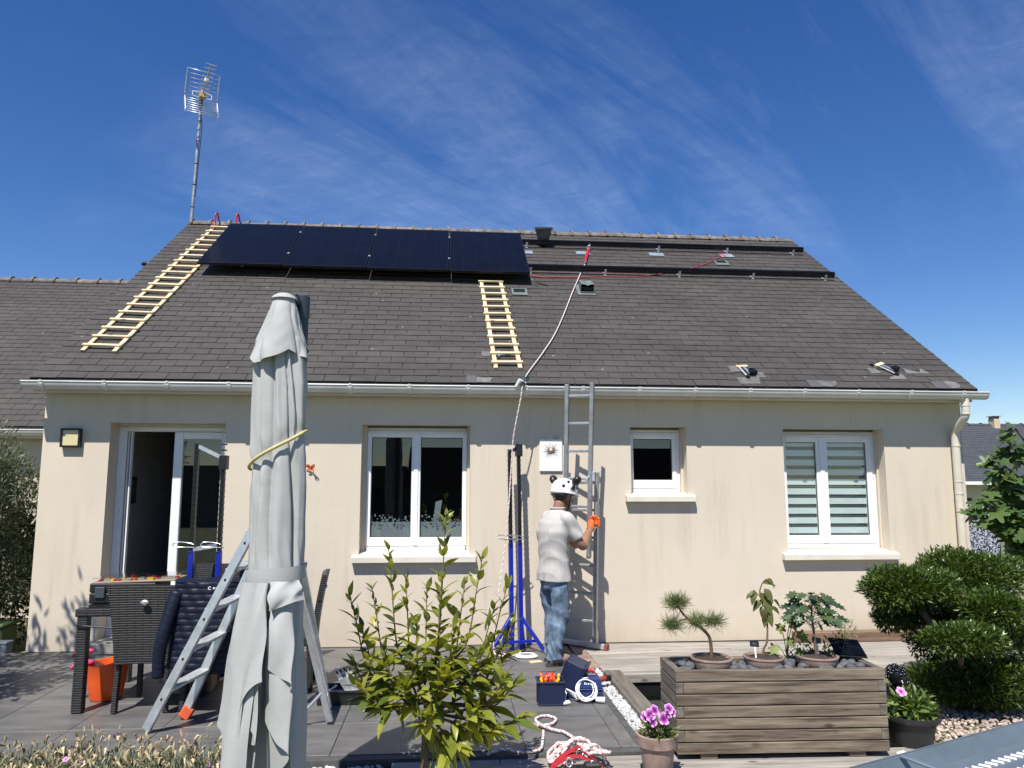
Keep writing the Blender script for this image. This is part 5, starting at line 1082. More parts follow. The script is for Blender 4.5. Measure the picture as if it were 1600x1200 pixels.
def taper(x0, x1, y0, y1, z0, z1, k): 
    return MB().add([(x0, y0, z0), (x1, y0, z0), (x1, y1, z0), (x0, y1, z0), (x0+k, y0+k*.6, z1), (x1-k, y0+k*.6, z1), (x1-k, y1-k*.6, z1), (x0+k, y1-k*.6, z1)], [(0, 3, 2, 1), (4, 5, 6, 7), (0, 1, 5, 4), (1, 2, 6, 5), (2, 3, 7, 6), (3, 0, 4, 7)])
taper(-.083, .083, -.10, .10, .003, .078, -.006).build('base', m_box2, cs2, bev=.004); MB().lohi((-.095, -.112, .079), (.095, .112, .088)).build('rim', m_box2, cs2, bev=.003); taper(-.09, .09, -.105, .105, .089, .158, .018).build('lid', m_box2, cs2, bev=.004)
MB().tube(smooth_path([(-.06, .03, .155), (-.045, .03, .185), (.03, .03, .185), (.05, .03, .155)], 4), .011, 8).build('handle', m_red, cs2, smooth=True); MB().lohi((-.06, -.0, .159), (.055, .06, .168)).build('handle_mount', m_grey, cs2, bev=.003)
lt = MB(); x = -.048
for k, (wd, hh) in enumerate([(.012, .016), (.009, .010), (.012, .010), (.009, .010), (.008, .013), (.008, .013), (.007, .013)]):
    lt.add([(x, -.1035, .119), (x+wd*.75, -.1035, .119), (x+wd*.75, -.1005, .119+hh), (x, -.1005, .119+hh)], [(0, 1, 2, 3)]); x += wd+.0035
lt.build('lettering', M('pale_print', (0.62, 0.70, 0.68), 0.5), cs2)
gr = thing('angle_grinder', 'red and black power tool lying behind the blue case', 'power tool', (5.12, -1.66, .02), (0, 0, .6)); MB().cyl((0, 0, .03), (.12, 0, .035), .026, .022, 14).build('body', M('dull_red', (0.30, 0.05, 0.03), 0.5), gr, smooth=40); MB().cyl((.12, 0, .035), (.17, 0, .03), .026, None, 14).build('head', m_black, gr, smooth=40); MB().cyl((0, 0, .03), (-.07, 0, .028), .024, .02, 12).build('grip', m_black, gr, smooth=40)
# white extension lead coiled in front
wc = MB()
for k in range(7):
    c = np.array((4.985+.004*(k % 3), -2.055+.007*k, .088)); r = .074-.007*(k % 4)
    wc.tube([c+np.array((r*1.05*math.cos(t), -.045*math.sin(t)*-.8+.004*math.sin(3*t+k), r*.92*math.sin(t)+.003*math.sin(4*t+2*k))) for t in np.linspace(0, 2*PI, 36)], .0046, 8)
for k in range(4): wc.tube(smooth_path([(4.93, -2.05, .02+.01*k), (4.88-.01*k, -2.02, .05+.012*k), (4.85, -1.98+.01*k, .06), (4.83-.01*k, -2.06, .02), (4.86, -2.09, .012)], 6), .006, 8)
wcl = thing('extension_lead', 'white extension lead coiled in front of the blue case', 'cable', (0, 0, 0)); wc.build('coil', m_white, wcl, smooth=True)
MB().cyl((4.845, -2.10, .018), (4.80, -2.12, .018), .017, .014, 12).build('plug', m_white, wcl, smooth=40); MB().cyl((4.80, -2.12, .022), (4.785, -2.127, .022), .003, None, 6).build('plug_pin', m_steel, wcl); MB().cyl((5.05, -2.07, .026), (5.115, -2.085, .024), .018, .022, 14).build('socket', m_white, wcl, smooth=40)
# rope heap with red harness
rh = MB(); rr = random.Random(4)
P = [(4.46, -2.50, .012), (4.52, -2.55, .012), (4.58, -2.62, .02), (4.66, -2.58, .02), (4.70, -2.45, .012), (4.64, -2.38, .012), (4.565, -2.45, .014), (4.57, -2.62, .03), (4.66, -2.72, .02), (4.72, -2.78, .02)]
for k in range(46):
    a = k*1.05+rr.uniform(-.4, .4); r = rr.uniform(.05, .165); P.append((4.745+r*1.18*math.cos(a)*1.05, -3.24+r*1.1*math.sin(a)*.85, .004+.11*max(0, 1-r/.20)*rr.uniform(.3, 1)+.025*(k % 3)))
Q = smooth_path(P, 7); braid(rh, Q, .0105, .055)
braid(rh, smooth_path([(4.20, -3.06, .0), (4.30, -3.02, .012), (4.42, -3.06, .006), (4.52, -3.04, .012), (4.56, -2.86, .012), (4.585, -2.70, .012)], 8), .0105, .055)
tag(rh.build('rope_heap', [m_ropewhite, m_ropered], smooth=True), 'heap of white and red rope in the foreground', 'rope')
hn = thing('harness', 'red safety harness half buried in the rope heap', 'harness', (4.68, -3.34, -.01))
m_web = M('red_webbing', (0.36, 0.012, 0.02), 0.75, var=0.15)
def strap(pts, w_): 
    Q = smooth_path(pts, 7); return MB().grid([[q+np.array((0, -w_/2, 0)), q+np.array((0, w_/2, .004))] for q in Q])
strap([(-.16, -.05, .01), (-.10, 0, .06), (-.02, .02, .10), (.04, .02, .105), (.10, 0, .07), (.16, -.02, .02)], .05).build('strap', m_web, hn, smooth=True)
strap([(-.20, -.12, .02), (-.10, -.08, .075), (.0, -.06, .10), (.10, -.08, .07)], .05).build('strap', m_web, hn, smooth=True); strap([(-.02, .10, .02), (-.01, .05, .09), (.03, 0, .125), (.06, -.05, .08)], .045).build('strap', m_web, hn, smooth=True)
for x, y, z in ((-.05, -.12, .09), (.08, -.12, .07), (.02, -.05, .11)): MB().tube([(x+.018*math.cos(t), y, z+.024*math.sin(t)) for t in np.linspace(0, 2*PI, 14)], .0045, 6).build('buckle', m_steel, hn, smooth=True)
MB().lohi((.03, -.16, .03), (.12, -.10, .09)).build('pouch', m_black, hn, bev=.01)
sw = thing('sawdust_offcut', 'pale wood offcut on the paving by the worker\'s boot', 'offcut', (4.76, -.78, .002), (0, 0, .3)); MB().lohi((-.06, -.03, 0), (.05, .03, .012)).build('block', m_pine, sw)
rc = MB()
for k in range(3): rc.tube([(4.70+(.10-.012*k)*math.cos(t), -.56+(.07-.008*k)*math.sin(t), .010+.008*k) for t in np.linspace(0, 2*PI, 28)], .0065, 6)
tag(rc.build('white_rope_coil', m_ropewhite, smooth=True), 'small white rope coil on the paving by the blue stand feet', 'rope')

# ================================================================== THE WORKER
MX, MY, FA_ = 4.93, -0.80, math.radians(24)
man = thing('person', 'worker in white helmet, pale T-shirt and blue jeans holding a ladder upright', 'person', (MX, MY, 0), (0, 0, FA_))
# local frame: +x = the way he faces, -y = his right hand side (towards the camera)
def w2l(p):
    d = np.array(p, float)-np.array((MX, MY, 0)); return rotz(-FA_) @ d
m_skin = M('skin', (0.30, 0.155, 0.098), 0.5, var=0.08, vs=18, bump=0.1, bs=80)
m_tee = M('pale_cotton', (0.45, 0.43, 0.40), 0.9, var=0.05, vs=9, bump=0.15, bs=120)
def denim():
    m = M('washed_denim', (0.050, 0.085, 0.135), 0.85, var=0.35, vs=9, c2=(0.15, 0.21, 0.285), bump=0.3, bs=140, detail=7); return m
m_denim = denim(); m_boot = M('brown_suede', (0.15, 0.105, 0.072), 0.85, var=0.3, vs=18, c2=(0.20, 0.15, 0.11)); m_sole = M('rubber_sole', (0.045, 0.04, 0.035), 0.8, var=0.2)
m_helm = M('helmet_white', (0.80, 0.81, 0.83), 0.22, var=0.02, coat=0.4); m_hair = M('dark_hair', (0.018, 0.013, 0.010), 0.6, var=0.4, vs=60); m_glove = M('orange_glove', (0.72, 0.12, 0.02), 0.7, var=0.1, bump=0.3, bs=150)
def ell(c, a, b_, n=20, tilt=0.0, p=2.0):
    o = []
    for k in range(n):
        t = 2*PI*k/n; x, y = math.cos(t), math.sin(t); s_ = (abs(x)**p+abs(y)**p)**(-1/p); o.append((c[0]+a*x*s_, c[1]+b_*y*s_, c[2]+tilt*x*s_*a))
    return o
def limb(mb, pts, rs, n=14, k=6):
    P = smooth_path(pts, k); q = np.linspace(0, len(rs)-1, len(P)); mb.tube(P, [float(np.interp(t, range(len(rs)), rs)) for t in q], n); return mb
# key joints
shR, shL = (.035, -.165, 1.275), (.035, .165, 1.275)
elR, haR = w2l((5.172, -.90, 1.035)), w2l((5.385, -.405, 1.225)); wrR = w2l((5.322, -.50, 1.165))
elL, haL = w2l((5.17, -.52, 1.02)), w2l((5.16, -.25, 1.16)); wrL = elL+(haL-elL)*.76
# skin: head, neck, arms as one surface
sk = MB(); H = np.array((.105, 0, 1.475))
hr = rotz(.10) @ roty(.14)
def hp(p): return H+hr @ np.array(p, float)
sk.ball(hp((-.005, 0, .03)), (.092, .074, .10), 20, 14, hr); sk.ball(hp((.022, 0, -.055)), (.066, .056, .075), 18, 12, hr)
sk.ball(hp((.062, 0, -.098)), (.026, .028, .022), 12, 8, hr)                                                                   # chin
sk.tube([hp((.082, 0, .012)), hp((.100, 0, -.018)), hp((.107, 0, -.036)), hp((.086, 0, -.046))], [.010, .013, .016, .012], 10)        # nose
sk.tube([hp((.080, -.022, -.070)), hp((.089, 0, -.068)), hp((.080, .022, -.070))], [.007, .009, .007], 8); sk.tube([hp((.076, -.020, -.081)), hp((.085, 0, -.082)), hp((.076, .020, -.081))], [.007, .009, .007], 8)  # lips
sk.tube([hp((.078, -.045, .018)), hp((.092, 0, .024)), hp((.078, .045, .018))], [.009, .011, .009], 8)                              # brow
for s_ in (-1, 1):
    sk.tube([hp((-.008, s_*.073, .012)), hp((-.016, s_*.082, .020)), hp((-.022, s_*.084, .0)), hp((-.016, s_*.080, -.022)), hp((-.006, s_*.073, -.034))], [.008, .010, .010, .010, .007], 8)
limb(sk, [(.03, 0, 1.28), (.05, 0, 1.36), hp((-.03, 0, -.05))], [.066, .056, .058]); 
for a, e, w_ in ((shR, elR, wrR), (shL, elL, wrL)):
    limb(sk, [a, (np.array(a)*.5+np.array(e)*.5)+np.array((-.012, 0, 0)), e, e+(w_-e)*.35, w_], [.056, .048, .041, .044, .028])
body = remeshed(sk, 'body', m_skin, man, .0075, 4)
for s_ in (-1, 1):
    MB().ball(hp((.0745, s_*.028, .004)), (.0125, .0125, .0115), 12, 8).build('eye', M('eye_white', (0.7, 0.68, 0.65), 0.25), body, smooth=True); MB().ball(hp((.0845, s_*.029, .004)), (.0045, .0055, .0055), 10, 6).build('iris', M('iris_dark', (0.02, 0.012, 0.008), 0.15), body, smooth=True)
# hair at nape and temples
hb = MB()
for k in range(9):
    q = k/8
hb.ball(hp((-.020, 0, .028)), (.088, .077, .088), 22, 14, hr)
hair = remeshed(hb, 'hair', m_hair, man, .008, 1)
# T-shirt
ts = MB()
ts.loft([ell((-.004, 0, .72), .140, .186, p=2.2), ell((-.006, 0, .80), .134, .180, p=2.2), ell((-.008, 0, .92), .120, .166, p=2.2), ell((-.012, 0, 1.05), .124, .174, p=2.2), ell((-.010, 0, 1.16), .128, .186, p=2.2), ell((.0, 0, 1.24), .120, .186, p=2.1), ell((.012, 0, 1.295), .096, .160, p=2.1), ell((.026, 0, 1.338), .072, .100), ell((.038, 0, 1.362), .062, .070)])
for a, e in ((shR, elR), (shL, elL)):
    d = np.array(e)-np.array(a); a0 = np.array(a)+np.array((0, -np.sign(a[1])*.06, .0)); limb(ts, [a0, a, np.array(a)+d*.35, np.array(a)+d*.70], [.062, .066, .067, .070])
def wrinkle(co, no):
    x, y, z = co[:, 0], co[:, 1], co[:, 2]
    f_ = .0042*(1-2*np.abs(np.sin(5*z+11*y+3*np.sin(6*z)+17*x)))*np.clip((1.28-z)/.3, .1, 1)+.005*(1-2*np.abs(np.sin(17*z-13*y+7*x+2*np.sin(9*y))))*np.exp(-((z-.88)/.12)**2)+.0025*(1-2*np.abs(np.sin(24*(z*.35+x*.9+y*.6))))+.009*np.sin(40*(x*.5+y*.6+z*.7))*np.exp(-((z-1.17)/.08)**2)*(np.abs(y) > .1)
    f_ += .003*np.exp(-((z-.735)/.05)**2)*np.sin(9*np.arctan2(y, x))
    return co+no*f_[:, None]
tee = remeshed(ts, 't_shirt', m_tee, man, .0085, 4, wrinkle)
MB().tube([(.036+.064*math.cos(t), .074*math.sin(t), 1.370) for t in np.linspace(0, 2*PI, 28)], .008, 8).build('collar', m_tee, tee, smooth=True)
# jeans
je = MB(); 
je.loft([ell((-.005, 0, .84), .098, .140, p=2.1), ell((-.008, 0, .78), .106, .148, p=2.1), ell((-.008, 0, .71), .112, .156, p=2.2), ell((-.006, 0, .65), .102, .150)])
for s_, fx in ((-1, -.035), (1, .060)):
    y = s_*.088
    limb(je, [(-.008, y, .74), (.0, y, .60), (.012+fx*.3, y*1.04, .43), (-.01+fx*.6, y*1.04, .27), (-.030+fx, y*1.04, .12), (-.028+fx, y*1.04, .055)], [.078, .088, .078, .074, .070, .074], 16, 6)
def jwr(co, no):
    x, y, z = co[:, 0], co[:, 1], co[:, 2]
    R_1 = lambda a_: 1-2*np.abs(np.sin(a_)); f_ = .008*R_1(30*z+40*x+3*np.sin(20*y))*np.exp(-((z-.11)/.10)**2)+.007*R_1(21*z+16*x+6*np.sign(y))*np.exp(-((z-.42)/.12)**2)+.007*R_1(17*z-16*x+12*y)*np.exp(-((z-.68)/.12)**2)+.004*R_1(7*z+24*y+9*x)
    return co+no*f_[:, None]
jeans = remeshed(je, 'jeans', m_denim, man, .0085, 3, jwr)
# boots
for s_, fx in ((-1, -.035), (1, .060)):
    y = s_*.092; bo = MB(); x0 = -.028+fx
    bo.loft([ell((x0-.02, y, .03), .062, .044), ell((x0+.02, y, .03), .060, .046)], True)
    limb(bo, [(x0-.055, y, .045), (x0-.01, y, .058), (x0+.06, y, .056), (x0+.125, y*1.02, .046), (x0+.165, y*1.03, .036)], [.038, .048, .046, .043, .033], 14); limb(bo, [(x0-.012, y, .05), (x0-.006, y, .12)], [.048, .050], 14)
    def flat(co, no): co = co.copy(); co[:, 2] = np.maximum(co[:, 2], .017); return co
    bt_ = remeshed(bo, 'boot', m_boot, man, .008, 3, flat)
    so = MB(); out_ = []
    for t in np.linspace(0, 2*PI, 28, endpoint=False):
        c_ = math.cos(t); out_.append((x0+.055+.148*c_, y+(.044+.010*c_)*math.sin(t)*(1 if abs(c_) < .9 else .9)))
    so.extrude(out_, 'z', .003, .026); so.build('sole', m_sole, bt_, smooth=40)
    for k in range(4): MB().tube([(x0+.045+.022*k, y-.028, .098-.012*k), (x0+.045+.022*k, y, .106-.013*k), (x0+.045+.022*k, y+.028, .098-.012*k)], .0035, 6).build('lace', m_sole, bt_)
# helmet
hm = MB(); he = hp((-.008, 0, .052)); P = []
for i in range(15):
    ph = PI/2*(1-i/14.0*1.12); r = math.cos(ph); zz_ = math.sin(ph); P.append([he+hr @ np.array((.128*max(r, 0.001)*math.cos(t)+.010*(1-zz_)*max(0, math.cos(t)), .108*max(r, .001)*math.sin(t), .118*zz_+(.018*max(0, -math.cos(t))*-1 if zz_ < .1 else 0))) for t in np.linspace(0, 2*PI, 37)])
hm.grid(P); helm = hm.build('helmet', m_helm, man, smooth=True)
so_ = helm.modifiers.new('s', 'SOLIDIFY'); so_.thickness = .006
MB().tube([he+hr @ np.array((.131*math.cos(t)+.012*max(0, math.cos(t)), .111*math.sin(t), -.022)) for t in np.linspace(0, 2*PI, 40)], .0075, 8).build('rim', m_helm, helm, smooth=True)
pk = [[he+hr @ np.array((.128*math.cos(t)*k_+.012, .108*math.sin(t)*k_, -.018-.012*(k_-1)/.22)) for t in np.linspace(-.95, .95, 14)] for k_ in (.98, 1.10, 1.22)]
pko = MB().grid(pk).build('peak', m_helm, helm, smooth=True); pko.modifiers.new('s', 'SOLIDIFY').thickness = .004
vs_ = [[he+hr @ np.array((.138*math.cos(t), .116*math.sin(t), .02-.055*k_)) for t in np.linspace(-1.0, 1.0, 14)] for k_ in (0, .5, 1)]
MB().grid(vs_).build('visor', m_glass_cl, helm, smooth=True)
for s_ in (-1, 1):     # ear defenders folded up
    c = he+hr @ np.array((-.035 if s_ > 0 else .045, s_*.122, .098)); q = MB(); q.ball((0, 0, 0), (.042, .034, .050), 14, 10, hr @ rotx(-s_*.7) @ roty(.3)); q.v = [v + c for v in q.v]; q.build('ear_defender', m_black, helm, smooth=True)
    q = MB(); q.bar(he+hr @ np.array((.0, s_*.108, .01)), c, .012, .018); q.build('defender_arm', m_black, helm, bev=.003)
for t, z in ((-2.2, .035), (-1.25, .03), (-.75, .03), (-1.75, .075), (2.0, .04)):
    r_ = math.sqrt(max(0, 1-(z/.118)**2)); d = np.array((math.cos(t)*.128*r_, math.sin(t)*.108*r_, z)); c = he+hr @ d; q = MB(); q.ball((0, 0, 0), (.016, .007, .018) if t != -1.25 else (.022, .008, .032), 10, 6, hr @ rotz(t+PI/2)); q.v = [v + c for v in q.v]; q.build('vent_clip', m_black, helm, smooth=True)
for s_ in (-1, 1):
    MB().tube(smooth_path([he+hr @ np.array((.02, s_*.104, -.02)), hp((.015, s_*.080, -.03)), hp((.03, s_*.062, -.085)), hp((.045, s_*.02, -.122)), hp((.048, 0, -.124))], 5), .0055, 6).build('chin_strap', m_black, helm, smooth=True); MB().tube(smooth_path([he+hr @ np.array((-.07, s_*.09, -.02)), hp((-.03, s_*.080, -.05)), hp((.03, s_*.062, -.085))], 5), .0055, 6).build('chin_strap', m_black, helm, smooth=True)
MB().tube([he+hr @ np.array((-.105*math.cos(t), .10*math.sin(t), -.045)) for t in np.linspace(-1.2, 1.2, 16)], .012, 8).build('headband', m_black, helm, smooth=True)
# gloved hands gripping the rails: rail runs nearly vertical
def grip(hc, frm, name, side):
    g_ = MB(); hc = np.array(hc, float); d = hc-np.array(frm); d /= np.linalg.norm(d); up = np.array((0, 0, 1.)); d2 = d-up*(d@up); d2 /= np.linalg.norm(d2); sd_ = np.cross(up, d2)*side
    palm = hc-d2*.012-sd_*.028
    limb(g_, [np.array(frm), np.array(frm)*.4+palm*.6, palm], [.030, .034, .034], 12, 4)
    g_.ball(palm+d2*.008, (.030, .030, .043), 14, 10)
    for k in range(4):
        z = .034-.0225*k; L_ = (.9, 1.0, .97, .82)[k]; p0 = palm+d2*.022+up*z; p1 = hc+d2*.046*L_-sd_*.016+up*(z-.002); p2 = hc+d2*.044*L_+sd_*.020+up*(z-.004); p3 = hc+d2*.012+sd_*.040+up*(z-.006)
        g_.tube(smooth_path([p0, p1, p2, p3], 4), [.0125]*12+[.0085], 10)
    g_.tube(smooth_path([palm+up*.015-d2*.018, palm+up*.045-d2*.022+sd_*.012, hc-d2*.036+sd_*.012+up*.052, hc-d2*.026+sd_*.034+up*.048], 4), [.015]*12+[.010], 10)
    return remeshed(g_, name, m_glove, man, .0052, 2)
grip(haR, wrR, 'glove', -1); grip(haL, wrL, 'glove', 1)
for e, w_ in ((elR, wrR), (elL, wrL)): q = e+(w_-e)*.92; MB().cyl(q, e+(w_-e)*1.03, .034, .034, 14).build('glove_cuff', m_glove, man, smooth=40)

# ================================================================== PLANTS: helpers
def leaf_tmpl(w_=.30, fold=.10, curl=.18, n=4, tip=1.0):
    V = []; F = []
    for i in range(n+1):
        t = i/n; hw = w_/2*(math.sin(PI*min(1, t**.75*1.0))**.9 if 0 < t < 1 else 0.02); z = -curl*t*t
        V += [(t, -hw, z+fold*hw*2), (t, 0, z), (t, hw, z+fold*hw*2)]
    for i in range(n):
        a = i*3; F += [(a, a+1, a+4, a+3), (a+1, a+2, a+5, a+4)]
    return np.array(V), F
def lobed_tmpl(lobes=5, depth=.5, w_=.9, curl=.2):
    """flat palmate or oak outline with a folded midrib, base at origin, tip at x=1"""
    m = 6*lobes; out_ = []
    for k in range(m+1):
        a = -2.45+4.9*k/m; r = (.60-.10*abs(a)/2.45)*(1-depth*(.5+.5*math.cos(a*lobes*1.28+PI*(1 if lobes % 2 else 0)))**1.2*.9); out_.append((.46+r*math.cos(a), r*w_*math.sin(a)))
    V = [(0, 0, 0), (.5, 0, -.03)]; F = []
    for x, y in out_: V.append((x, y, .10*abs(y)-curl*x*x*.6))
    V = [np.array(v) for v in V]; base = 2
    for k in range(m): F.append((1, base+k, base+k+1))
    F.append((0, base, 1)); F.append((0, 1, base+m)); return np.array(V), F
def frames(D, U):
    D = D/(np.linalg.norm(D, axis=1)[:, None]+1e-9); S = np.cross(U, D); S /= np.linalg.norm(S, axis=1)[:, None]+1e-9; U2_ = np.cross(D, S); return np.stack([D, S, U2_], 2)
def put_leaves(mb, tm, P, D, U, L_):
    V, F = tm; Fr = frames(np.asarray(D, float), np.asarray(U, float)); W_ = np.einsum('nij,vj->nvi', Fr, V)*np.asarray(L_)[:, None, None]+np.asarray(P)[:, None, :]
    n, k = W_.shape[:2]; b0 = mb.n; mb.v.append(W_.reshape(-1, 3)); mb.n += n*k
    for i in range(n):
        o = b0+i*k; mb.f += [tuple(q+o for q in f) for f in F]
    mb.mi += [mb.cur]*(n*len(F)); return mb
def rdir(n): d = rng.normal(size=(n, 3)); return d/np.linalg.norm(d, axis=1)[:, None]
def lobe_leaves(mb, tm, c, r, n, L_, shell=(.72, 1.03), upb=.5, noise=.55):
    d = rdir(n); bump = 1+.10*np.sin(d[:, 0]*5+c[0]*7)+.08*np.sin(d[:, 2]*6+d[:, 1]*4); q = rng.uniform(*shell, n)[:, None]
    P = np.array(c)+d*np.array(r)*q*bump[:, None]; D = d*.9+np.array((0, 0, upb))+rng.normal(size=(n, 3))*noise; U = np.array((0, 0, 1))+rng.normal(size=(n, 3))*.6
    return put_leaves(mb, tm, P, D, U, L_*rng.uniform(.6, 1.25, n))
T_SMALL = leaf_tmpl(.34, .12, .15, 2); T_NARROW = leaf_tmpl(.18, .05, .1, 2); T_LEAF = leaf_tmpl(.36, .14, .28, 5)

# ------------------------------------------------------------------ clipped shrub, right
m_shrub = leafmat('shrub_leaf', (0.028, 0.055, 0.010), (0.095, 0.145, 0.024), .33, .24)
sh = thing('clipped_shrub', 'dark green cloud-pruned shrub with several rounded tiers at right', 'shrub', (7.7, -2.3, 0))
b0_ = np.array((7.7, -2.3, 0))
tiers = [((7.41, -2.24, .815), (.345, .27, .165), 2500), ((8.15, -1.85, .86), (.50, .32, .20), 2900), ((7.88, -2.48, .69), (.25, .20, .125), 1300), ((7.53, -2.66, .525), (.27, .20, .105), 1400), ((7.86, -2.30, .17), (.52, .32, .20), 3800), ((7.33, -2.15, .585), (.16, .15, .08), 500), ((8.5, -2.2, .35), (.40, .36, .30), 1800), ((7.72, -2.15, .50), (.30, .20, .26), 1700), ((8.05, -2.1, .55), (.35, .2, .2), 1200)]
for c, r, n in tiers:
    mb = MB(); n = int(n*2.6); lobe_leaves(mb, T_SMALL, np.array(c)-b0_, r, n, .042, (.66, 1.02), .5, .5); lobe_leaves(mb, T_SMALL, np.array(c)-b0_, np.array(r)*.8, n//2, .045, (.3, .9))
    kind(mb.build('foliage', m_shrub, sh, fix=False), 'stuff')
tk = MB(); tk.tube(smooth_path([(0, 0, -.05), (-.03, .02, .25), (.02, 0, .5), (.2, .15, .75)], 5), .035, 10); tk.tube(smooth_path([(0, .02, .2), (-.12, .0, .45), (-.27, .02, .75)], 5), .026, 8); tk.tube(smooth_path([(0, 0, .3), (.05, -.12, .5), (.12, -.18, .62)], 5), .02, 8); tk.tube(smooth_path([(0, 0, .15), (-.1, -.2, .35), (-.2, -.34, .48)], 5), .02, 8); tk.tube(smooth_path([(.02, 0, .3), (.35, .05, .45), (.5, .2, .7)], 5), .022, 8)
tk.build('trunk', m_bark, sh, smooth=True)

# ------------------------------------------------------------------ olive-like shrub, left of the house corner
m_olive = leafmat('olive_leaf', (0.060, 0.080, 0.040), (0.165, 0.19, 0.115), .5, .2)
ol = thing('olive_tree', 'grey-green olive tree at the left corner of the house', 'tree', (-.75, .35, 0)); ob_ = np.array((-.75, .35, 0))
for c, r, n in [((-.55, .15, 1.55), (.46, .36, .56), 7500), ((-.95, .3, 1.3), (.6, .5, .75), 8000), ((-.5, .35, .75), (.40, .30, .45), 4500)]:
    mb = MB(); lobe_leaves(mb, T_NARROW, np.array(c)-ob_, r, n, .066, (.35, 1.05), .6, .7); kind(mb.build('crown', m_olive, ol, fix=False), 'stuff')
tk = MB(); tk.tube(smooth_path([(0, 0, -.05), (.03, .0, .4), (.1, -.05, .9), (.2, -.2, 1.5), (.22, -.22, 1.95)], 6), [.05]*12+[.02]*13, 10)
for k in range(14):
    a = rng.uniform(0, 6.28); z = rng.uniform(.5, 1.4); tk.tube(smooth_path([(.08, -.03, z), (.08+.2*math.cos(a), -.05+.18*math.sin(a), z+.18), (.1+.42*math.cos(a), -.08+.34*math.sin(a), z+.42)], 4), .010, 6)
tk.build('trunk', m_bark, ol, smooth=True)
m_dkleaf = leafmat('dark_hedge_leaf', (0.020, 0.038, 0.010), (0.055, 0.085, 0.020), .4, .2)
hg = thing('hedge_bush', 'dark leafy bush under the olive tree at the left edge', 'bush', (-.8, .9, 0)); mb = MB(); lobe_leaves(mb, T_SMALL, (0, 0, .75), (.75, .3, .95), 9000, .08, (.3, 1.05)); kind(mb.build('foliage', m_dkleaf, hg, fix=False), 'stuff'); MB().tube([(0, 0, -.05), (.02, 0, .9)], [.03, .015], 8).build('trunk', m_bark, hg)
bn = thing('green_bin', 'dark green plastic trough at the left edge by the house corner', 'bin', (-.55, .30, 0)); MB().lohi((-.42, -.14, -.066), (.235, .14, .20)).build('body', M('bin_green', (0.045, 0.075, 0.028), 0.5, var=0.2), bn, bev=.012); MB().lohi((-.44, -.16, .202), (.25, .16, .235)).build('rim', MATS['bin_green'], bn, bev=.008)
sbx = thing('grey_box', 'small slate-blue box beside the green trough', 'box', (-.235, .02, 0)); MB().lohi((-.10, -.06, -.012), (.075, .06, .085)).build('body', M('slate_blue', (0.10, 0.125, 0.15), 0.5), sbx, bev=.006); MB().lohi((-.105, -.065, .086), (.08, .065, .105)).build('lid', MATS['slate_blue'], sbx, bev=.004)
# tree just outside the left of the frame, whose shade falls on the paving and wall foot
ot = thing('garden_tree', 'small leafy tree at the left border of the patio, just outside the view', 'tree', (-.75, -2.1, 0)); tb_ = np.array((-.75, -2.1, 0))
for c, r, n in [((-.52, -1.75, 2.45), (.34, .45, .50), 900), ((-.72, -2.0, 1.85), (.40, .65, .55), 1800), ((-.9, -2.2, 1.3), (.5, .6, .5), 1500), ((-.18, -2.0, 3.25), (.26, .32, .55), 800), ((-.02, -2.35, 2.0), (.42, .5, .5), 3000)]:
    mb = MB(); lobe_leaves(mb, T_LEAF, np.array(c)-tb_, r, n//2, .085, (.3, 1.05), .5, .7); kind(mb.build('crown', m_olive, ot, fix=False), 'stuff')
tk = MB(); tk.tube(smooth_path([(0, 0, -.05), (.02, .05, .7), (.08, .15, 1.5), (.2, .3, 2.6)], 6), [.05]*10+[.02]*9, 10); tk.build('trunk', m_bark, ot, smooth=True)

# ------------------------------------------------------------------ fig tree, far right
m_fig = leafmat('fig_leaf', (0.035, 0.075, 0.016), (0.10, 0.16, 0.04), .42, .25)
T_FIG = lobed_tmpl(5, .55, .95, .35)
def leafset(name, tm, mat, k=3):
    out_ = []
    for i in range(k):
        V, F = tm; V = V.copy(); V[:, 2] += .05*np.sin(V[:, 0]*4+i*2)+.06*i*np.abs(V[:, 1]); me = bpy.data.meshes.new(name); me.from_pydata(V.tolist(), [], F); me.materials.append(mat); shade(me, 50); out_.append(me)
    return out_
def put_leaf(me, parent, p, d, u, L_):
    Fr = frames(np.array([d], float), np.array([u], float))[0]; o = bpy.data.objects.new(me.name.split('.')[0], me); link(o, parent)
    o.matrix_local = Matrix.Translation(tuple(p)) @ Matrix(Fr.tolist()).to_4x4() @ Matrix.Scale(L_, 4); return o
fg = thing('fig_tree', 'fig tree with large lobed leaves at the right edge', 'tree', (9.75, -.95, 0)); fb_ = np.array((9.75, -.95, 0))
FIGL = leafset('leaf', T_FIG, m_fig); brs = MB(); brs.tube(smooth_path([(0, 0, -.07), (-.03, .0, .6), (-.10, 0, 1.2), (-.15, .02, 2.1)], 5), [.045]*8+[.02]*8, 10)
crown = None; fig_spots = []
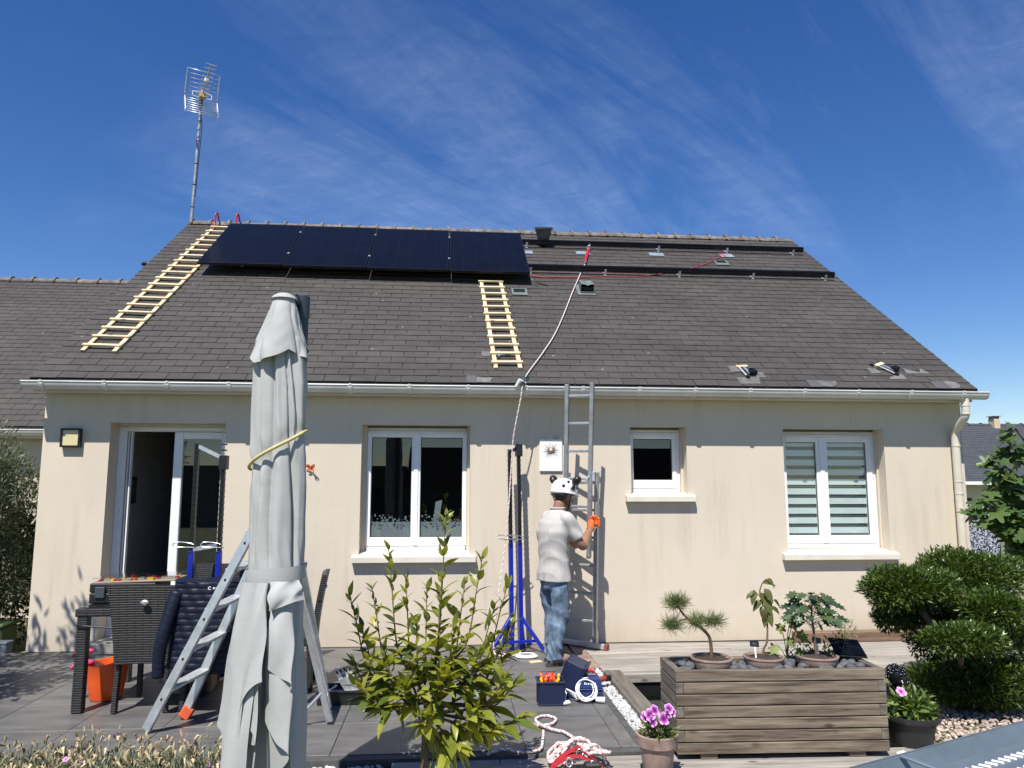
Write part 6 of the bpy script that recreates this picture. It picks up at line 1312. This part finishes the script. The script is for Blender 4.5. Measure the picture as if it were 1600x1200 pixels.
for (tx, ty, tz, n) in [(8.84, -1.0, 1.36, 5), (9.0, -1.12, 1.43, 7), (9.12, -.95, 1.52, 8), (9.22, -1.0, 1.68, 8), (9.20, -.9, 1.86, 7), (9.30, -1.0, 2.0, 6), (9.22, -1.1, 1.30, 8), (9.30, -1.0, 1.12, 7), (9.42, -.9, 1.5, 7), (9.45, -1.1, 1.85, 7), (9.1, -1.05, 1.25, 5), (9.42, -1.1, 1.0, 6), (9.4, -1.0, 2.12, 5)]:
    n = int(n*2.5); tip = np.array((tx-.05, ty, tz))-fb_; root = np.array((-.08, 0, max(.4, tz-.55))); mid = (tip+root)/2+np.array((0, 0, .06)); brs.tube(smooth_path([root, mid, tip], 5), .010, 6)
    for k in range(n):
        q = 1-.45*k/n; p = root*(1-q)+tip*q+rng.normal(size=3)*.035; a = rng.uniform(0, 6.28); fig_spots.append((p, np.array((math.cos(a)-.35, math.sin(a)-.3, rng.uniform(-.55, .35))), np.array((-.3, -.4, .9))+rng.normal(size=3)*.3, rng.uniform(.12, .21)))
brs.build('trunk', m_bark, fg, smooth=True)
for i, (p, d, u, L_) in enumerate(fig_spots): put_leaf(FIGL[i % 3], fg, p, d, u, L_)

# laundry beyond the corner
ly_ = thing('clothes_dryer', 'clothes dryer with teal arms beyond the right corner of the house', 'clothes dryer', (10.75, 1.2, 0))
MB().cyl((0, 0, -.07), (0, 0, 1.5), .02, None, 10).build('post', m_galv, ly_); m_teal = M('teal_paint', (0.08, 0.24, 0.24), 0.4)
for a in (0.3, 1.9, 3.4, 5.0): MB().tube([(0, 0, 1.12), (.85*math.cos(a), .85*math.sin(a), 1.34)], .012, 8).build('arm', m_teal, ly_)
for r in (.3, .45, .6, .75): MB().tube([(r*math.cos(a), r*math.sin(a), 1.12+.26*r) for a in (0.3, 1.9, 3.4, 5.0, 0.3+2*PI)], .0025, 5).build('line', m_white, ly_)
def dotmat():
    m = bpy.data.materials.new('dotted_cloth'); m.use_nodes = True; t = m.node_tree; L = t.links; bs = t.nodes['Principled BSDF']; bs.inputs['Roughness'].default_value = .85
    tcn = N(t, 'ShaderNodeTexCoord'); vo = N(t, 'ShaderNodeTexNoise'); vo.inputs['Scale'].default_value = 55; vo.inputs['Detail'].default_value = 2; L.new(tcn.outputs['Object'], vo.inputs['Vector']); rp = ramp(t, vo.outputs[0], .47, .53, (.012, .015, .03, 1), (.42, .45, .52, 1)); L.new(rp.outputs[0], bs.inputs['Base Color']); return m
m_dot = dotmat()
for x0, x1, y, z0, z1, mt, lab in [(10.12, 10.62, 1.0, .55, 1.36, m_dot, 'dark cloth with pale dots hanging on the dryer'), (10.62, 11.05, .92, .50, 1.30, m_navy, 'black garment hanging on the dryer behind the fig leaves'), (10.15, 10.55, 1.35, 1.05, 1.42, m_black, 'short black garment on the back line of the dryer')]:
    P = [[(x, y+.035*math.sin(x*38)*(1-(z-z0)/(z1-z0)*.6)+.015*math.sin(x*91+z*6), z) for x in np.linspace(x0, x1, 40)] for z in np.linspace(z1, z0, 16)]; o = MB().grid(P).build('hanging_cloth', mt, smooth=True); tag(o, lab, 'laundry', 'laundry on the dryer')

# ------------------------------------------------------------------ wooden planter with pebbles and bonsai
PB = np.array((5.965, -3.03, 0)); plr = thing('wooden_planter', 'weathered wooden planter box of stacked boards holding bonsai pots', 'planter', PB, (0, 0, -.035))
m_plank = woodmat('planter_board', (0.062, 0.046, 0.030), (0.205, 0.165, 0.118), axis=0, scale=1.25, bump=0.6); m_plank_y = woodmat('planter_board_side', (0.105, 0.088, 0.068), (0.165, 0.142, 0.112), axis=1)
X0, X1, Y0, Y1, BH, BT = -.642, .642, -.195, .195, .0685, .045
for k in range(7):
    z0 = .012+k*BH+.001; z1 = z0+BH-.0065; full = (k % 2 == 0)
    xa, xb = (X0, X1) if full else (X0+BT+.001, X1-BT-.001)
    for y in (Y0, Y1-BT): jo = random.uniform(-.002, .002); MB().lohi((xa, y+jo, z0), (xb, y+BT+jo, z1)).build('board', m_plank, plr, bev=.003)
    ya, yb = (Y0+BT+.003, Y1-BT-.003) if full else (Y0+.002, Y1-.002)
    for x in (X0, X1-BT): MB().lohi((x, ya, z0), (x+BT, yb, z1)).build('board', m_plank_y, plr, bev=.003)
MB().lohi((X0+BT+.001, Y0+BT+.004, .03), (X1-BT-.001, Y1-BT-.004, .448)).build('soil', m_soil, plr)
for x in (-.45, .45):
    for y in (-.12, .12): MB().lohi((x-.05, y-.06, -.019), (x+.05, y+.06, .011)).build('foot', m_plank, plr)
m_pebble = M('dark_pebble', (0.085, 0.09, 0.095), 0.7, var=0.15, vs=8, rnd=0.25); PBM = []
for s in range(5):
    bm = bmesh.new(); bmesh.ops.create_icosphere(bm, subdivisions=2, radius=1); rr_ = np.random.default_rng(s+20); ph = rr_.uniform(0, 6, 3)
    for v in bm.verts: v.co *= 1+.12*math.sin(v.co.x*2.5+ph[0])+.10*math.sin(v.co.y*3+ph[1]); v.co.z *= .55; v.co.y *= .75
    me = bpy.data.meshes.new('pebble'); bm.to_mesh(me); bm.free(); me.materials.append(m_pebble); shade(me); PBM.append(me)
for k in range(150):
    x, y = random.uniform(X0+.07, X1-.07), random.uniform(Y0+.07, Y1-.07)
    inst('pebble', PBM[k % 5], plr, (x, y, .458+random.uniform(0, .024)), (random.uniform(-.3, .3), random.uniform(-.3, .3), random.uniform(0, 6)), [random.uniform(.022, .040)]*3)
def bowl(name, label, x, R, zr=.527, h=.085):
    t = thing(name, label, 'pot', (x, -3.03, zr-h), (0, 0, 0), 'bonsai bowls')
    MB().lathe([(R*.62, 0), (R*.80, .012), (R*.96, .045), (R*.985, h-.012), (R*1.02, h-.010), (R*1.02, h), (R*.93, h), (R*.90, h-.015), (R*.6, .02), (0, .02)], n=32).build('bowl', m_terracotta, t, smooth=40)
    P = [[(r*math.cos(a)*R*.91, r*math.sin(a)*R*.91, h-.014+.016*(1-r*r)+.003*math.sin(a*7+r*9)) for a in np.linspace(0, 2*PI, 25)] for r in (0.001, .35, .7, 1)]; MB().grid(P).build('soil', m_soil, t, smooth=True); return t
bowl('bonsai_bowl', 'terracotta bowl holding the pine bonsai', 5.597, .128); bowl('bonsai_bowl', 'terracotta bowl holding the tall sparse-leaved bonsai', 5.934, .124); bowl('bonsai_bowl', 'terracotta bowl holding the oak bonsai', 6.278, .130)
# pine
m_needle = leafmat('pine_needle', (0.08, 0.115, 0.035), (0.19, 0.225, 0.08), .5, .1)
pn = thing('pine_bonsai', 'pine bonsai with needle pads on a bent trunk', 'bonsai', (5.597, -3.03, .515)); pb_ = np.array((5.597, -3.03, .515))
tk = MB(); tk.tube(smooth_path([(0, 0, 0), (.0, 0, .07), (-.012, 0, .135), (-.06, 0, .185), (-.12, .0, .225), (-.17, 0, .27), (-.212, 0, .33)], 6), list(np.linspace(.012, .006, 37)), 8); tk.tube(smooth_path([(-.10, 0, .21), (-.06, -.02, .225), (.0, -.03, .235)], 4), .005, 6); tk.tube(smooth_path([(-.14, 0, .245), (-.20, -.02, .235), (-.245, -.02, .215)], 4), .005, 6); tk.tube(smooth_path([(-.06, -.02, .225), (-.09, -.03, .235), (-.12, -.04, .24)], 4), .004, 6); tk.build('trunk', m_bark, pn, smooth=True)
T_NEED = (np.array([(0, -.016, 0), (0, .016, 0), (.55, .015, -.01), (1, 0, -.05), (.55, -.015, -.01)]), [(0, 1, 2, 3, 4)])
def needles(c, r, n, L_):
    mb = MB(); m_ = int(n); d = rdir(m_); P = np.array(c)+rng.uniform(-1, 1, (m_, 3))*np.array(r)*.75; D = d*np.array((1, 1, .8))+np.array((0, 0, .38)); return put_leaves(mb, T_NEED, P, D, rdir(m_), L_*rng.uniform(.6, 1.15, m_))
for c, r, n in [((-.212, 0, .335), (.070, .06, .035), 520), ((-.245, -.01, .205), (.045, .04, .028), 300), ((.012, -.02, .225), (.050, .045, .028), 320), ((-.10, -.03, .225), (.045, .04, .028), 260)]: kind(needles(c, r, n, .085).build('needle_pad', m_needle, pn, fix=False), 'stuff')
# sparse-leaved bonsai
m_bleaf = leafmat('bronze_green_leaf', (0.075, 0.075, 0.022), (0.13, 0.15, 0.04), .42, .25); BL = leafset('leaf', leaf_tmpl(.55, .12, .45, 5), m_bleaf, 3)
b2_ = thing('sparse_bonsai', 'tall thin bonsai with few drooping leaves', 'bonsai', (5.934, -3.03, .515))
tk = MB(); tk.tube(smooth_path([(0, 0, 0), (.0, 0, .05), (.022, 0, .09), (.03, 0, .16), (.028, 0, .24), (.005, 0, .33), (-.01, 0, .40), (.01, 0, .455), (.035, 0, .48)], 6), list(np.linspace(.008, .0035, 49)), 8); tk.tube(smooth_path([(.028, 0, .24), (.055, 0, .30), (.075, 0, .35)], 4), .003, 6); tk.tube(smooth_path([(.0, 0, .36), (-.035, 0, .40), (-.05, 0, .415)], 4), .003, 6); tk.build('trunk', m_bark, b2_, smooth=True)
for p, d, L_ in [((-.04, 0, .41), (-.8, -.2, -.35), .075), ((-.01, 0, .40), (.5, -.3, -.8), .10), ((.01, 0, .455), (.7, -.2, .1), .085), ((.035, 0, .48), (.9, -.1, -.5), .085), ((.0, 0, .35), (-.9, -.3, -.5), .085), ((.02, 0, .36), (.3, -.6, -.8), .10), ((.075, 0, .35), (.8, -.1, -.4), .07), ((.06, 0, .31), (.9, -.2, -.5), .075), ((.01, 0, .32), (-.2, -.5, -.85), .095), ((.025, 0, .30), (.35, -.5, -.9), .095), ((.03, 0, .27), (-.45, -.4, -.9), .085), ((.03, 0, .28), (.2, -.6, -.75), .09), ((-.04, 0, .40), (-.5, -.5, -.6), .08), ((.02, 0, .42), (.3, -.6, -.5), .09)]: put_leaf(random.choice(BL), b2_, p, d, (-.2, -.5, .8), L_)
# oak bonsai
m_oak = leafmat('oak_leaf', (0.028, 0.060, 0.022), (0.065, 0.105, 0.035), .4, .2); OL = leafset('leaf', lobed_tmpl(7, .45, .62, .3), m_oak, 3)
ok_ = thing('oak_bonsai', 'small oak bonsai with dark lobed leaves', 'bonsai', (6.278, -3.03, .515)); tk = MB(); tk.tube(smooth_path([(0, 0, 0), (-.008, 0, .08), (-.012, 0, .17), (-.02, 0, .24), (-.015, 0, .34)], 6), list(np.linspace(.010, .005, 25)), 8)
for k in range(64):
    a = k*2.4; z = .20+.19*random.random(); r = random.uniform(.05, .135)*(1.15-abs(z-.27)/.25); p = np.array((-.015+r*math.cos(a)*1.05, r*math.sin(a)*.7, z)); tk.tube([(-.015, 0, z-.05), tuple(p)], .0014, 5); put_leaf(OL[k % 3], ok_, p, (math.cos(a), math.sin(a)-.2, random.uniform(-.7, .1)), (-.2, -.5, .8), random.uniform(.070, .10))
tk.build('trunk', m_bark, ok_, smooth=True)
# self-sown vine-like plant and ground cover between the bowls
m_vine = leafmat('vine_leaf', (0.10, 0.15, 0.03), (0.20, 0.24, 0.06), .5, .3); VL = leafset('leaf', lobed_tmpl(5, .4, .95, .25), m_vine, 3)
vn = thing('maple_seedling', 'light green maple seedling between the middle and right bowls', 'seedling', (6.12, -2.95, .44))
tk = MB()
for p, L_ in [((.03, -.01, .30), .085), ((-.04, 0, .27), .075), ((.055, -.02, .22), .095), ((-.07, -.02, .14), .08), ((.0, -.03, .19), .07), ((.07, 0, .31), .06), ((-.09, -.01, .09), .065), ((.04, -.04, .12), .06)]: tk.tube(smooth_path([(0, 0, 0), (p[0]*.3, 0, p[2]*.6), p], 4), .0028, 5); put_leaf(random.choice(VL), vn, p, (p[0]*6+random.uniform(-.3, .3), -.5, -.45), (0, -.7, .7), L_)
tk.build('stem', m_twig, vn, smooth=True)
gc = thing('ground_cover', 'low leafy ground cover behind the oak bonsai bowl', 'plant', (6.36, -2.93, .43)); mb = MB(); lobe_leaves(mb, T_SMALL, (0, 0, .07), (.20, .06, .085), 260, .045, (.3, 1.05)); kind(mb.build('foliage', m_vine, gc, fix=False), 'stuff'); MB().tube([(0, 0, 0), (.03, 0, .14)], .003, 5).build('stem', m_twig, gc)
tpl = thing('twig_plant', 'spindly twig with small leaf tufts at the right end of the planter', 'plant', (6.52, -2.92, .42)); mb = MB()
for k in range(5): t_ = np.array((random.uniform(-.07, .07), random.uniform(-.03, .03), .11+.045*k)); mb.tube(smooth_path([(0, 0, 0), (t_[0]*.4, 0, t_[2]*.5), t_], 4), .0025, 5)
mb.build('stem', m_twig, tpl, smooth=True); mb = MB(); lobe_leaves(mb, T_SMALL, (.02, 0, .24), (.06, .04, .06), 70, .03); lobe_leaves(mb, T_SMALL, (-.05, 0, .17), (.04, .03, .04), 40, .03); kind(mb.build('foliage', m_vine, tpl, fix=False), 'stuff')
for x, y, z, lab in [(5.872, -3.04, .602, 'black name tag on a white stake in the middle bowl'), (6.315, -2.96, .60, 'black name tag behind the oak bonsai')]:
    t = thing('plant_tag', lab, 'plant tag', (x, y, z), (-.3, .12, .2), 'plant name tags'); MB().lohi((-.032, -.002, -.018), (.032, .002, .018)).build('plate', m_black, t, bev=.001); MB().lohi((-.004, -.001, -.10), (.006, .001, -.0185)).build('stake', m_white, t)
    q = MB(); q.lohi((-.018, -.0028, .002), (.012, -.0021, .006)); q.lohi((-.02, -.0028, -.008), (.018, -.0021, -.006)); q.build('print', m_grey, t)
sp_ = thing('solar_light', 'small tilted solar light panel on the planter', 'solar light', (6.52, -2.96, .44)); MB().box((0, 0, .115), (.20, .135, .010), rotx(.62) @ roty(.12)).build('panel', m_pv, sp_); MB().box((0, .001, .108), (.212, .147, .008), rotx(.62) @ roty(.12)).build('casing', m_black, sp_, bev=.002); MB().cyl((0, .02, -.0), (0, .02, .10), .010, None, 10).build('stem', m_black, sp_); MB().lohi((-.06, -.03, -.0), (.06, .05, .02)).build('foot', m_black, sp_, bev=.004)

# ------------------------------------------------------------------ pots in front
pp = thing('pansy_pot', 'terracotta pot of purple pansies left of the wooden planter', 'flower pot', (5.135, -3.42, -.02)); MB().lathe([(.072, 0), (.078, .006), (.096, .165), (.110, .166), (.116, .225), (.104, .228), (.098, .19), (.07, .02), (0, .02)], n=32).build('pot', m_terracotta, pp, smooth=40); MB().lathe([(0, .20), (.098, .195)], n=20).build('soil', m_soil, pp)
m_pansyleaf = leafmat('pansy_leaf', (0.06, 0.10, 0.02), (0.16, 0.21, 0.05), .5, .25); mb = MB(); lobe_leaves(mb, T_SMALL, (.01, 0, .235), (.095, .085, .065), 330, .042, (.3, 1.05)); kind(mb.build('foliage', m_pansyleaf, pp, fix=False), 'stuff')
def petalmat(name, c, c2, cen):
    m = bpy.data.materials.new(name); m.use_nodes = True; t = m.node_tree; L = t.links; bs = t.nodes['Principled BSDF']; bs.inputs['Roughness'].default_value = .6; tcn = N(t, 'ShaderNodeTexCoord'); ln = N(t, 'ShaderNodeVectorMath', operation='LENGTH'); L.new(tcn.outputs['Object'], ln.inputs[0])
    r = ramp(t, ln.outputs['Value'], .25, .95, tuple(cen)+(1,), tuple(c2)+(1,)); e = r.color_ramp.elements.new(.5); e.color = tuple(c)+(1,); L.new(r.outputs[0], bs.inputs['Base Color']); return m
m_pansy = petalmat('pansy_petal', (.36, .03, .32), (.70, .42, .68), (.10, .005, .10)); m_pinkpet = petalmat('pink_petal', (.62, .22, .50), (.68, .36, .60), (.45, .05, .25))
def flower_mesh(name, mat, n=5, wid=1.25):
    V = []; F = []
    for k in range(n):
        a = 2*PI*k/n+.3; b_ = len(V); V.append((0, 0, 0.02))
        for t in np.linspace(-.5, .5, 7): rr_ = 1-.55*(2*t)**2*.5; ang = a+t*wid*2*PI/n; V.append((rr_*math.cos(ang), rr_*math.sin(ang), .12*math.sin(t*9)+.05*k))
        F += [(b_, b_+i, b_+i+1) for i in range(1, 7)]
    me = bpy.data.meshes.new(name); me.from_pydata(V, [], F); me.materials.append(mat); shade(me); return me
PF = flower_mesh('flower', m_pansy); 
for p, r, rot in [((-.055, -.06, .345), .034, (1.2, -.2, .1)), ((-.025, -.05, .365), .032, (1.1, .1, .5)), ((.02, -.07, .325), .036, (1.25, .15, .2)), ((.062, -.03, .365), .030, (1.1, .3, 0)), ((.085, -.02, .345), .028, (1.2, .5, .3)), ((-.045, -.075, .315), .034, (1.3, -.1, .7)), ((-.075, -.04, .33), .03, (1.2, -.5, .3)), ((.045, -.065, .35), .03, (1.1, .2, .9))]: inst('flower', PF, pp, p, rot, (r, r, r))
bp_ = thing('black_pot', 'black plastic pot of pink vinca right of the wooden planter', 'flower pot', (6.875, -3.02, -.019)); MB().lathe([(.118, 0), (.122, .008), (.152, .145), (.172, .148), (.178, .16), (.176, .180), (.164, .180), (.156, .16), (.115, .03), (0, .03)], n=36).build('pot', M('pot_black', (0.022, 0.023, 0.025), 0.5, var=0.2), bp_, smooth=40); MB().lathe([(0, .155), (.158, .15)], n=24).build('soil', m_soil, bp_)
m_vinca = leafmat('vinca_leaf', (0.07, 0.13, 0.025), (0.17, 0.24, 0.06), .4, .25); mb = MB(); lobe_leaves(mb, T_LEAF, (.01, 0, .205), (.160, .14, .095), 480, .060, (.25, 1.05), .6); kind(mb.build('foliage', m_vinca, bp_, fix=False), 'stuff'); PK = flower_mesh('flower', m_pinkpet); inst('flower', PK, bp_, (-.085, -.06, .325), (.9, -.2, .2), (.034,)*3); inst('flower', PK, bp_, (-.075, -.05, .318), (1.2, .4, .9), (.028,)*3)
ws = thing('white_stone', 'smooth white stone on the deck beside the black pot', 'stone', (6.66, -3.28, .0)); o = MB(); v, f = pebble(1, 3); o.add(v*.045, f); o.build('stone', m_white, ws, smooth=True)
# black crouching statue
stt = thing('statue', 'small glossy black crouching figure with curly hair behind the planter', 'statue', (7.02, -2.68, -.05)); q = MB()
limb(q, [(.04, .06, .10), (.03, .05, .20), (-.01, 0, .29)], [.075, .085, .06]); limb(q, [(-.01, 0, .29), (-.03, -.03, .33)], [.045, .04]); q.ball((-.045, -.05, .365), (.062, .066, .066), 16, 10)
for s_ in (-1, 1):
    limb(q, [(.03+s_*.05, .07, .09), (-.0+s_*.055, -.06, .18), (-.005+s_*.05, -.075, .05), (-.005+s_*.05, -.115, .03)], [.05, .040, .028, .022]); limb(q, [(s_*.075, .0, .275), (s_*.070, -.07, .21), (s_*.03, -.10, .30), (-.03+s_*.02, -.115, .345)], [.032, .027, .023, .02])
limb(q, [(.02, .1, .05), (-.0, 0, .05)], [.07, .07]); m_gloss = M('black_gloss', (0.008, 0.008, 0.009), 0.16, var=0.1); bd = remeshed(q, 'body', m_gloss, stt, .008, 3)
cu = MB()
for k in range(150):
    d = rdir(1)[0]
    if d[2] > -.35 and not (d[1] < -.5 and d[2] < .2): cu.ball(np.array((-.045, -.046, .368))+d*.066, .0105, 6, 4)
kind(cu.build('curls', m_gloss, bd, smooth=True), 'stuff')

# ------------------------------------------------------------------ citrus in the foreground
m_cit = leafmat('citrus_leaf', (0.14, 0.175, 0.02), (0.36, 0.385, 0.07), .38, .45); m_citdark = leafmat('citrus_leaf_old', (0.05, 0.085, 0.014), (0.11, 0.15, 0.03), .32, .28); m_cityel = leafmat('citrus_leaf_yellow', (0.36, 0.30, 0.05), (0.42, 0.36, 0.08), .4, .3)
ct = thing('citrus_tree', 'young citrus tree in the foreground with upright leafy shoots', 'tree', (3.835, -3.42, 0)); cb_ = np.array((3.835, -3.42, 0))
CL = leafset('leaf', leaf_tmpl(.36, .13, .32, 6), m_cit, 3)+leafset('leaf', leaf_tmpl(.33, .18, .18, 6), m_cit, 2)+leafset('leaf', leaf_tmpl(.40, .12, .40, 6), m_citdark, 3); CY = leafset('leaf', leaf_tmpl(.42, .1, .2, 6), m_cityel, 1)
wd = MB(); fork = np.array((.0, .0, .36)); wd.tube(smooth_path([(0, 0, -.06), (.004, 0, .15), fork], 6), [.021]*7+[.018]*6, 10)
shoots = [((.105, .0, 1.452), 19), ((-.217, .0, 1.256), 15), ((.318, .02, 1.199), 14), ((.465, .0, 1.055), 13), ((-.431, .03, .994), 15), ((.084, -.05, 1.077), 14), ((-.12, .06, 1.08), 13), ((.22, .08, 1.05), 13), ((.0, .1, 1.02), 12), ((-.30, -.05, 1.04), 13), ((.38, -.06, .92), 13), ((.50, .05, .82), 12), ((-.37, .1, .80), 12), ((-.05, -.14, .86), 13), ((.16, -.14, .84), 13), ((.30, -.10, .70), 12), ((-.22, -.12, .72), 12), ((-.36, -.08, .53), 11), ((-.26, -.1, .42), 9), ((.45, -.06, .55), 12), ((.56, -.02, .32), 11), ((.40, -.12, .28), 11), ((.28, -.16, .40), 11), ((.10, -.18, .60), 12), ((-.10, -.18, .55), 12), ((.20, -.18, .22), 9), ((.12, -.14, .14), 8), ((.45, .10, .70), 11), ((.02, -.2, .40), 10), ((-.40, 0, .62), 9), ((.33, .12, .52), 9), ((.52, .0, .50), 9), ((.36, .1, .36), 8)]
nobj = 0; rest = MB(); mid_l = []
for i, (tip, n) in enumerate(shoots):
    n = int(n*1.75)
    tip = np.array(tip); st0 = fork+np.array((tip[0]*.12, tip[1]*.2, random.uniform(-.02, .10) if tip[2] > .4 else -.02)); c1 = st0*.55+tip*.45+np.array((tip[0]*.22, -.0, -.06)); path = smooth_path([st0, c1*.6+st0*.4, c1, c1*.4+tip*.6, tip], 6); wd.tube(path, list(np.linspace(.0075, .0022, len(path))), 6)
    for k in range(n):
        q = .22+.78*k/(n-1); pi_ = min(len(path)-2, int(q*(len(path)-1))); p = path[pi_]; tdir = path[pi_+1]-path[pi_]; tdir = tdir/(np.linalg.norm(tdir)+1e-9); a = k*2.4+i; sd_ = np.array((math.cos(a), math.sin(a), 0)); up_ = tdir[2] > .3
        d = sd_*(.85-.35*q)+tdir*(.35+.55*q)+np.array((0, 0, random.uniform(-.45, .15) if q < .75 else .2)); L_ = random.uniform(.085, .15)*(1.0 if q < .8 else .62)*(1.15 if p[2] < .6 else 1)
        spot = (p, d, np.array((0, 0, 1.))+sd_*.25+rng.normal(size=3)*.25, L_)
        if k % 7 in (1, 3, 5) and nobj < 300: put_leaf(random.choice(CL) if not (i == 4 and k == 6) else CY[0], ct, *spot); nobj += 1
        else: mid_l.append(spot)
wd.build('trunk', m_bark, ct, smooth=True)
P, D, U, L_ = [np.array([s[j] for s in mid_l]) for j in range(4)]; put_leaves(rest, leaf_tmpl(.37, .13, .3, 5), P, D, U, L_); o = rest.build('leaves', m_cit, ct, fix=False); kind(o, 'stuff'); shade(o.data, 60)
put_leaf(CY[0], ct, (-.29, -.05, .875), (.2, -.8, -.4), (0, -.6, .6), .075)

# ------------------------------------------------------------------ dianthus bed, front left
dn = thing('dianthus_clump', 'clump of faded dianthus with tan seed heads and pink flowers at bottom left', 'flowers', (2.0, -3.45, -.06))
m_blade = leafmat('dianthus_blade', (0.10, 0.125, 0.085), (0.20, 0.23, 0.165), .6, .2); m_seed = M('seed_head', (0.36, 0.28, 0.15), 0.85, var=0.3, vs=30, c2=(0.48, 0.40, 0.24), rnd=0.25); m_stem = M('dry_stem', (0.22, 0.23, 0.12), 0.8, var=0.2, rnd=.2)
n = 7500; P = np.stack([rng.uniform(-.85, .85, n), rng.uniform(-.42, .36, n), np.zeros(n)], 1); P[:, 2] = .015+.05*rng.random(n); D = rng.normal(size=(n, 3))*.5+np.array((0, 0, 1.0)); mb = put_leaves(MB(), leaf_tmpl(.055, .05, .25, 3), P, D, rdir(n), rng.uniform(.09, .18, n)); kind(mb.build('blades', m_blade, dn, fix=False), 'stuff')
st_m = MB(); sd_m = MB(); V6, F6 = PEB[0]
dens = lambda x: .30+.70*math.exp(-((x-.05)/.32)**2)+.35*math.exp(-((x-.55)/.15)**2)+.3*math.exp(-((x+.65)/.15)**2)
for k in range(1300):
    x = rng.uniform(-.85, .85); y = rng.uniform(-.42, .34)
    if random.random() > dens(x): continue
    h = rng.uniform(.10, .20)+.10*dens(x)*random.random(); tx, ty = x+rng.normal()*.05, y+rng.normal()*.04; st_m.tube([(x, y, .02), ((x+tx)/2+rng.normal()*.01, (y+ty)/2, h*.55), (tx, ty, h)], .0014, 3, caps=False)
    R = Euler((rng.normal()*.5, rng.normal()*.5, rng.uniform(0, 6))).to_matrix(); sd_m.add((np.array([(0, 0, -.006), (.0034, 0, .004), (0, .0034, .004), (-.0034, 0, .004), (0, -.0034, .004), (.006, 0, .020), (0, .006, .022), (-.006, 0, .019), (0, -.006, .021)])*rng.uniform(1.0, 1.8)) @ np.array(R).T+np.array((tx, ty, h)), [(0, 2, 1), (0, 3, 2), (0, 4, 3), (0, 1, 4), (1, 2, 6, 5), (2, 3, 7, 6), (3, 4, 8, 7), (4, 1, 5, 8)])
kind(st_m.build('stems', m_stem, dn, fix=False), 'stuff'); kind(sd_m.build('seed_heads', m_seed, dn, fix=False), 'stuff')
DF = flower_mesh('flower', m_pinkpet, 5, 1.1)
for k in range(42):
    x = random.choice([rng.uniform(-.85, -.35), rng.uniform(-.2, .8)]); y = rng.uniform(-.4, .3); s = rng.uniform(.010, .018); inst('flower', DF, dn, (x, y, rng.uniform(.17, .29)), (rng.uniform(.2, 1.2), rng.uniform(-.5, .5), rng.uniform(0, 6)), (s, s, s))

# ------------------------------------------------------------------ metal trough on a wooden frame, front right
m_zinc = M('zinc_blue', (0.155, 0.195, 0.225), 0.45, 0.35, var=0.10, vs=7)
ty_ = thing('metal_trough', 'long blue-grey metal trough with a slotted floor in the right foreground', 'trough', (5.60, -4.69, .0), (0, 0, math.radians(24.0))); LX, WY, zt, zf = 1.32, .30, .450, .375
s = MB()
for lo, hi in [((0, -WY, zf), (LX, 0, zf+.004))]: s.lohi(lo, hi)
s.build('floor', m_zinc, ty_); 
s = MB(); s.add([(0, 0, zt), (LX, 0, zt), (LX, -.025, zf+.004), (0, -.025, zf+.004), (0, .006, zt), (LX, .006, zt), (LX, .004, zf), (0, .004, zf)], [(0, 1, 2, 3), (4, 7, 6, 5), (0, 4, 5, 1)]); s.lohi((-.01, .0065, zt-.018), (LX+.01, .014, zt+.004)); s.build('far_side', m_zinc, ty_)
s = MB(); s.lohi((0, -WY-.004, zf-.02), (LX, -WY-.001, zt-.045)); s.build('near_side', m_zinc, ty_)
s = MB(); s.add([(LX, 0, zt), (LX, -WY, zt-.04), (LX-.03, -WY, zf+.004), (LX-.03, -.02, zf+.004), (LX+.006, 0, zt), (LX+.006, -WY, zt-.04)], [(0, 1, 2, 3), (0, 4, 5, 1)]); s.build('end_side', m_zinc, ty_)
s = MB(); s.bar((.30, -.005, zt+.004), (.36, -WY, zt-.03), .03, .012); s.build('cross_lip', m_zinc, ty_, bev=.003)
slm = MB().add([(-.014, -.045, 0), (.014, -.045, 0), (.014, .045, 0), (-.014, .045, 0), (-.003, -.040, .012), (-.003, .040, .012)], [(0, 1, 4), (1, 2, 5, 4), (2, 3, 5), (3, 0, 4, 5)]).mesh('louvre'); slm.materials.append(m_alu_dull)  # brighter metal than the floor paints in the highlights on the slots
for k in range(17):
    for j, y in enumerate((-.12, -.225)): inst('louvre', slm, ty_, (.40+.05*k, y, zf+.0045), (0, 0, .35), (.42, .55, .6))
wf = thing('trough_stand', 'weathered wooden stand carrying the metal trough', 'stand', (5.60, -4.69, 0), (0, 0, math.radians(24.0)))
for z0, z1 in ((.30, .352), (.20, .29), (.10, .19)): MB().lohi((.0, -WY-.075, z0), (LX, -WY-.045, z1)).build('board', m_deck, wf, bev=.003)
MB().lohi((0, -WY-.043, .34), (LX, -WY-.006, .358)).build('ledge', M('pale_board', (0.30, 0.27, 0.20), 0.7), wf)
for x in (.03, LX-.09):
    for y in (-WY-.035, -.07): MB().lohi((x, y, -.066), (x+.06, y+.06, .34)).build('post', m_deck, wf)
MB().lohi((.0, -.004, .26), (LX, .02, .345)).build('board', m_deck, wf, bev=.003)
